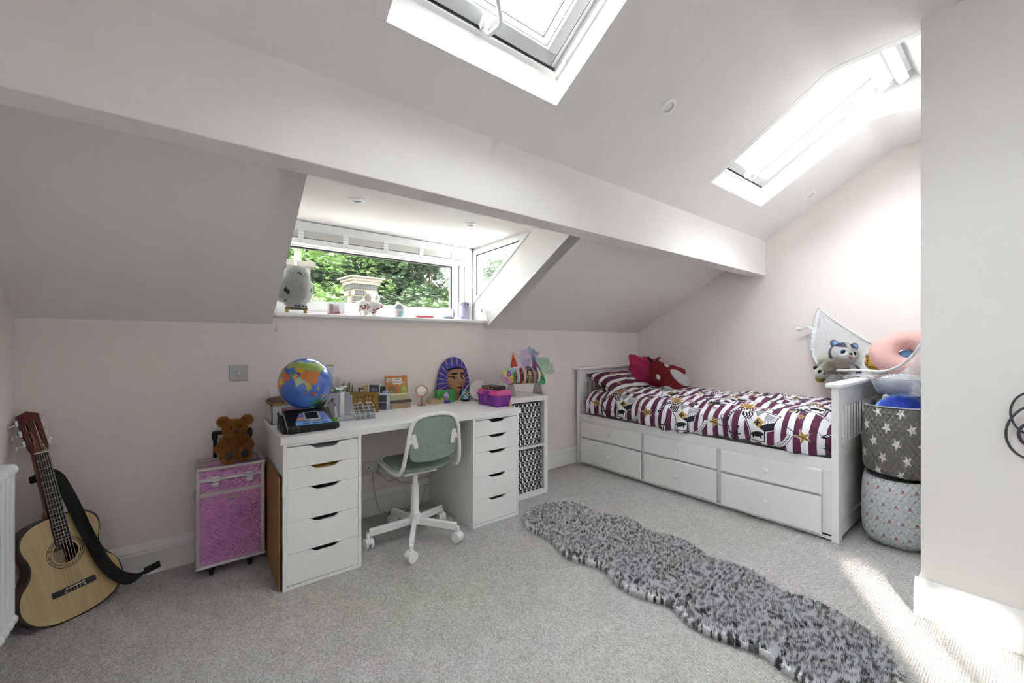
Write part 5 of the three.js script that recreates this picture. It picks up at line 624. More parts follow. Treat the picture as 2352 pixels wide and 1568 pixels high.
{ // dice tray, green box, purple toy cup
  const t = thing('wooden_tray', 'small wooden tray holding wooden dice beside the mirror', 'tray', [1.425, DY, -2.735], R(-12)), WD = M(0xc9b48a, 0.65, { bumpMap: plasterBump, bumpScale: 0.0004 }); obj('tray', [bx(0.11, 0.004, 0.062, [0, 0.002, 0]), bx(0.11, 0.028, 0.005, [0, 0.014, 0.0285], 0.001), bx(0.11, 0.028, 0.005, [0, 0.014, -0.0285], 0.001), bx(0.005, 0.028, 0.052, [-0.0525, 0.014, 0], 0.001), bx(0.005, 0.028, 0.052, [0.0525, 0.014, 0], 0.001)], WD, t);
  const dt = ctex(64, 64, (c) => { c.fillStyle = '#cdb88e'; c.fillRect(0, 0, 64, 64); c.strokeStyle = '#2a2018'; c.lineWidth = 9; c.beginPath(); c.moveTo(16, 14); c.lineTo(48, 50); c.moveTo(48, 14); c.lineTo(16, 50); c.stroke(); }); const DM = M(0xffffff, 0.65, { map: dt }), DP = M(0xcdb88e, 0.65);
  const q = t.position; const die = thing('wooden_die', 'wooden die with a black cross on its front in the tray', 'die', [q.x - 0.012, DY + 0.0042, q.z + 0.012], 0.2); obj('die_body', bx(0.024, 0.024, 0.022, [0, 0.0245, 0], 0.003), DP, die); obj('die_face', bx(0.018, 0.018, 0.001, [0, 0.0245, 0.0112]), DM, die); obj('die_foot', bx(0.02, 0.014, 0.02, [0, 0.0075, 0], 0.002), DP, die);
  [[-0.036, 0.012], [0.012, -0.014], [0.034, 0.012], [-0.03, -0.014], [0.038, -0.014]].forEach(([x, z], k) => tag(obj('wooden_die', bx(0.021, 0.034, 0.021, [q.x + x, DY + 0.0215, q.z + z + x * 0.2], 0.003), DP), 'plain wooden die among others in the wooden tray', 'die', 'plain dice in the tray'));
  const gb = thing('green_box', 'bright green box on the desk in front of the pharaoh mask', 'box', [1.497, DY, -2.742], R(-3)); obj('box_body', bx(0.143, 0.072, 0.05, [0, 0.036, 0], 0.003), GREEN, gb); obj('box_lid', bx(0.145, 0.022, 0.052, [0, 0.082, 0], 0.003), M(0x46a34a, 0.45), gb);
  const pc = thing('toy_cup', 'little purple toy cup with lilac frosting in front of the green box', 'toy', [1.487, DY, -2.70]), PU = M(0x5b3fb0, 0.4); obj('saucer', bx(0.048, 0.024, 0.036, [0.004, 0.012, 0], 0.009), PU, pc); obj('cup', tf(lathe([[0, 0.022], [0.013, 0.022], [0.02, 0.05], [0.018, 0.05], [0, 0.05]], 20)), M(0x8a8698, 0.4), pc); obj('frosting', blob([['e', [0, 0.055, 0], [0.023, 0.01, 0.021]], ['e', [0, 0.066, 0], [0.017, 0.009, 0.016]], ['e', [0.002, 0.075, 0], [0.009, 0.006, 0.009]]], 0.0025, 0.006), M(0xb9a0d2, 0.45), pc); obj('handle', tf(new THREE.TorusGeometry(0.01, 0.003, 8, 18), [0.02, 0.074, -0.004], [0, 0, 0], [0.8, 1.2, 1]), PU, pc);
}
{ // pharaoh mask
  const tx = ctex(512, 560, (c) => { c.fillStyle = '#b28a72'; c.fillRect(0, 0, 512, 560); c.fillStyle = '#3a37a4'; const cx = 266, cyy = 330; for (let k = -9; k <= 9; k++) { const a0 = -PI / 2 + k * 0.292 - 0.115, a1 = a0 + 0.225; c.beginPath(); c.arc(cx, cyy, 520, a0, a1); c.arc(cx, cyy, 60, a1, a0, true); c.fill(); } c.strokeStyle = '#14121c'; c.lineWidth = 6; c.beginPath(); c.ellipse(266, 315, 172, 200, 0, 3.3, 6.1); c.stroke(); c.fillStyle = '#4a48b8'; for (let k = 0; k < 4; k++) { c.beginPath(); c.ellipse(180 + k * 56, 190 - Math.abs(k - 1.5) * -14, 20, 54, (k - 1.5) * 0.35, 0, 7); c.fill(); } });
  const t = thing('pharaoh_mask', 'painted card pharaoh mask with blue and gold stripes leaning on the wall', 'mask', [1.605, DY + 0.004, -2.792]); t.rotation.x = -0.06;
  const s = new THREE.Shape(); s.moveTo(-0.135, 0); s.bezierCurveTo(-0.15, 0.09, -0.135, 0.19, -0.115, 0.24); s.bezierCurveTo(-0.09, 0.30, -0.05, 0.33, 0, 0.332); s.bezierCurveTo(0.05, 0.33, 0.09, 0.30, 0.115, 0.235); s.bezierCurveTo(0.135, 0.17, 0.145, 0.09, 0.14, 0); s.lineTo(-0.135, 0);
  const g = ext(s, 0.012, 0.003, { curveSegments: 30 }), uv = g.attributes.uv, p = g.attributes.position; for (let i = 0; i < uv.count; i++) uv.setXY(i, (p.getX(i) + 0.15) / 0.3, p.getY(i) / 0.335); obj('headdress', g, M(0xffffff, 0.55, { map: tx }), t);
  const face = blob([['e', [0.018, 0.165, 0.005], [0.083, 0.105, 0.045]], ['e', [0.018, 0.10, 0.02], [0.05, 0.04, 0.03]], ['c', [0.024, 0.18, 0.046], [0.026, 0.14, 0.058], 0.008, 0.013], ['c', [0.012, 0.134, 0.05], [0.04, 0.134, 0.05], 0.006, 0.006], ['c', [0.008, 0.098, 0.05], [0.038, 0.098, 0.05], 0.005, 0.005], ['c', [-0.03, 0.205, 0.038], [0.07, 0.205, 0.038], 0.008, 0.008], ['e', [0.02, 0.07, 0.036], [0.024, 0.016, 0.015]]], 0.0045, 0.012);
  obj('face', face, M(0xa97c5e, 0.38, { metalness: 0.25, bumpMap: plasterBump, bumpScale: 0.001 }), t); const K = M(0x121014, 0.6);
  obj('headband_line', tube([[-0.062, 0.236, 0.022], [-0.02, 0.246, 0.04], [0.03, 0.250, 0.043], [0.085, 0.238, 0.02]], 0.005, 20, 8), K, t); const cap = blob([['e', [0.016, 0.255, 0.004], [0.08, 0.045, 0.034]]], 0.005, 0.01), cuv = cap.attributes.uv, cp = cap.attributes.position; for (let i = 0; i < cuv.count; i++) cuv.setXY(i, (cp.getX(i) * 0.75 + 0.155) / 0.3, 0.24 + cp.getY(i) / 0.5 * 0.9); obj('brow_cap', cap, M(0xffffff, 0.5, { map: tx }), t);
  for (const x of [-0.012, 0.058]) { obj('eyebrow', tf(bx(0.046, 0.015, 0.012, [0, 0, 0], 0.005), [x, 0.205, 0.047], [0.1, x < 0 ? -0.25 : 0.3, x < 0 ? 0.08 : -0.05]), K, t); const e = obj('eye', tf(sp(0.014, [0, 0, 0], [1.15, 0.8, 0.5]), [x, 0.176, 0.047]), K, t); obj('eye_white', tf(sp(0.007, [0, 0, 0], [1, 1, 0.5]), [x, 0.177, 0.0525]), M(0xb9a898, 0.4), e); }
  obj('eye_line', tube([[-0.06, 0.182, 0.022], [-0.04, 0.180, 0.037], [-0.024, 0.178, 0.045]], 0.0032, 10, 6), K, t); obj('lips', tf(bx(0.042, 0.009, 0.008, [0, 0, 0], 0.0035), [0.022, 0.099, 0.055]), K, t);
}
{ // owl lamp, white disc, cable
  const t = thing('owl_nightlight', 'small blue owl nightlight with big white eyes in front of the mask', 'nightlight', [1.666, DY, -2.715], R(-12)), g = blob([['e', [0, 0.042, 0], [0.036, 0.04, 0.03]], ['e', [-0.022, 0.078, 0], [0.008, 0.009, 0.008]], ['e', [0.022, 0.078, 0], [0.008, 0.009, 0.008]], ['e', [0, 0.012, 0], [0.033, 0.012, 0.028]]], 0.003, 0.014);
  paint(g, (x, y, z) => y < 0.016 ? 0x1f2c3c : z > 0 && Math.hypot(x + 0.006, y - 0.03) < 0.02 ? 0x9fc9d6 : x > 0.012 && y < 0.055 ? 0x2d6d8c : 0x4a93ae); obj('body', g, M(0xffffff, 0.4, { vertexColors: true }), t);
  for (const x of [-0.015, 0.015]) { const e = obj('eye', sp(0.0135, [x, 0.056, 0.026], [1, 1, 0.45]), M(0xe9e6e0, 0.3), t); obj('pupil', sp(0.006, [x, 0.057, 0.0305], [1, 1, 0.5]), M(0x121212, 0.2), e); } obj('beak', cy(0.0045, 0.0005, 0.012, [0, 0.047, 0.033], [2.7, 0, 0], 8), M(0xe08a3a, 0.4), t);
  const d = thing('white_disc_speaker', 'round white disc speaker leaning behind the pink craft box', 'speaker', [1.752, DY + 0.083, -2.66], R(-20)); d.rotation.order = 'YXZ'; d.rotation.x = R(-12); const WP = M(0xdcdad8, 0.4); obj('shell', tf(lathe([[0, -0.012], [0.06, -0.012], [0.074, -0.006], [0.0785, 0.003], [0.076, 0.01], [0.07, 0.013], [0, 0.013]], 56), [0, 0, 0], [PI / 2, 0, 0]), WP, d); obj('ring', [new THREE.TorusGeometry(0.037, 0.0008, 6, 48), new THREE.TorusGeometry(0.012, 0.0007, 6, 32)], M(0xb4b2b0, 0.5), d).position.z = 0.0133; obj('slot', bx(0.003, 0.016, 0.002, [0.05, 0.05, 0.0125], 0.001, [0, 0, -0.6]), DARK, d);
  tag(obj('charging_cable', tube([[1.69, DY + 0.12, -2.675], [1.675, DY + 0.142, -2.66], [1.645, DY + 0.125, -2.65], [1.62, DY + 0.08, -2.665], [1.598, DY + 0.035, -2.685], [1.585, DY + 0.003, -2.70]], 0.0027, 50, 8), WP), 'white cable arching from the disc speaker down to the desk', 'cable');
}
{ // craft box, marker set, wooden pyramid, long black case
  const t = thing('craft_box', 'purple plastic craft box with a bright pink lid at the right end of the desk', 'craft box', [1.722, DY, -2.415]), tp = (w0, d0, w1, d1, y0, y1, r) => { const g = bx(1, y1 - y0, 1, [0, (y0 + y1) / 2, 0]), p = g.attributes.position; for (let i = 0; i < p.count; i++) { const k = (p.getY(i) - y0) / (y1 - y0); p.setX(i, p.getX(i) * mix(w0, w1, k)); p.setZ(i, p.getZ(i) * mix(d0, d1, k)); } g.computeVertexNormals(); return g; };
  const PUR = M(0x8b2fae, 0.25, { transmission: 0.25, thickness: 0 }), PIN = M(0xdf4fa0, 0.3); obj('tub', [tp(0.11, 0.225, 0.122, 0.245, 0, 0.076)], PUR, t); obj('rim', tp(0.13, 0.255, 0.132, 0.257, 0.073, 0.079), PUR, t); obj('lid', [tp(0.13, 0.254, 0.112, 0.235, 0.079, 0.114), bx(0.134, 0.006, 0.26, [0, 0.082, 0], 0.002)], PIN, t); const l = obj('latch', [bx(0.016, 0.05, 0.055, [-0.066, 0.085, -0.005], 0.006), bx(0.012, 0.028, 0.04, [-0.068, 0.05, -0.005], 0.005)], M(0x8a36a8, 0.3), t);
  const m = thing('marker_case', 'black case of coloured markers lying on the craft box', 'marker case', [1.722, DY + 0.1145, -2.42], R(4)); obj('case_body', bx(0.095, 0.024, 0.16, [0, 0.012, 0], 0.002), M(0x1c1c1e, 0.5), m); [0xd8452f, 0x2e2e30, 0xe08a2a, 0xd9c23a, 0x4aa05a, 0x3a86c4, 0x5ab07a, 0xe08a3a, 0x6a4a9a, 0xd84a7a, 0xe0a08a, 0xd9c24a].forEach((c, k) => obj('marker_end', bx(0.002, 0.014, 0.004, [-0.048, 0.012, -0.072 + 0.0075 * k], 0), M(c, 0.5), m)); obj('yellow_label', bx(0.002, 0.006, 0.014, [-0.048, 0.009, 0.04]), M(0xd8c23a, 0.5), m);
  const py = tf(new THREE.ConeGeometry(0.017, 0.058, 4, 1), [1.752, DY + 0.029, -2.262], [0, 0.4, 0]); py.computeVertexNormals(); tag(obj('wooden_pyramid', py, M(0xcbb183, 0.65)), 'slim wooden pyramid standing in front of the craft box', 'ornament');
}

// ---------- bed ----------
const BX0 = 3.0, BX1 = 4.02, BZ0 = -2.79, BZ1 = -0.71;
{
  const W = M(new THREE.Color().setRGB(0.875, 0.875, 0.87), 0.38), t = thing('single_bed', 'white wooden captain bed with six drawers along the right wall', 'bed');
  const end = (name, za, zb) => { const e = new THREE.Group(); e.name = name; t.add(e);
    for (const x of [BX0 - 0.005, BX1 - 0.065]) obj('post', bb(x, x + 0.07, 0.001, 0.92, za, zb, 0.003), W, e);
    obj('cap', bb(BX0 - 0.045, BX1 + 0.015, 0.92, 0.948, za - 0.022, zb + 0.022, 0.009), W, e); obj('top_rail', bb(BX0 + 0.06, BX1 - 0.06, 0.80, 0.921, za + 0.006, zb - 0.006, 0.002), W, e);
    obj('middle_rail', bb(BX0 + 0.06, BX1 - 0.06, 0.50, 0.58, za + 0.006, zb - 0.006, 0.002), W, e); obj('bottom_rail', bb(BX0 + 0.06, BX1 - 0.06, 0.02, 0.11, za + 0.006, zb - 0.006, 0.002), W, e);
    for (let k = 0; k < 13; k++) { const x = BX0 + 0.085 + 0.0665 * k; obj('slat', bb(x, x + 0.034, 0.57, 0.81, za + 0.010, zb - 0.012, 0.002), W, e); }
    obj('lower_panel', bb(BX0 + 0.06, BX1 - 0.06, 0.1, 0.51, (za + zb) / 2 - 0.006, (za + zb) / 2 + 0.004), W, e); return e; };
  end('footboard', BZ1 - 0.036, BZ1); end('headboard', BZ0, BZ0 + 0.036);
  for (const y of [0.585, 0.635]) obj('bolt', cy(0.007, 0.007, 0.004, [BX0 + 0.068, y - 0.02, BZ1 - 0.002], [PI / 2, 0, 0], 12), M(0x6a6a6a, 0.4, { metalness: 0.7 }), t);
  obj('side_rail', bb(BX0, BX0 + 0.02, 0.415, 0.492, BZ0 + 0.036, BZ1 - 0.036, 0.002), W, t); obj('plinth', bb(BX0 + 0.003, BX0 + 0.02, 0.012, 0.042, BZ0 + 0.036, BZ1 - 0.036, 0.001), W, t);
  obj('deck', bb(BX0 + 0.02, BX1, 0.44, 0.47, BZ0 + 0.036, BZ1 - 0.036), W, t); obj('back_board', bb(BX1 - 0.02, BX1, 0.02, 0.44, BZ0 + 0.036, BZ1 - 0.036), W, t);
  const cols = [[-2.715, -2.045], [-2.02, -1.415], [-1.385, -0.79]]; for (const z of [-2.745, -2.033, -1.40, -0.768]) obj('stile', bb(BX0 + 0.003, BX0 + 0.02, 0.03, 0.43, z - 0.03, z + 0.03, 0.001), W, t);
  obj('middle_stretcher', bb(BX0 + 0.004, BX0 + 0.02, 0.25, 0.28, BZ0 + 0.04, BZ1 - 0.04, 0.001), W, t);
  cols.forEach(([a, b], c) => [[0.272, 0.425], [0.034, 0.262]].forEach(([y0, y1], r) => {
    const g = new THREE.Group(), L = b - a, h = y1 - y0; g.name = 'drawer'; t.add(g); g.position.set(BX0, y0, a); if (c === 2 && r === 1) { g.position.y -= 0.006; g.rotation.x = -0.008; }
    const s = shp([[0, 0], [L, 0], [L, h], [0, h]]), front = new THREE.ExtrudeGeometry(shp([[0.012, 0.012], [L - 0.012, 0.012], [L - 0.012, h - 0.012], [0.012, h - 0.012]]), { depth: 0.006, bevelEnabled: true, bevelSize: 0.012, bevelThickness: 0.007, bevelSegments: 3 });
    obj('drawer_front', tf(front, [-0.0125, 0, 0], [0, -PI / 2, 0]), W, g); obj('drawer_box', [bb(0.006, 0.5, 0.01, h - 0.02, 0.02, 0.03), bb(0.006, 0.5, 0.01, h - 0.02, L - 0.03, L - 0.02), bb(0.006, 0.5, 0.01, 0.02, 0.02, L - 0.02), bb(0.49, 0.5, 0.01, h - 0.02, 0.02, L - 0.02)], c === 2 && r === 1 ? M(0xb89c72, 0.7) : W, g);
    obj('knob', tf(lathe([[0, 0.031], [0.010, 0.030], [0.0165, 0.025], [0.0165, 0.02], [0.009, 0.012], [0.008, 0.004], [0.012, 0], [0, 0]], 24), [-0.019, h / 2, L / 2], [0, 0, PI / 2]), W, g);
  }));
  const ST = [[3.235, 0.868, 0.018, 0.008, 0x3a3226], [3.255, 0.873, 0.03, 0.007, 0x8a6a2a], [3.262, 0.856, 0.008, 0.014, 0x4a3a2a], [3.25, 0.848, 0.01, 0.01, 0xa08040], [3.292, 0.862, 0.006, 0.012, 0x3a2a2a], [3.33, 0.862, 0.02, 0.02, 0x4a3a6a], [3.375, 0.874, 0.018, 0.016, 0x8a2a4a], [3.38, 0.852, 0.014, 0.012, 0x4a5a9a], [3.42, 0.868, 0.016, 0.022, 0xb06a5a], [3.31, 0.835, 0.02, 0.012, 0x6a2a3a], [3.395, 0.838, 0.008, 0.008, 0xc09a6a]];
  const SN = ['dark brown strip', 'ochre strip', 'narrow brown upright', 'small ochre dot', 'thin dark upright', 'violet square', 'crimson round', 'slate blue', 'salmon triangle-like', 'maroon low', 'tiny tan dot'];
  ST.forEach(([x, y, w, h, c], k) => tag(obj('sticker', tf(ext(rrect(w, h, Math.min(w, h) * 0.3), 0.0006), [x, y, BZ0 + 0.0302], [0, 0, (k % 3 - 1) * 0.2]), M(c, 0.5)), SN[k] + ' sticker on the top rail of the white headboard', 'sticker', 'stickers on the headboard'));
  const mt = thing('mattress', 'white mattress under the striped duvet on the bed', 'mattress', [0, 0, 0]); obj('mattress_body', bb(BX0 + 0.075, BX1 - 0.02, 0.4705, 0.60, BZ0 + 0.05, BZ1 - 0.05, 0.04), M(0xd8d6d2, 0.9), mt); obj('piping', [rod([BX0 + 0.075, 0.59, BZ0 + 0.07], [BX0 + 0.075, 0.59, BZ1 - 0.07], 0.005), rod([BX0 + 0.1, 0.59, BZ0 + 0.052], [BX1 - 0.06, 0.59, BZ0 + 0.052], 0.005)], M(0xc8c6c2, 0.8), mt);
}
// bedding print: plum and white stripes, gold stars, plain generic shields and ribbons
const PLUM = '#5e2846', INK = '#1c1c22', GOLD = '#b08a4a', CREAM = '#e9e7ec';
function starPath(c, x, y, R1, R2, n, a0) { c.beginPath(); for (let k = 0; k < 2 * n; k++) { const r = k % 2 ? R2 : R1, a = a0 + k * PI / n; c.lineTo(x + r * Math.cos(a), y + r * Math.sin(a)); } c.closePath(); }
function shield(c, x, y, s) {
  c.save(); c.translate(x, y); c.scale(s, s); c.rotate(0.02); c.lineWidth = 5; c.strokeStyle = INK; c.fillStyle = CREAM;
  const body = () => { c.beginPath(); c.moveTo(-105, -90); c.lineTo(105, -90); c.quadraticCurveTo(80, -40, 88, 10); c.lineTo(45, 30); c.lineTo(45, 92); c.lineTo(-35, 92); c.lineTo(-35, 40); c.quadraticCurveTo(-70, -40, -105, -60); c.closePath(); }; body(); c.lineWidth = 14; c.strokeStyle = CREAM; c.stroke(); body(); c.fill(); c.lineWidth = 5; c.strokeStyle = INK; c.stroke(); c.save(); body(); c.clip(); c.fillStyle = INK; c.fillRect(-105, -90, 70, 60); c.beginPath(); c.moveTo(10, 10); c.lineTo(95, -40); c.lineTo(110, 10); c.lineTo(60, 40); c.fill(); c.strokeStyle = CREAM; c.lineWidth = 6; for (let q = 0; q < 4; q++) { c.beginPath(); c.moveTo(-100 + q * 18, -90); c.lineTo(-84 + q * 18, -60); c.lineTo(-100 + q * 18, -30); c.stroke(); } c.fillStyle = '#a2a3aa'; for (let q = 0; q < 6; q++) { c.save(); c.translate(40, -78); c.rotate(0.15 + q * 0.28); c.beginPath(); c.ellipse(30, 0, 34, 5, 0, 0, 7); c.fill(); c.restore(); } c.fillStyle = '#8c8d95'; c.beginPath(); c.moveTo(-30, -84); c.lineTo(24, -84); c.lineTo(-4, -44); c.fill(); c.fillStyle = INK; c.beginPath(); c.ellipse(4, 52, 36, 15, -0.2, 0, 7); c.fill(); c.fillRect(-22, 55, 8, 24); c.fillRect(22, 50, 8, 24); c.restore();
  c.fillStyle = GOLD; c.save(); c.rotate(0.6); c.fillRect(-24, -38, 44, 44); c.restore(); c.fillStyle = INK; c.fillRect(-3, -30, 10, 34); c.fillRect(-16, -18, 34, 8);
  c.lineWidth = 22; c.strokeStyle = INK; c.beginPath(); c.arc(0, 40, 190, PI * 1.08, PI * 1.62); c.stroke(); c.lineWidth = 13; c.strokeStyle = CREAM; c.setLineDash([9, 7]); c.beginPath(); c.arc(0, 40, 190, PI * 1.12, PI * 1.58); c.stroke(); c.setLineDash([]);
  c.lineWidth = 28; c.strokeStyle = INK; c.beginPath(); c.arc(-10, -60, 200, PI * 0.1, PI * 0.62); c.stroke(); c.lineWidth = 23; c.strokeStyle = CREAM; c.stroke(); c.lineWidth = 9; c.strokeStyle = '#2c2c34'; c.setLineDash([5, 7]); c.beginPath(); c.arc(-10, -60, 200, PI * 0.12, PI * 0.42); c.stroke(); c.beginPath(); c.arc(-10, -60, 200, PI * 0.47, PI * 0.58); c.stroke(); c.setLineDash([]); c.restore();
}
const bedTex = ctex(2048, 1434, (c, W, H) => { // 2.0 m along the bed by 1.4 m across; x runs from head to foot
  c.fillStyle = CREAM; c.fillRect(0, 0, W, H); c.fillStyle = PLUM; for (let x = 14; x < W; x += 75) { c.fillRect(x, 0, 37, H); }
  c.strokeStyle = 'rgba(40,20,34,0.45)'; c.lineWidth = 2; for (let x = 14; x < W; x += 75) { c.strokeRect(x, -5, 37, H + 10); }
  const gstar = (x, y, r, n = 5, a = 0.3) => { starPath(c, x, y, r * 1.12, r * 0.44, n, a); c.fillStyle = CREAM; c.fill(); starPath(c, x, y, r, r * 0.36, n, a); c.fillStyle = GOLD; c.fill(); c.strokeStyle = '#6a5026'; c.lineWidth = 2; for (let k = 0; k < n; k++) { c.beginPath(); c.moveTo(x, y); c.lineTo(x + r * Math.cos(a + 2 * PI * k / n), y + r * Math.sin(a + 2 * PI * k / n)); c.stroke(); } };
  const r = rng(31);
  for (let k = -1; k < 5; k++) for (let j = 0; j < 4; j++) { const x = 180 + k * 560 + (j % 2) * 300, y = 60 + j * 370;
    shield(c, x, y, 1.12); gstar(x + 262, y + 10, 46, 5, 0.5); gstar(x + 190, y + 190, 74, 8, 0.2); gstar(x + 300, y + 180, 38, 5, 0); gstar(x - 90, y + 200, 30, 5, 0.7); gstar(x + 230, y - 120, 26, 8, 0);
    c.strokeStyle = INK; c.lineWidth = 8; c.beginPath(); c.moveTo(x - 195, y + 30); c.lineTo(x - 150, y + 130); c.lineTo(x - 120, y + 20); c.moveTo(x - 205, y + 70); c.lineTo(x - 110, y + 80); c.stroke(); // scribbled line figure
    c.lineWidth = 4; c.beginPath(); c.moveTo(x + 150, y - 40); c.quadraticCurveTo(x + 210, y, x + 330, y + 40); c.stroke(); c.fillStyle = INK; for (let q = 0; q < 7; q++) { const a = -PI / 2 + (q - 3) * 0.42; c.save(); c.translate(x - 60, y + 190); c.rotate(a + PI / 2); c.beginPath(); c.ellipse(0, -30, 8, 26, 0, 0, 7); c.fill(); c.restore(); } c.fillRect(x - 66, y + 180, 12, 52);
    c.lineWidth = 3; for (let q = 0; q < 5; q++) { c.beginPath(); c.arc(x + 300 + r() * 40, y - 60 + r() * 60, 8 + r() * 16, r() * 6, r() * 6 + 2); c.stroke(); } }
});
const BEDDING = M(0xffffff, 0.92, { map: bedTex, sheen: 0.15, sheenColor: new THREE.Color(0.6, 0.6, 0.6), side: THREE.DoubleSide });
{ // duvet: rows along the bed, columns over the near side; an outer face and an inner one, closed at the rim
  const NV = 190, NU = 90, path = new THREE.CatmullRomCurve3([[4.035, 0.665], [3.98, 0.722], [3.8, 0.752], [3.55, 0.762], [3.3, 0.752], [3.13, 0.735], [3.04, 0.70], [2.985, 0.645], [2.967, 0.585], [2.968, 0.535], [2.978, 0.497]].map(([x, y]) => V(x, y, 0)), false, 'centripetal'), L = path.getLength(), pos = [], uv = [], idx = [];
  const P = (i, j, off) => { const v = i / NV, u = j / NU, p = path.getPointAt(u), tn = path.getTangentAt(u), nx = tn.y, ny = -tn.x, z0 = u > 0.62 ? -2.70 : -2.62, z = mix(z0, -0.755, v), en = Math.min(sstep(0, 0.022, v), sstep(0, 0.05, 1 - v));
    const a = z * 7, b = u * L * 7, fold = 0.020 * (n3(a * 0.55, b * 0.6, 3, 2) - 0.5) * 2 + 0.016 * (n3(a * 1.5 + b * 0.5, b * 1.2 - a * 0.3, 7, 3) - 0.5) * 2 + 0.007 * (n3(a * 3.6 - b, b * 2.4, 1, 5) - 0.5) * 2, hang = sstep(0.66, 1, u), pleat = hang * 0.014 * Math.sin(z * 34 + 3 * n3(a, 2, 1, 8)) , d = (fold * (1 - 0.5 * hang) + pleat) - (1 - en) * 0.05 - off;
    const hemY = hang * (0.018 * Math.sin(z * 5.1 + 1) + 0.012 * (n3(z * 6, 1, 1, 9) - 0.5) + 0.02 * sstep(-1.3, -0.8, z) * -1 + 0.012); pos.push(Math.min(p.x - nx * d * -1, 4.044 - off), p.y + ny * d * -1 * -1 + hemY, z - (1 - en) * 0); uv.push((z + 2.70) / 2.0, 1 - u * L / 1.4); };
  for (const off of [0, 0.024]) for (let i = 0; i <= NV; i++) for (let j = 0; j <= NU; j++) P(i, j, off);
  const S = (NV + 1) * (NU + 1), q = (a, b, c, d) => idx.push(a, b, c, a, c, d); for (let i = 0; i < NV; i++) for (let j = 0; j < NU; j++) { const a = i * (NU + 1) + j; q(a, a + NU + 1, a + NU + 2, a + 1); q(S + a, S + a + 1, S + a + NU + 2, S + a + NU + 1); }
  for (let i = 0; i < NV; i++) { const a = i * (NU + 1) + NU; q(a, a + NU + 1, S + a + NU + 1, S + a); } for (let j = 0; j < NU; j++) { q(j, j + 1, S + j + 1, S + j); const a = NV * (NU + 1) + j; q(a, S + a, S + a + 1, a + 1); }
  const g = new THREE.BufferGeometry(); g.setAttribute('position', new THREE.Float32BufferAttribute(pos, 3)); g.setAttribute('uv', new THREE.Float32BufferAttribute(uv, 2)); g.setIndex(idx); g.computeVertexNormals();
  tag(obj('duvet', g, BEDDING), 'plum and white striped duvet with gold stars and shields spread over the bed', 'duvet');
}
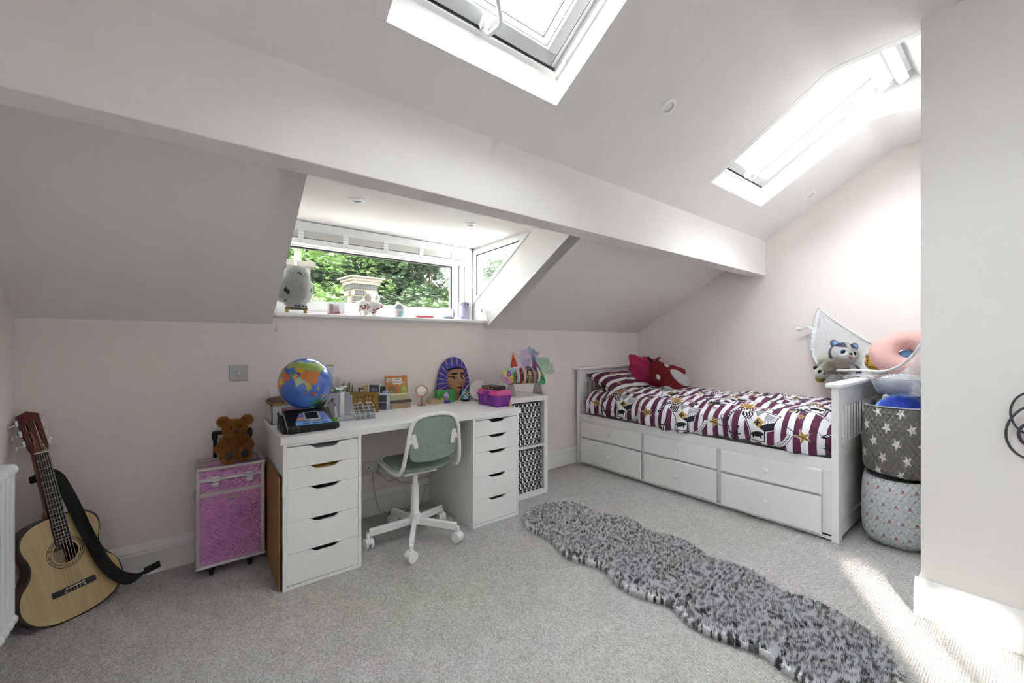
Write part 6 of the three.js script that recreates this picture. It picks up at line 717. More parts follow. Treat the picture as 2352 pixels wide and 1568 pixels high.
{ // pillow and cushions
  const pt = ctex(512, 384, (c) => { c.fillStyle = CREAM; c.fillRect(0, 0, 512, 384); c.fillStyle = PLUM; for (let k = 0; k < 5; k++) c.fillRect(0, 8 + k * 78, 512, 48); for (const [x, y, s] of [[150, 130, 34], [300, 190, 30], [90, 260, 26], [400, 90, 30]]) { starPath(c, x, y, s, s * 0.38, 6, 0.3); c.fillStyle = GOLD; c.fill(); } }, [1, 1]); pt.repeat.set(1.55, 2.1); pt.offset.set(0.5, 0.5);
  const t = thing('pillow', 'plum and white striped pillow at the head of the bed', 'pillow', [3.40, 0.778, -2.525]); t.rotation.set(-PI / 2 + 0.42, 0, -0.05); const g = cushion(0.66, 0.44, 0.17, 4); obj('pillowcase', g, M(0xffffff, 0.9, { map: pt }), t); obj('edge_seam', [[-1, -1], [1, -1], [1, 1], [-1, 1]].map((a, k, A) => { const b = A[(k + 1) % 4]; return tube([0, 0.25, 0.5, 0.75, 1].map((f) => { const x = mix(a[0], b[0], f), y = mix(a[1], b[1], f); return [x * 0.33 * (1 - 0.08 * (1 - y * y)), y * 0.22 * (1 - 0.08 * (1 - x * x)), 0]; }), 0.0035, 24, 6); }), M(0x5e2846, 0.8), t);
  const pk = thing('pink_cushion', 'bright pink crumpled velvet cushion propped against the wall on the bed', 'cushion', [3.66, 0.875, -2.45]); pk.rotation.set(-0.5, -0.25, -0.35); const cg = cushion(0.37, 0.36, 0.17, 9, 3.2), cp = cg.attributes.position; for (let i = 0; i < cp.count; i++) { const x = cp.getX(i), y = cp.getY(i), r = Math.hypot(x, y), a = Math.atan2(y, x), f = 0.014 * Math.sin(a * 11 + 3 * n3(x * 9, y * 9, 1)) * sstep(0.05, 0.16, r) + 0.02 * (n3(x * 16, y * 16, 2, 4) - 0.5); cp.setZ(i, cp.getZ(i) + f * Math.sign(cp.getZ(i) || 1)); } cg.computeVertexNormals();
  obj('cover', cg, M(0xb02458, 0.75, { sheen: 0.8, sheenColor: new THREE.Color(0.9, 0.25, 0.45), sheenRoughness: 0.4 }), pk); obj('black_strap', tube([[-0.02, 0.14, 0.08], [0.01, 0.08, 0.105], [0.02, 0.0, 0.115]], 0.014, 20, 10), M(0x121214, 0.8), pk);
  // generic plush: egg-shaped red body with pale belly and round ears, lying on its side
  const rp = thing('plush_cushion', 'dark red plush cushion toy with a pale grey belly lying against the pink cushion', 'plush toy', [3.60, 0.845, -2.16]); rp.rotation.set(-0.35, -0.2, -0.5);
  const body = blob([['e', [0.03, 0, 0], [0.20, 0.105, 0.075]], ['e', [-0.14, 0.035, 0], [0.085, 0.08, 0.07]], ['c', [0.0, 0.1, 0.03], [0.09, 0.085, 0.062], 0.03, 0.034], ['c', [-0.06, -0.09, 0.02], [-0.02, -0.12, 0.04], 0.03, 0.024]], 0.008, 0.03); const RED = M(0x7c1f22, 0.95, { sheen: 0.5, sheenColor: new THREE.Color(0.6, 0.2, 0.2) });
  obj('body', body, RED, rp); fur('pile', body, 16000, 0.007, 0.0012, () => new THREE.Color(0x8a2628), M(0xffffff, 0.9), rp, { jit: 1.3 });
  const belly = blob([['e', [0.075, 0.022, 0.046], [0.14, 0.074, 0.046]]], 0.006, 0.01); obj('belly', belly, M(0xb2aeb0, 0.9), rp);
  const er = (p, q) => { obj('ear', blob([['e', p, [0.045, 0.045, 0.022], q]], 0.006, 0.005), RED, rp); obj('inner_ear', tf(sp(0.026, [0, 0, 0], [1, 1, 0.4]), [p[0], p[1], p[2] + 0.02], q), M(0xb9b5b4, 0.9), rp); }; er([-0.165, -0.065, 0.02], [0, 0, 0.4]); er([-0.13, 0.13, 0.0], [0.3, 0, 0]); obj('white_patch', sp(0.022, [-0.1, 0.075, 0.063], [1.3, 0.5, 0.5]), M(0xd8d5d2, 0.9), rp);
  obj('foot', sp(0.05, [-0.03, -0.135, 0.02], [1.2, 0.6, 0.9]), M(0x9a9a9c, 0.9), rp);
}

// ---------- rug ----------
{
  const O = [[1.71, -2.04], [1.83, -2.15], [1.97, -2.17], [2.10, -2.11], [2.18, -2.01], [2.155, -1.86], [2.18, -1.78], [2.24, -1.70], [2.25, -1.58], [2.205, -1.44], [2.245, -1.37], [2.265, -1.28], [2.24, -1.18], [2.19, -1.08], [2.22, -1.01], [2.24, -0.92], [2.21, -0.82], [2.16, -0.73], [2.18, -0.67], [2.19, -0.59], [2.175, -0.51], [2.15, -0.44], [2.10, -0.37], [2.01, -0.31], [1.91, -0.29], [1.79, -0.30], [1.71, -0.37], [1.68, -0.45], [1.68, -0.54], [1.705, -0.63], [1.68, -0.72], [1.65, -0.81], [1.65, -0.90], [1.69, -1.0], [1.665, -1.08], [1.635, -1.17], [1.64, -1.25], [1.69, -1.40], [1.65, -1.50], [1.63, -1.60], [1.67, -1.72], [1.69, -1.83], [1.68, -1.94]];
  const c = new THREE.CatmullRomCurve3(O.map(([x, z]) => V(x, 0, z)), true).getPoints(260).map((p) => [p.x, -p.z]);
  const spot = (x, z) => { const u = x * 50 + 2.2 * vnoise(x * 14, z * 14, 0, 2), v = z * 42 + 2.2 * vnoise(x * 14 + 7, z * 14, 0, 3), xi = Math.floor(u), zi = Math.floor(v); let d1 = 9, d2 = 9; for (let a = -1; a < 2; a++) for (let b = -1; b < 2; b++) { const d = Math.hypot(xi + a + 0.15 + 0.7 * hash(xi + a, zi + b, 5) - u, zi + b + 0.15 + 0.7 * hash(xi + a, zi + b, 6) - v); if (d < d1) { d2 = d1; d1 = d; } else if (d < d2) d2 = d; } const n = vnoise(u * 1.7, v * 1.7, 0, 7); return sstep(0.59, 0.68, 0.98 - d1 * 0.92 + 0.34 * (n - 0.5)) * (0.55 + 0.45 * hash(xi, zi, 9)); };
  const A = new THREE.Color(0xfcfcff), B = new THREE.Color(0x26262e), col = (x, z) => A.clone().lerp(B, spot(x, z));
  const t = thing('fur_rug', 'long grey leopard-print faux fur rug with wavy edges on the carpet', 'rug'), rt = dtex(512, 1536, (i, j) => { const q = col(1.6 + i / 512 * 0.7, -0.25 - j / 1536 * 2.0), f = (x) => 255 * x ** 0.4545; return [f(q.r), f(q.g), f(q.b)]; });
  const g = ext(c.map((p) => p), 0.004, 0.011, { bevelSize: 0.002, bevelSegments: 4 }); const p = g.attributes.position, uv = g.attributes.uv; for (let i = 0; i < uv.count; i++) uv.setXY(i, (p.getX(i) - 1.6) / 0.7, (p.getY(i) - 0.25) / 2.0); tf(g, [0, 0.0115, 0], [-PI / 2, 0, 0]);
  obj('backing', g, M(0xffffff, 0.95, { map: rt }), t);
  fur('pile', g, 230000, 0.017, 0.0016, (x, y, z) => col(x, z), M(0xffffff, 0.85), t, { jit: 0.5, lean: [0.05, 0.3, 0.12], clump: 0, skip: (a, n) => n.y < -0.3 });
}
// ---------- fabric storage bags ----------
const quilt = dtex(512, 512, (i, j) => { const u = i / 64, v = j / 64, a = Math.abs(((u + v) % 1 + 1) % 1 - 0.5), b = Math.abs(((u - v) % 1 + 1) % 1 - 0.5), d = Math.min(0.5 - a, 0.5 - b); return 60 + 170 * Math.min(1, d * 2.6) ** 0.5 + 16 * (vnoise(i / 3, j / 9, 0, 4) - 0.5); }, { srgb: false });
function bagShape(t, prof, cx, cz, hx, hz, tiltFn) { // prof: [k, y] rings; superellipse section; an inner wall set in by the cloth's thickness
  const N = 120, rows = [...prof, ...prof.slice().reverse().map(([k, y]) => [k - 0.03, Math.max(y, prof[0][1] + 0.02)])], pos = [], uv = [], idx = []; let v = 0;
  rows.forEach(([k, y], r) => { if (r) v += Math.hypot((k - rows[r - 1][0]) * 0.3, y - rows[r - 1][1]); for (let i = 0; i <= N; i++) { const a = i / N * 2 * PI, e = 1 / (Math.abs(Math.cos(a)) ** 2.6 + Math.abs(Math.sin(a)) ** 2.6) ** (1 / 2.6), w = 1 + 0.025 * (n3(Math.cos(a) * 3 + 5, y * 9, Math.sin(a) * 3 + 5, 3) - 0.5) * (k > 0.2 ? 1 : 0), yy = y + (tiltFn ? tiltFn(Math.cos(a) * e, Math.sin(a) * e, y) : 0); pos.push(cx + hx * k * w * e * Math.cos(a), yy, cz + hz * k * w * e * Math.sin(a)); uv.push(i / N * 1.92, r < prof.length ? v : -v); } });
  for (let r = 0; r < rows.length - 1; r++) for (let i = 0; i < N; i++) { const a = r * (N + 1) + i; idx.push(a, a + N + 1, a + N + 2, a, a + N + 2, a + 1); }
  const g = new THREE.BufferGeometry(); g.setAttribute('position', new THREE.Float32BufferAttribute(pos, 3)); g.setAttribute('uv', new THREE.Float32BufferAttribute(uv, 2)); g.setIndex(idx); g.computeVertexNormals(); return g;
}
{
  const tile = (t, s) => { t.wrapS = t.wrapT = THREE.RepeatWrapping; t.repeat.set(1 / s, 1 / s); return t; }, qb = quilt.clone(); qb.repeat.set(1 / 0.36, 1 / 0.36); qb.needsUpdate = true;
  const starT = tile(ctex(512, 512, (c) => { c.fillStyle = '#77746f'; c.fillRect(0, 0, 512, 512); const r = rng(3); for (let k = 0; k < 1800; k++) { c.fillStyle = k % 2 ? 'rgba(60,58,54,0.12)' : 'rgba(150,146,140,0.12)'; c.fillRect(r() * 512, r() * 512, 30, 1.5); } c.strokeStyle = 'rgba(190,188,182,0.5)'; c.lineWidth = 1.5; for (let k = 0; k < 9; k++) { for (const s of [1, -1]) { c.beginPath(); c.moveTo(k * 64 - 256 * s, 0); c.lineTo(k * 64 + 256 * s, 512); c.stroke(); } } c.fillStyle = '#e6e4de'; for (let j = 0; j < 4; j++) for (let i = -1; i < 3; i++) { starPath(c, i * 256 + 128 * (j % 2) + 64 + 22 * j, j * 128 + 64, 56, 23, 5, -PI / 2 + 0.3 + 0.2 * (i & 1)); c.fill(); } }), 0.34);
  const roseT = tile(ctex(512, 512, (c) => { c.fillStyle = '#d4d9dc'; c.fillRect(0, 0, 512, 512); const rose = (x, y, s) => { c.fillStyle = '#c79aa4'; c.beginPath(); c.arc(x, y, 11 * s, 0, 7); c.fill(); c.fillStyle = '#a8607a'; c.beginPath(); c.arc(x + 3 * s, y - 3 * s, 6 * s, 0, 7); c.fill(); c.fillStyle = '#d8b4bc'; c.beginPath(); c.arc(x - 9 * s, y + 6 * s, 6 * s, 0, 7); c.fill(); c.fillStyle = '#9aa89a'; c.beginPath(); c.ellipse(x + 12 * s, y + 9 * s, 7 * s, 3 * s, 0.6, 0, 7); c.fill(); }; for (let j = 0; j < 4; j++) for (let i = 0; i < 4; i++) { const x = i * 128 + 64 * (j % 2) + 30, y = j * 128 + 40; rose(x, y, 1.4); rose((x + 62) % 512, y + 20, 0.65); rose((x + 18) % 512, y + 66, 0.7); } }), 0.36);
  const fl = thing('storage_bag', 'pale quilted floral fabric storage bag standing on the carpet at the foot of the bed', 'storage bag'); const CX = 3.53, CZ = -0.505;
  obj('bag_wall', bagShape(fl, [[0.02, 0.002], [0.7, 0.002], [0.88, 0.012], [0.97, 0.05], [1.0, 0.12], [1.0, 0.25], [0.98, 0.34], [0.94, 0.385], [0.9, 0.393]], CX, CZ, 0.40, 0.182), M(0xffffff, 0.85, { map: roseT, bumpMap: qb, bumpScale: 0.012, side: THREE.DoubleSide }), fl);
  obj('top_fold', bagShape(fl, [[0.02, 0.367], [0.6, 0.37], [0.86, 0.375], [0.9, 0.37]], CX, CZ, 0.40, 0.182), M(0xc4c9cc, 0.85), fl);
  const st = thing('storage_bag', 'grey quilted star-patterned fabric bag standing on top of the floral bag', 'storage bag'), tl = (a, b, y) => -0.012 * a - 0.012 * (b + 1) * (1 - (y - 0.42) / 0.36);
  obj('bag_wall', bagShape(st, [[0.02, 0.42], [0.8, 0.418], [0.96, 0.423], [1.0, 0.455], [1.01, 0.60], [1.0, 0.72], [0.985, 0.795]], CX + 0.005, CZ, 0.392, 0.18, tl), M(0xffffff, 0.85, { map: starT, bumpMap: qb, bumpScale: 0.012, side: THREE.DoubleSide }), st);
  obj('striped_lining', tf(bagShape(st, [[0.94, 0.76], [0.955, 0.806], [0.985, 0.801]], CX + 0.005, CZ, 0.392, 0.18, tl)), M(0xffffff, 0.85, { map: ctex(64, 16, (c) => { c.fillStyle = '#d8d6d4'; c.fillRect(0, 0, 64, 16); c.fillStyle = '#4a4e5a'; for (let k = 0; k < 4; k++) c.fillRect(k * 16, 0, 8, 16); }, [40, 1]), side: THREE.DoubleSide }), st);
  // toys in the star bag
  const bl = thing('blue_plush', 'fluffy bright blue plush toy at the top of the star bag', 'plush toy', [3.47, 0.71, -0.5]), bg = blob([['e', [0, 0.05, 0], [0.17, 0.085, 0.11]]], 0.008, 0.01); obj('body', bg, M(0x8cb4f6, 0.95), bl); fur('pile', bg, 20000, 0.024, 0.0014, (x) => new THREE.Color(x < -0.05 ? 0x6f8cf6 : 0xa8d0ff), M(0xffffff, 0.9), bl, { jit: 1.0, clump: 40, skip: (a) => a.y < 0.04 });
  const zt = ctex(64, 64, (c) => { c.fillStyle = '#d4d4d0'; c.fillRect(0, 0, 64, 64); c.fillStyle = '#5a6068'; for (let k = 0; k < 4; k++) c.fillRect(k * 16, 0, 7, 64); }, [1, 1]); zt.repeat.set(9, 9);
  const se = thing('striped_plush_ear', 'grey and white striped toy ear sticking up from the star bag', 'plush toy', [3.60, 0.74, -0.42], 0.3); obj('ear', blob([['c', [0, 0, 0], [0.02, 0.12, 0], 0.04, 0.032], ['e', [0.02, 0.11, 0], [0.036, 0.05, 0.02]]], 0.006, 0.02), M(0xffffff, 0.9, { map: zt }), se); obj('ear_lining', sp(0.024, [0.016, 0.1, 0.022], [0.9, 1.9, 0.5]), M(0xc9c6bc, 0.9), se);
  const wf = thing('white_plush_foot', 'white plush toy foot sticking up from the star bag behind the blue plush', 'plush toy', [3.66, 0.74, -0.50]); obj('foot', blob([['c', [0, 0, 0], [0, 0.10, 0.01], 0.034, 0.03], ['c', [0, 0.10, 0.01], [0.03, 0.115, 0.02], 0.028, 0.024]], 0.006, 0.02), M(0xd9d6cc, 0.95), wf); obj('sole', sp(0.02, [0, 0.11, 0.033], [1, 1.2, 0.5]), M(0xb9b4a6, 0.95), wf);
  const gf = thing('cream_plush_ear', 'small cream toy ear poking up behind the blue plush in the star bag', 'plush toy', [3.46, 0.80, -0.58]); obj('ear', blob([['c', [0, -0.06, 0], [0, 0.045, 0], 0.026, 0.017]], 0.005, 0.01), M(0xc8ccb8, 0.95), gf);
  const bt = thing('beige_plush', 'beige plush toy at the back of the star bag', 'plush toy', [3.74, 0.745, -0.58]); obj('body', blob([['e', [0, 0.03, 0], [0.09, 0.07, 0.05]], ['e', [-0.06, 0.06, 0.01], [0.035, 0.03, 0.03]]], 0.007, 0.02), M(0xb8ad98, 0.95), bt);
}
// ---------- toy hammock in the corner ----------
{
  const NET = new THREE.MeshPhysicalMaterial({ color: 0xe9e9ec, roughness: 0.9, side: THREE.DoubleSide, alphaTest: 0.5, alphaMap: dtex(128, 128, (i, j) => { const u = i / 32, v = j / 32, a = Math.abs(u - Math.round(u)) , b = Math.abs(v + (Math.round(u) % 2 ? 0.0 : 0.5) - Math.round(v + (Math.round(u) % 2 ? 0.0 : 0.5))), h = Math.hypot((((u + 0.5) % 1) - 0.5), (((v + (Math.floor(u + 0.5) % 2) * 0.5) % 1) - 0.5)); return h < 0.33 ? 0 : 255; }, { srgb: false }) }), ROPE = M(0xe6e6e8, 0.95);
  const F = new THREE.CatmullRomCurve3([[4.033, 1.452, -1.085], [4.0, 1.28, -1.10], [3.965, 1.08, -1.105], [3.88, 0.985, -1.02], [3.74, 0.985, -0.90], [3.58, 1.0, -0.74], [3.40, 1.015, -0.56], [3.20, 1.12, -0.42], [3.02, 1.30, -0.325]].map((p) => V(...p))), G = new THREE.CatmullRomCurve3([[4.034, 1.455, -1.075], [4.034, 1.37, -0.99], [4.034, 1.26, -0.86], [4.034, 1.165, -0.73], [4.03, 1.12, -0.60], [3.98, 1.13, -0.45], [3.70, 1.20, -0.33], [3.40, 1.27, -0.325], [3.06, 1.31, -0.322]].map((p) => V(...p)));
  const NS = 80, NT = 48, P = (s, t) => { const a = F.getPoint(s), b = G.getPoint(s), p = a.clone().lerp(b, t), sag = Math.sin(PI * Math.min(1, t * 0.98 + 0.02)) ** 0.62 * (0.09 * sstep(0.12, 0.3, s) * (1 - sstep(0.3, 0.48, s)) + 0.235 * sstep(0.34, 0.66, s) * (1 - sstep(0.78, 1, s))), out = Math.sin(PI * t) ** 0.8 * (1 - t) * (0.02 + 0.13 * sstep(0.35, 0.65, s) * (1 - sstep(0.8, 1, s))); p.y -= sag; p.x -= out * 0.75; p.z += out * 0.35; p.x += 0.01 * (n3(s * 40, t * 12, 1, 3) - 0.5); p.x = Math.min(p.x, 4.036); const nf = 1 - sstep(0.045, 0.085, Math.abs(p.z + 0.728)); p.y = mix(p.y, Math.max(p.y, 0.96), nf); p.z = Math.min(p.z, -0.322); return p; };
  const t = thing('toy_hammock', 'white net toy hammock slung across the corner above the bed end', 'hammock'), pos = [], uv = [], idx = [];
  for (let i = 0; i <= NS; i++) for (let j = 0; j <= NT; j++) { const p = P(i / NS, j / NT); pos.push(p.x, p.y, p.z); uv.push(i / NS * 1.5 / 0.032, j / NT * 0.62 / 0.032); } for (let i = 0; i < NS; i++) for (let j = 0; j < NT; j++) { const a = i * (NT + 1) + j; idx.push(a, a + NT + 1, a + NT + 2, a, a + NT + 2, a + 1); }
  const g = new THREE.BufferGeometry(); g.setAttribute('position', new THREE.Float32BufferAttribute(pos, 3)); g.setAttribute('uv', new THREE.Float32BufferAttribute(uv, 2)); g.setIndex(idx); g.computeVertexNormals(); obj('net', g, NET, t);
  const rope = (c, r) => { const q = new THREE.TubeGeometry(c, 160, r, 8), p = q.attributes.position, n = q.attributes.normal; for (let i = 0; i < p.count; i++) { const k = r * 0.6 * (n3(p.getX(i) * 90, p.getY(i) * 90, p.getZ(i) * 90, 5) - 0.5); p.setXYZ(i, p.getX(i) + n.getX(i) * k, p.getY(i) + n.getY(i) * k, p.getZ(i) + n.getZ(i) * k); } q.computeVertexNormals(); return q; };
  obj('front_edge', rope(F, 0.0085), ROPE, t); obj('back_edge', rope(G, 0.007), ROPE, t);
  obj('gathered_corner', rope(new THREE.CatmullRomCurve3([[4.026, 1.46, -1.085], [4.015, 1.36, -1.10], [3.995, 1.24, -1.115], [3.98, 1.12, -1.115]].map((p) => V(...p))), 0.016), ROPE, t);
  obj('tie_tail', [rope(new THREE.CatmullRomCurve3([[4.0, 1.29, -1.115], [3.99, 1.315, -1.16], [3.985, 1.305, -1.20]].map((p) => V(...p))), 0.011), rope(new THREE.CatmullRomCurve3([[3.985, 1.305, -1.2], [3.98, 1.30, -1.225]].map((p) => V(...p))), 0.016)], ROPE, t);
  obj('wall_hook', [rod([4.049, 1.458, -1.085], [4.02, 1.462, -1.085], 0.003), sp(0.006, [4.02, 1.464, -1.085])], STEEL, t);
  // the toys
  const fz = M(0xffffff, 0.9), toy = (name, label, p, ry, rx = 0, rz = 0) => { const q = thing(name, label, 'plush toy', p, ry); q.rotation.order = 'YXZ'; q.rotation.x = rx; q.rotation.z = rz; return q; };
  { const q = toy('husky_plush', 'grey and white plush husky with big blue eyes sitting in the hammock', [3.87, 1.085, -0.89], R(-48), -0.1, -0.18), b = blob([['e', [0, 0.02, 0], [0.088, 0.076, 0.068]], ['e', [0.002, 0.0, 0.055], [0.036, 0.026, 0.03]], ['e', [0.035, -0.11, -0.01], [0.075, 0.07, 0.06]], ['c', [0.07, -0.10, 0.02], [0.13, -0.16, 0.05], 0.032, 0.026], ['c', [-0.03, -0.12, 0.02], [-0.07, -0.17, 0.05], 0.032, 0.026]], 0.005, 0.02), cf = (x, y, z) => ((z < 0.008 || y > 0.058) && y > -0.06 && !(Math.abs(x) < 0.014 && z > 0.02)) || (y < -0.062 && !(Math.abs(x - 0.03) < 0.035 && z > 0.02) && x < 0.105 && y > -0.15) ? 0x6b7180 : 0xe9e7e6; paint(b, cf); obj('body', b, M(0xffffff, 0.95, { vertexColors: true }), q); fur('coat', b, 20000, 0.010, 0.0012, (x, y, z) => new THREE.Color(cf(x, y, z)), fz, q, { jit: 1, clump: 50, skip: (a, n) => Math.hypot(Math.abs(a.x) - 0.037, a.y - 0.02) < 0.021 && a.z > 0.03 });
    for (const s of [-1, 1]) { obj('ear', blob([['e', [s * 0.066, 0.085, -0.01], [0.028, 0.034, 0.011], [0, 0, -s * 0.6]]], 0.004, 0.005), M(0x5e6676, 0.9), q); obj('inner_ear', sp(0.018, [s * 0.066, 0.084, 0.0], [0.9, 1.1, 0.4], [0, 0, -s * 0.6]), M(0x7fa6d8, 0.9), q); const e = obj('eye', sp(0.02, [s * 0.037, 0.022, 0.058], [1, 1, 0.45], [0, s * 0.4, 0]), M(0x5f8fc4, 0.08, { clearcoat: 1 }), q); obj('pupil', sp(0.0135, [s * 0.0385, 0.022, 0.0635], [1, 1, 0.4], [0, s * 0.4, 0]), M(0x0a0a0e, 0.05), e); }
    obj('nose', sp(0.011, [0.002, 0.012, 0.084], [1.2, 0.8, 0.6]), M(0x14141a, 0.2), q); obj('mouth', sp(0.013, [0.004, -0.013, 0.08], [1.1, 0.7, 0.5]), M(0xa83a3c, 0.4), q); obj('ribbon', tf(new THREE.TorusGeometry(0.06, 0.004, 8, 30), [0.02, -0.065, 0.0], [PI / 2 - 0.2, 0, 0], [1, 1, 0.7]), M(0x6a90c0, 0.6), q); }
  const bearish = (name, label, p, ry, col, prims, len, o = {}) => { const q = toy(name, label, p, ry), b = blob(prims, 0.006, 0.02); obj('body', b, M(col, 0.95), q); if (len) fur('coat', b, o.n ?? 7000, len, 0.0013, () => new THREE.Color(o.fc ?? col), fz, q, { jit: 1.1, clump: 45 }); return q; };
  bearish('cream_plush', 'cream plush toy slumped at the left end of the hammock', [3.94, 1.03, -0.985], -0.8, 0xdedccb, [['e', [0, 0.02, 0], [0.085, 0.055, 0.06]], ['e', [-0.04, -0.06, 0.03], [0.065, 0.05, 0.05]], ['e', [0.07, 0.01, 0.03], [0.04, 0.035, 0.035]]], 0.008);
  const pd = bearish('panda_plush', 'small black and white plush panda at the lower left of the hammock', [3.86, 0.955, -1.02], R(-60), 0xe6e4e0, [['e', [0, 0, 0], [0.05, 0.044, 0.042]], ['e', [0.0, -0.012, 0.035], [0.024, 0.018, 0.02]]], 0.005, { n: 4000 }); for (const s of [-1, 1]) { obj('eye_patch', sp(0.014, [s * 0.022, 0.008, 0.036], [1, 1.2, 0.6]), DARK, pd); obj('ear', sp(0.016, [s * 0.04, 0.036, -0.004], [1, 1, 0.5]), DARK, pd); } obj('nose', sp(0.006, [0, -0.006, 0.056], [1.3, 0.8, 0.6]), DARK, pd);
  bearish('brown_fluffy_plush', 'fluffy grey brown plush toy between the cream plush and the husky', [3.79, 1.0, -0.915], -0.6, 0xb5a9a0, [['e', [0, 0, 0], [0.072, 0.052, 0.056]]], 0.02, { n: 15000, fc: 0xcabfb6 });
  { const q = toy('leopard_plush', 'small yellow leopard-spotted plush toy beside the pink neck pillow', [3.84, 1.04, -0.70], R(-50), 0, -0.1), b = blob([['e', [0, 0, 0], [0.062, 0.05, 0.05]], ['c', [-0.04, 0.03, 0], [-0.06, 0.05, 0.01], 0.018, 0.012]], 0.0035, 0.015); paint(b, (x, y, z) => { const c = 70, xi = Math.round(x * c), yi = Math.round(y * c), zi = Math.round(z * c), d = Math.hypot(x * c - xi, y * c - yi, z * c - zi); return d < 0.42 && hash(xi + zi * 7, yi, 2) > 0.35 ? 0x2e2214 : 0xcfa040; }); obj('body', b, M(0xffffff, 0.9, { vertexColors: true }), q); obj('ear', sp(0.016, [0.03, 0.05, 0], [1, 1, 0.5]), M(0x3a3040, 0.9), q); obj('ear', sp(0.015, [0.05, 0.042, 0.01], [1, 1, 0.5]), M(0x3a3040, 0.9), q); }
  { const q = toy('neck_pillow', 'pink velvet ring-shaped neck pillow on top of the hammock', [3.78, 1.115, -0.535], R(-62), -0.25, 0.1), g = new THREE.TorusGeometry(0.105, 0.07, 28, 80), p = g.attributes.position; q.userData.category = 'pillow'; for (let i = 0; i < p.count; i++) { const x = p.getX(i), y = p.getY(i), z = p.getZ(i), a = Math.atan2(y, x), r = Math.hypot(x, y), k = 1 + 0.03 * Math.sin(a * 19 + 2 * n3(x * 20, y * 20, 1)) * sstep(0.12, 0.04, r) + 0.05 * (n3(x * 14, y * 14, z * 14, 6) - 0.5); p.setXYZ(i, x * (1.12) * k, y * 0.88 * k, z * 0.95); } g.computeVertexNormals(); obj('cover', g, M(0xdcaea8, 0.75, { sheen: 0.8, sheenColor: new THREE.Color(1, 0.8, 0.78), sheenRoughness: 0.4 }), q); obj('blue_lining', sp(0.045, [0.01, -0.01, -0.02], [1, 0.8, 0.5]), M(0x6f9fd0, 0.85), q); }
  { const q = toy('shark_plush', 'large grey blue and white plush toy filling the bottom of the hammock net', [3.74, 0.90, -0.53], R(-40)), b = blob([['e', [0, 0, 0], [0.17, 0.085, 0.095]], ['e', [-0.1, -0.015, 0.02], [0.09, 0.065, 0.075]]], 0.009, 0.04), cf = (x, y, z) => y < -0.062 || (y > 0.045) || Math.hypot(x + 0.02, y - 0.0, 0) < 0.03 ? 0xe4e5e8 : 0x7d88a6; paint(b, cf); obj('body', b, M(0xffffff, 0.95, { vertexColors: true }), q); fur('coat', b, 9000, 0.008, 0.0009, (x, y, z) => new THREE.Color(cf(x, y, z)), fz, q, { jit: 1.0 }); }
  bearish('yellow_plush', 'pale yellow plush toy under the panda showing below the net', [3.93, 0.905, -1.05], 0, 0xc9b86a, [['e', [0, 0, 0], [0.04, 0.03, 0.03]]], 0.005, { n: 2500 });
  bearish('pink_red_plush', 'pink and red plush toy low in the hammock beside the wall end', [3.86, 0.99, -0.44], 0, 0xd8958c, [['e', [0, 0, 0], [0.07, 0.055, 0.055]]], 0.006, { n: 4000 });
}

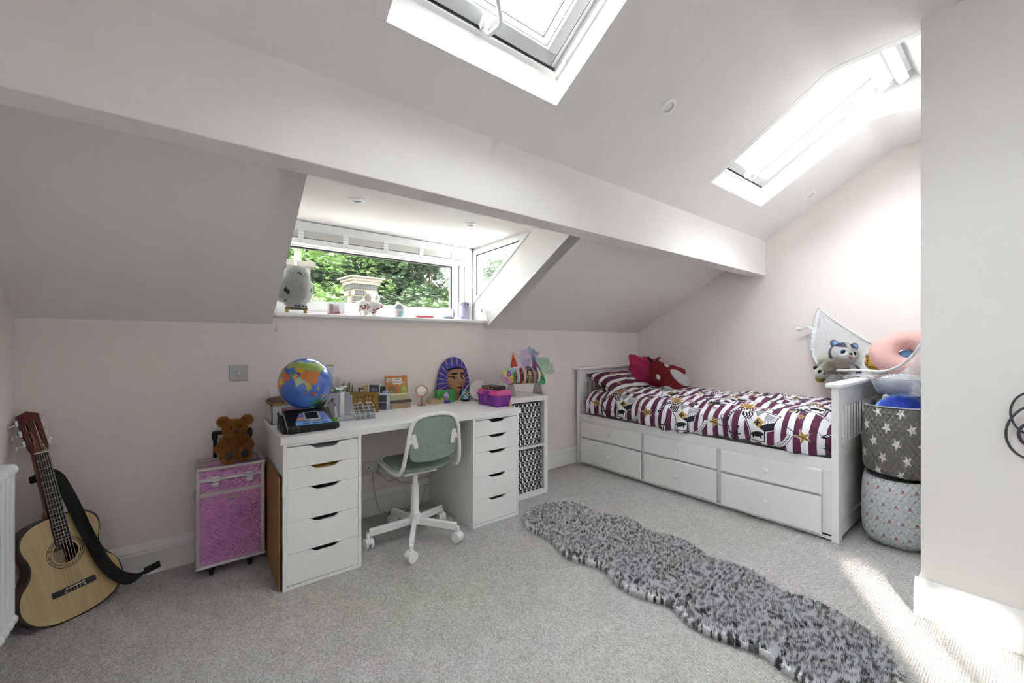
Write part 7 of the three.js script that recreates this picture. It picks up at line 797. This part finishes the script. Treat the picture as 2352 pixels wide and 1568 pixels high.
// ---------- headband stand, party hat, tulle, cord loops ----------
{
  const y = 0.924, z = -2.49, x0 = 1.93, x1 = 2.205, rr = 0.058; // axis along x
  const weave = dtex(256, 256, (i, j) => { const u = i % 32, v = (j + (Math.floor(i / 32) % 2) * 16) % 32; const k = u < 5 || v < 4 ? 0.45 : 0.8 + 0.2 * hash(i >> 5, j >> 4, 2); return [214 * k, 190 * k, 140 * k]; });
  const t = thing('headband_stand', 'gold woven cylinder headband stand with white triangular ends on the cube shelf', 'stand', [0, 0, 0]);
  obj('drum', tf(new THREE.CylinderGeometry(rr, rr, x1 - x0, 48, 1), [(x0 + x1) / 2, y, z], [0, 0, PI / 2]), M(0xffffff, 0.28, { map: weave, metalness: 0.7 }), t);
  for (let k = 0; k < 10; k++) { const a = k / 10 * 2 * PI; obj('gold_rod', rod([x0, y + (rr + 0.003) * Math.sin(a), z + (rr + 0.003) * Math.cos(a)], [x1, y + (rr + 0.003) * Math.sin(a), z + (rr + 0.003) * Math.cos(a)], 0.003, 8), M(0xd9c48c, 0.3, { metalness: 0.7 }), t); }
  for (const x of [x0 + 0.005, x1 + 0.003]) obj('end_support', tf(ext([[-0.062, 0.7725 - y], [0.062, 0.7725 - y], [0.03, -0.045], [0.028, 0.02], [0, 0.05], [-0.028, 0.02], [-0.03, -0.045]], 0.006, 0.001), [x, y, z], [0, PI / 2, 0]), M(0xc6c3c4, 0.5), t);
  const band = (label, x, col, r, w, s = 0.7, tw = 0) => { const q = thing('headband', label, 'headband', [x, y, z], tw); const arc = []; for (let k = 0; k <= 24; k++) { const a = -s + k / 24 * (PI + 2 * s); arc.push([0, r * Math.sin(a), r * Math.cos(a)]); } obj('hoop', tf(tube(arc, w, 60, 8), [0, 0, 0], [0, 0, 0], [w > 0.006 ? 1 : 2.2, 1, 1]), M(col, 0.55), q); for (const k of [0, 24]) obj('end_tip', sp(w * 1.3, arc[k], [w > 0.006 ? 1 : 2, 1, 1]), M(col, 0.5), q); return q; };
  band('dark red headband hung on the gold stand', 1.985, 0x9a2c22, 0.068, 0.0045); const b2 = band('pale pink headband with a bow on the gold stand', 2.02, 0xd9b4b2, 0.07, 0.006); obj('bow', [sp(0.017, [0, 0.062, 0.05], [0.6, 1, 1]), sp(0.014, [0.008, 0.045, 0.064], [0.6, 1, 0.8])], M(0xd9b8b6, 0.6), b2);
  band('dark brown thin headband on the gold stand', 2.045, 0x4a3a30, 0.069, 0.003, 0.75, 0.12); band('lilac padded headband on the gold stand', 2.115, 0x9c8fb8, 0.07, 0.009, 0.8); band('white slim headband at the right end of the gold stand', 2.178, 0xdedcda, 0.07, 0.005, 0.6, -0.15);
  const fl = band('blue and white floral headband beside the unicorn headband', 1.955, 0xc3cdde, 0.072, 0.010, 0.4); obj('flower', [0, 1, 2, 3, 4].map((k) => sp(0.011, [0.004, 0.05 + 0.014 * Math.sin(k * 1.26), 0.05 + 0.014 * Math.cos(k * 1.26)], [0.5, 1, 1])), M(0xd8b8c4, 0.6), fl);
  const gb = band('green clip headband low on the gold stand', 2.145, 0x2f7a44, 0.066, 0.003, 0.2, 0.5);
  // unicorn headband: printed flat face
  const ut = ctex(256, 256, (c) => { const cols = ['#7ac4de', '#8fd0a4', '#e6d67a', '#e09ac4', '#b07ad0']; for (let k = 0; k < 5; k++) { c.fillStyle = cols[k]; c.save(); c.translate(128, 128); c.rotate(0.6); c.fillRect(-190, -190 + k * 76, 380, 78); c.restore(); } c.fillStyle = '#a85ac0'; c.beginPath(); c.ellipse(128, 80, 46, 60, 0.2, 0, 7); c.fill(); c.strokeStyle = '#2a2440'; c.lineWidth = 8; for (const s of [-1, 1]) { c.beginPath(); c.arc(128 + s * 52, 150, 20, 0.2, 2.9); c.stroke(); } c.fillStyle = '#e6e0f0'; for (const [x, y2] of [[80, 60], [170, 50], [128, 90]]) { c.beginPath(); c.arc(x, y2, 12, 0, 7); c.fill(); } });
  const un = thing('unicorn_headband', 'rainbow unicorn-face headband at the left end of the gold stand', 'headband', [1.905, 0.93, -2.475], R(-36)), us = new THREE.Shape(); us.absarc(0, -0.01, 0.046, PI * 0.86, PI * 2.14); us.lineTo(0.046, 0.03); us.lineTo(0.04, 0.062); us.lineTo(0.018, 0.044); us.lineTo(0.006, 0.05); us.lineTo(0, 0.085); us.lineTo(-0.008, 0.05); us.lineTo(-0.018, 0.044); us.lineTo(-0.042, 0.06); us.lineTo(-0.046, 0.03);
  const ug = ext(us, 0.004, 0.001), uuv = ug.attributes.uv, up = ug.attributes.position; for (let i = 0; i < uuv.count; i++) uuv.setXY(i, (up.getX(i) + 0.05) / 0.1, (up.getY(i) + 0.056) / 0.112); obj('printed_face', ug, M(0xffffff, 0.5, { map: ut }), un); obj('hoop', tf(new THREE.TorusGeometry(0.06, 0.004, 8, 40, PI * 1.4), [0, 0, -0.004], [0, 0, -0.6]), M(0xd9c9b0, 0.5), un); obj('white_backing', tf(ext(us, 0.002, 0.003), [0, 0, -0.004]), M(0xe6e4e8, 0.6), un);
  const ht = thing('party_hat', 'red and orange cone party hat with a white pompom standing on the gold stand', 'hat', [1.972, 0.99, -2.495]); ht.rotation.z = 0.10; const hc = new THREE.ConeGeometry(0.032, 0.125, 32, 1, true).translate(0, 0.0625, 0); obj('cone', hc, M(0xffffff, 0.3, { map: ctex(64, 64, (c) => { c.fillStyle = '#b8322a'; c.fillRect(0, 0, 64, 64); c.fillStyle = '#d8502a'; c.fillRect(0, 0, 64, 26); const r = rng(3); for (let k = 0; k < 40; k++) { c.fillStyle = k % 2 ? '#d8705a' : '#8a2020'; c.fillRect(r() * 64, r() * 64, 2, 2); } }), side: THREE.DoubleSide, metalness: 0.2 }), ht); obj('pompom', sp(0.0085, [0, 0.13, 0]), M(0xe6e4e4, 0.9), ht); obj('brim', [tf(new THREE.TorusGeometry(0.034, 0.006, 8, 30), [0, 0.002, 0], [PI / 2, 0, 0]), sp(0.014, [0.02, 0.004, 0.03], [1.3, 0.8, 0.6]), sp(0.013, [-0.016, 0.004, 0.032], [1.2, 0.8, 0.6])], M(0xcfcbe0, 0.7), ht);
  // tulle bows: pleated fans of thin net from a knot
  const fan = (dir, spread, len, seed, up) => { const N = 44, K = 14, g = new THREE.PlaneGeometry(1, 1, N, K), p = g.attributes.position, d = V(...dir).normalize(), s = d.clone().cross(V(...up)).normalize(), n = d.clone().cross(s).normalize(); for (let i = 0; i < p.count; i++) { const a = p.getX(i), r = p.getY(i) + 0.5, q = d.clone().multiplyScalar(len * r * (1 - 0.9 * a * a) * (0.85 + 0.3 * vnoise(a * 7 + 20, seed, 0, seed))).addScaledVector(s, a * spread * r ** 0.7).addScaledVector(n, 0.014 * r * Math.sin(a * 40 + seed * 2 + r * 2) + 0.03 * r * r * (vnoise(a * 5 + 9, r * 3 + seed, 0, 4) - 0.5)); q.y -= 0.03 * r * r; p.setXYZ(i, q.x, q.y, q.z); } g.computeVertexNormals(); return g; };
  const tul = (c, o) => new THREE.MeshPhysicalMaterial({ color: c, roughness: 0.9, transparent: true, opacity: o, side: THREE.DoubleSide });
  const kn = [2.165, 1.055, -2.49], tb = thing('tulle_bow', 'big purple and mint tulle bow with pink ribbons on the gold stand', 'bow', kn), PUR = tul(0xa98be6, 0.34), MIN = tul(0x58dd9c, 0.4);
  obj('purple_tulle', fan([-1, 0.45, 0.3], 0.14, 0.21, 1, [0, 0, 1]), PUR, tb); obj('purple_tulle', fan([-1, -0.35, 0.2], 0.12, 0.16, 2, [0, 0, 1]), PUR, tb); obj('purple_tulle', fan([0.1, 1, 0.2], 0.12, 0.10, 3, [0, 0, 1]), PUR, tb); obj('purple_tulle', fan([1, -0.1, 0.1], 0.11, 0.17, 6, [0, 0, 1]), tul(0xa98be6, 0.25), tb);
  obj('mint_tulle', fan([1, -0.35, 0.3], 0.13, 0.19, 4, [0, 0, 1]), MIN, tb); obj('mint_tulle', fan([0.25, -1, 0.4], 0.09, 0.18, 5, [0, 0, 1]), tul(0x3fc07c, 0.6), tb); obj('mint_tulle', fan([-0.25, 1, 0], 0.07, 0.13, 7, [0, 0, 1]), tul(0x7fc9a4, 0.35), tb);
  obj('pink_ribbon', [fan([-0.3, -1, 0.4], 0.05, 0.11, 8, [0, 0, 1]), fan([0.2, -0.9, 0.4], 0.05, 0.09, 9, [0, 0, 1])], new THREE.MeshPhysicalMaterial({ color: 0xb8569c, roughness: 0.6, side: THREE.DoubleSide }), tb); obj('knot', sp(0.018, [0, 0, 0.006], [1, 1.3, 0.9]), M(0x6a7fae, 0.8), tb);
  tag(obj('black_organiser', bb(1.802, 1.94, 0.7725, 0.83, -2.745, -2.65, 0.004), M(0x1d1d20, 0.6)), 'long black case at the wall behind the craft box and the headband stand', 'case');
  // dark cord hung in loops on the partition
  const q = thing('cord_coil', 'dark cord hanging in loops on the partition wall at the right edge', 'cord', [XP - 0.012, 0.89, -0.026]); const loop = (cy0, cz0, a, b, r0) => tf(new THREE.TorusGeometry(1, 0.055, 8, 60), [0, cy0, cz0], [0, PI / 2, r0], [a, b, 0.12]);
  obj('cord_loop', tube([...Array(40)].map((_, k) => { const a = k / 40 * 2 * PI; return [0.003 * Math.sin(3 * a), 0.03 + 0.085 * Math.sin(a), 0.03 + 0.062 * Math.cos(a)]; }), 0.0035, 90, 8, true), M(0x3a3a44, 0.5), q); obj('cord_loop', tube([...Array(40)].map((_, k) => { const a = k / 40 * 2 * PI; return [-0.006 + 0.003 * Math.sin(2 * a), -0.035 + 0.105 * Math.sin(a) + 0.02 * Math.cos(a), 0.035 + 0.078 * Math.cos(a)]; }), 0.004, 90, 8, true), M(0x3a3a44, 0.5), q); obj('cord_loop', tube([...Array(40)].map((_, k) => { const a = k / 40 * 2 * PI; return [-0.003, -0.05 + 0.05 * Math.sin(a), 0.035 + 0.047 * Math.cos(a)]; }), 0.005, 90, 8, true), M(0x3a3448, 0.5), q); obj('wall_hook', [rod([0.012, 0.12, 0.05], [-0.02, 0.122, 0.05], 0.004)], STEEL, q);
}

// ---------- outdoors, seen through the dormer ----------
{
  struct('ground', bx(120, 0.2, 80, [0, -8.1, -45]), M(0xa29f94, 0.95));
  const leafG = (() => { // a spray of seven folded leaves
    const gs = [], r = rng(5); for (let k = 0; k < 7; k++) { const a = k / 7 * 6.28 + r(), L = 0.10 + 0.05 * r(), g = new THREE.BufferGeometry(), w = 0.042; g.setAttribute('position', new THREE.Float32BufferAttribute([0, 0, 0, w, 0.012, L * 0.5, 0, -0.006, L * 0.55, 0, 0, L, -w, 0.012, L * 0.5], 3)); g.setIndex([0, 1, 2, 1, 3, 2, 0, 2, 4, 2, 3, 4]); g.computeVertexNormals(); gs.push(tf(g, [0.07 * (r() - 0.5), 0.06 * (r() - 0.5), 0.07 * (r() - 0.5)], [0.5 * (r() - 0.2), a, 0.5 * (r() - 0.5)])); } return merge(gs); })();
  const LEAF = M(0xffffff, 0.6, { transmission: 0.35, thickness: 0, side: THREE.DoubleSide }), BARK = M(0x4a4034, 0.9);
  const tree = (label, name, x, z, top, rad, n, pal, seed) => {
    const t = thing(name, label, 'tree', [x, -8, z]), r = rng(seed), H = top + 8, tr = [cy(0.22, 0.1, H * 0.8, [0, H * 0.4, 0], undefined, 10)]; const clumps = [];
    for (let k = 0; k < 70; k++) { const a = r() * 6.28, h = 0.28 + 0.72 * r(), e = rad * Math.sqrt(Math.max(0.05, 1 - ((h - 0.55) / 0.52) ** 2)) * (0.55 + 0.45 * r()); clumps.push([e * Math.cos(a), h * H * 0.97, e * Math.sin(a), 0.5 + 0.6 * r(), r()]); if (k < 12) tr.push(rod([0, H * (0.25 + 0.4 * r()), 0], [e * 0.8 * Math.cos(a), h * H * 0.9, e * 0.8 * Math.sin(a)], 0.04, 6)); }
    obj('trunk', tr, BARK, t); const im = new THREE.InstancedMesh(leafG, LEAF, n = Math.round(n * 1.7)), m = new THREE.Matrix4(), q = new THREE.Quaternion(), e = new THREE.Euler(), c = new THREE.Color(), c2 = new THREE.Color();
    for (let k = 0; k < n; k++) { const b = clumps[Math.floor(r() * clumps.length)], u = V(r() - 0.5, (r() - 0.5) * 0.55, r() - 0.5).normalize().multiplyScalar(b[3] * r() ** 0.4), s = 0.55 + 0.6 * r(); e.set((r() - 0.5) * 1.1, r() * 6.28, (r() - 0.5) * 1.1); m.compose(V(b[0] + u.x, b[1] + u.y * 0.75, b[2] + u.z), q.setFromEuler(e), V(s, s, s)); im.setMatrixAt(k, m); c.set(pal[0]).lerp(c2.set(pal[1]), b[4] * 0.7 + 0.3 * r()); im.setColorAt(k, c); }
    im.name = 'foliage'; im.userData.kind = 'stuff'; t.add(im); };
  const G1 = [0x344828, 0x62803a], G2 = [0x263826, 0x465c3c], G3 = [0x2f4328, 0x4c653b];
  tree('broad light green tree behind the stone chimney', 'broadleaf_tree', 3.4, -15.5, 5.4, 2.6, 14000, G1, 1); tree('dark green tree left of the light green one outside', 'broadleaf_tree', 0.9, -17.5, 6.4, 2.9, 12000, G2, 2);
  tree('tall dark tree in the middle of the dormer view', 'broadleaf_tree', 5.6, -16.5, 6.2, 2.8, 15000, G2, 3); tree('grey green tree at the right of the dormer view', 'broadleaf_tree', 7.1, -16.0, 5.8, 2.3, 13000, G3, 4);
  tree('low bright green shrub tree at the right under the dormer view', 'broadleaf_tree', 6.3, -12.6, 2.9, 1.3, 7000, G1, 5); tree('low bright green tree at the left under the dormer view', 'broadleaf_tree', 2.6, -12.8, 2.6, 1.4, 7000, G1, 6); tree('far backdrop tree filling the gap behind the others on the left', 'broadleaf_tree', 4.0, -21, 7.2, 4.2, 14000, G2, 7); tree('far backdrop tree filling the gap behind the others on the right', 'broadleaf_tree', 8.2, -21, 7.2, 4.2, 14000, G2, 8);
  tree('pale young tree seen through the triangular side window', 'young_tree', 9.4, -13.5, 4.7, 1.9, 7000, G3, 9); tree('bushy tree beyond the left chimney pots', 'broadleaf_tree', -1.2, -18.0, 6.0, 3.0, 8000, G1, 10);
  // stone chimney built of separate blocks
  const ch = thing('stone_chimney', 'square sandstone chimney stack with dark weathered blocks outside the dormer window', 'chimney', [3.07, -0.57, -9.6], 0.1), r = rng(12), MORT = M(0x6e6350, 0.95), tones = [0x1c1b1a, 0x2a2724, 0x4a4232, 0x171617, 0x574c3a].map((c) => M(c, 0.95, { bumpMap: plasterBump, bumpScale: 0.004 }));
  obj('core', bb(-0.30, 0.30, -3, 3.16, -0.30, 0.30), MORT, ch); const stoneG = [0, 1, 2].map((k) => new RoundedBoxGeometry([0.30, 0.20, 0.15][k], 0.12, 0.05, 1, 0.012));
  for (let j = 0; j < 15; j++) for (const [fx, ry] of [[0, 0], [1, -PI / 2], [2, PI / 2]]) { let x = -0.31; while (x < 0.30) { const k = Math.floor(r() * 3), w = Math.min([0.30, 0.20, 0.15][k], 0.315 - x); if (w < 0.06) break; const s = new THREE.Mesh(stoneG[k], tones[r() < 0.55 ? (r() < 0.5 ? 0 : 3) : 1 + Math.floor(r() * 4) % 4]); s.name = 'stone'; s.castShadow = s.receiveShadow = true; s.scale.x = w / [0.30, 0.20, 0.15][k] * 0.93; const u = x + w / 2, y = 1.12 + j * 0.135, d = 0.298 + 0.008 * r(); s.position.set(fx === 0 ? u : fx === 1 ? -d : d, y, fx === 0 ? d : u); s.rotation.y = ry; ch.add(s); x += w; } }
  obj('capstone', [bb(-0.40, 0.40, 3.14, 3.20, -0.40, 0.40, 0.01), bb(-0.36, 0.36, 3.07, 3.145, -0.36, 0.36, 0.015), bb(-0.46, 0.46, 3.20, 3.235, -0.46, 0.46, 0.008)], M(0x4c453c, 0.95, { bumpMap: plasterBump, bumpScale: 0.004 }), ch);
  const iv = new THREE.InstancedMesh(leafG, LEAF, 260), m = new THREE.Matrix4(), c = new THREE.Color(); for (let k = 0; k < 260; k++) { const y = 1.0 + r() * 1.75; m.compose(V(0.05 + 0.22 * (r() - 0.5) + (y < 1.9 ? 0.1 : 0), y, 0.33 + 0.04 * r()), new THREE.Quaternion().setFromEuler(new THREE.Euler(1.2 + r() * 0.5, r() * 6, r())), V(0.7, 0.7, 0.7)); iv.setMatrixAt(k, m); iv.setColorAt(k, c.set(0x2f4626).lerp(new THREE.Color(0x56703a), r())); } iv.name = 'ivy'; iv.userData.kind = 'stuff'; ch.add(iv); ch.scale.set(0.88, 1, 0.88);
  // chimney pots at the left edge, thin mast, red brick stack at the right
  const cp = thing('chimney_pots', 'stone chimney with tall clay pots at the far left of the dormer view', 'chimney', [1.40, 0, -8.6]), ST = M(0x302c26, 0.95, { bumpMap: plasterBump, bumpScale: 0.004 }); obj('stack', bb(-0.32, 0.32, -3, 2.58, -0.3, 0.3, 0.01), M(0x3c3830, 0.95), cp); obj('coping', [bb(-0.40, 0.40, 2.58, 2.68, -0.38, 0.38, 0.02)], ST, cp); for (const x of [-0.18, 0.17]) { const q = obj('pot', tf(lathe([[0.11, 0], [0.10, 0.1], [0.085, 0.5], [0.10, 0.56], [0.085, 0.6], [0.11, 0.68], [0.11, 0.72], [0.07, 0.72], [0.07, 0.3]], 24), [x, 2.68, 0], [0, 0, 0], [0.6, 0.32, 0.6]), M(0x6a5a40, 0.9), cp); }
  const ms = thing('mast', 'thin pale mast standing in front of the trees at the left', 'mast', [1.42, -3, -8.0]); obj('pole', rod([0, 0, 0], [0, 6.9, 0], 0.018, 8), M(0x8a95a2, 0.5), ms); obj('finial', sp(0.03, [0, 6.9, 0]), M(0xb9c6d6, 0.5), ms);
  const bk = thing('brick_chimney', 'orange red brick chimney seen through the triangular side window', 'chimney', [6.95, -2, -10.4], 0.5); obj('stack', bb(-0.26, 0.26, 0, 4.95, -0.26, 0.26, 0.005), M(0xb4715a, 0.9), bk); for (let j = 0; j < 16; j++) for (const [dx, ry] of [[0, 0]]) for (let i = 0; i < 2; i++) { const b = bx(0.24, 0.065, 0.02, [-0.13 + 0.26 * i, 3.8 + j * 0.075, 0.262], 0.004); obj('brick', b, M([0xb86a52, 0xa86048, 0xc07a60][(i + j * 2) % 3], 0.9), bk); } obj('cap', bb(-0.31, 0.31, 4.95, 5.03, -0.31, 0.31, 0.01), M(0xb09080, 0.9), bk);
}
renderer.render(scene, camera);
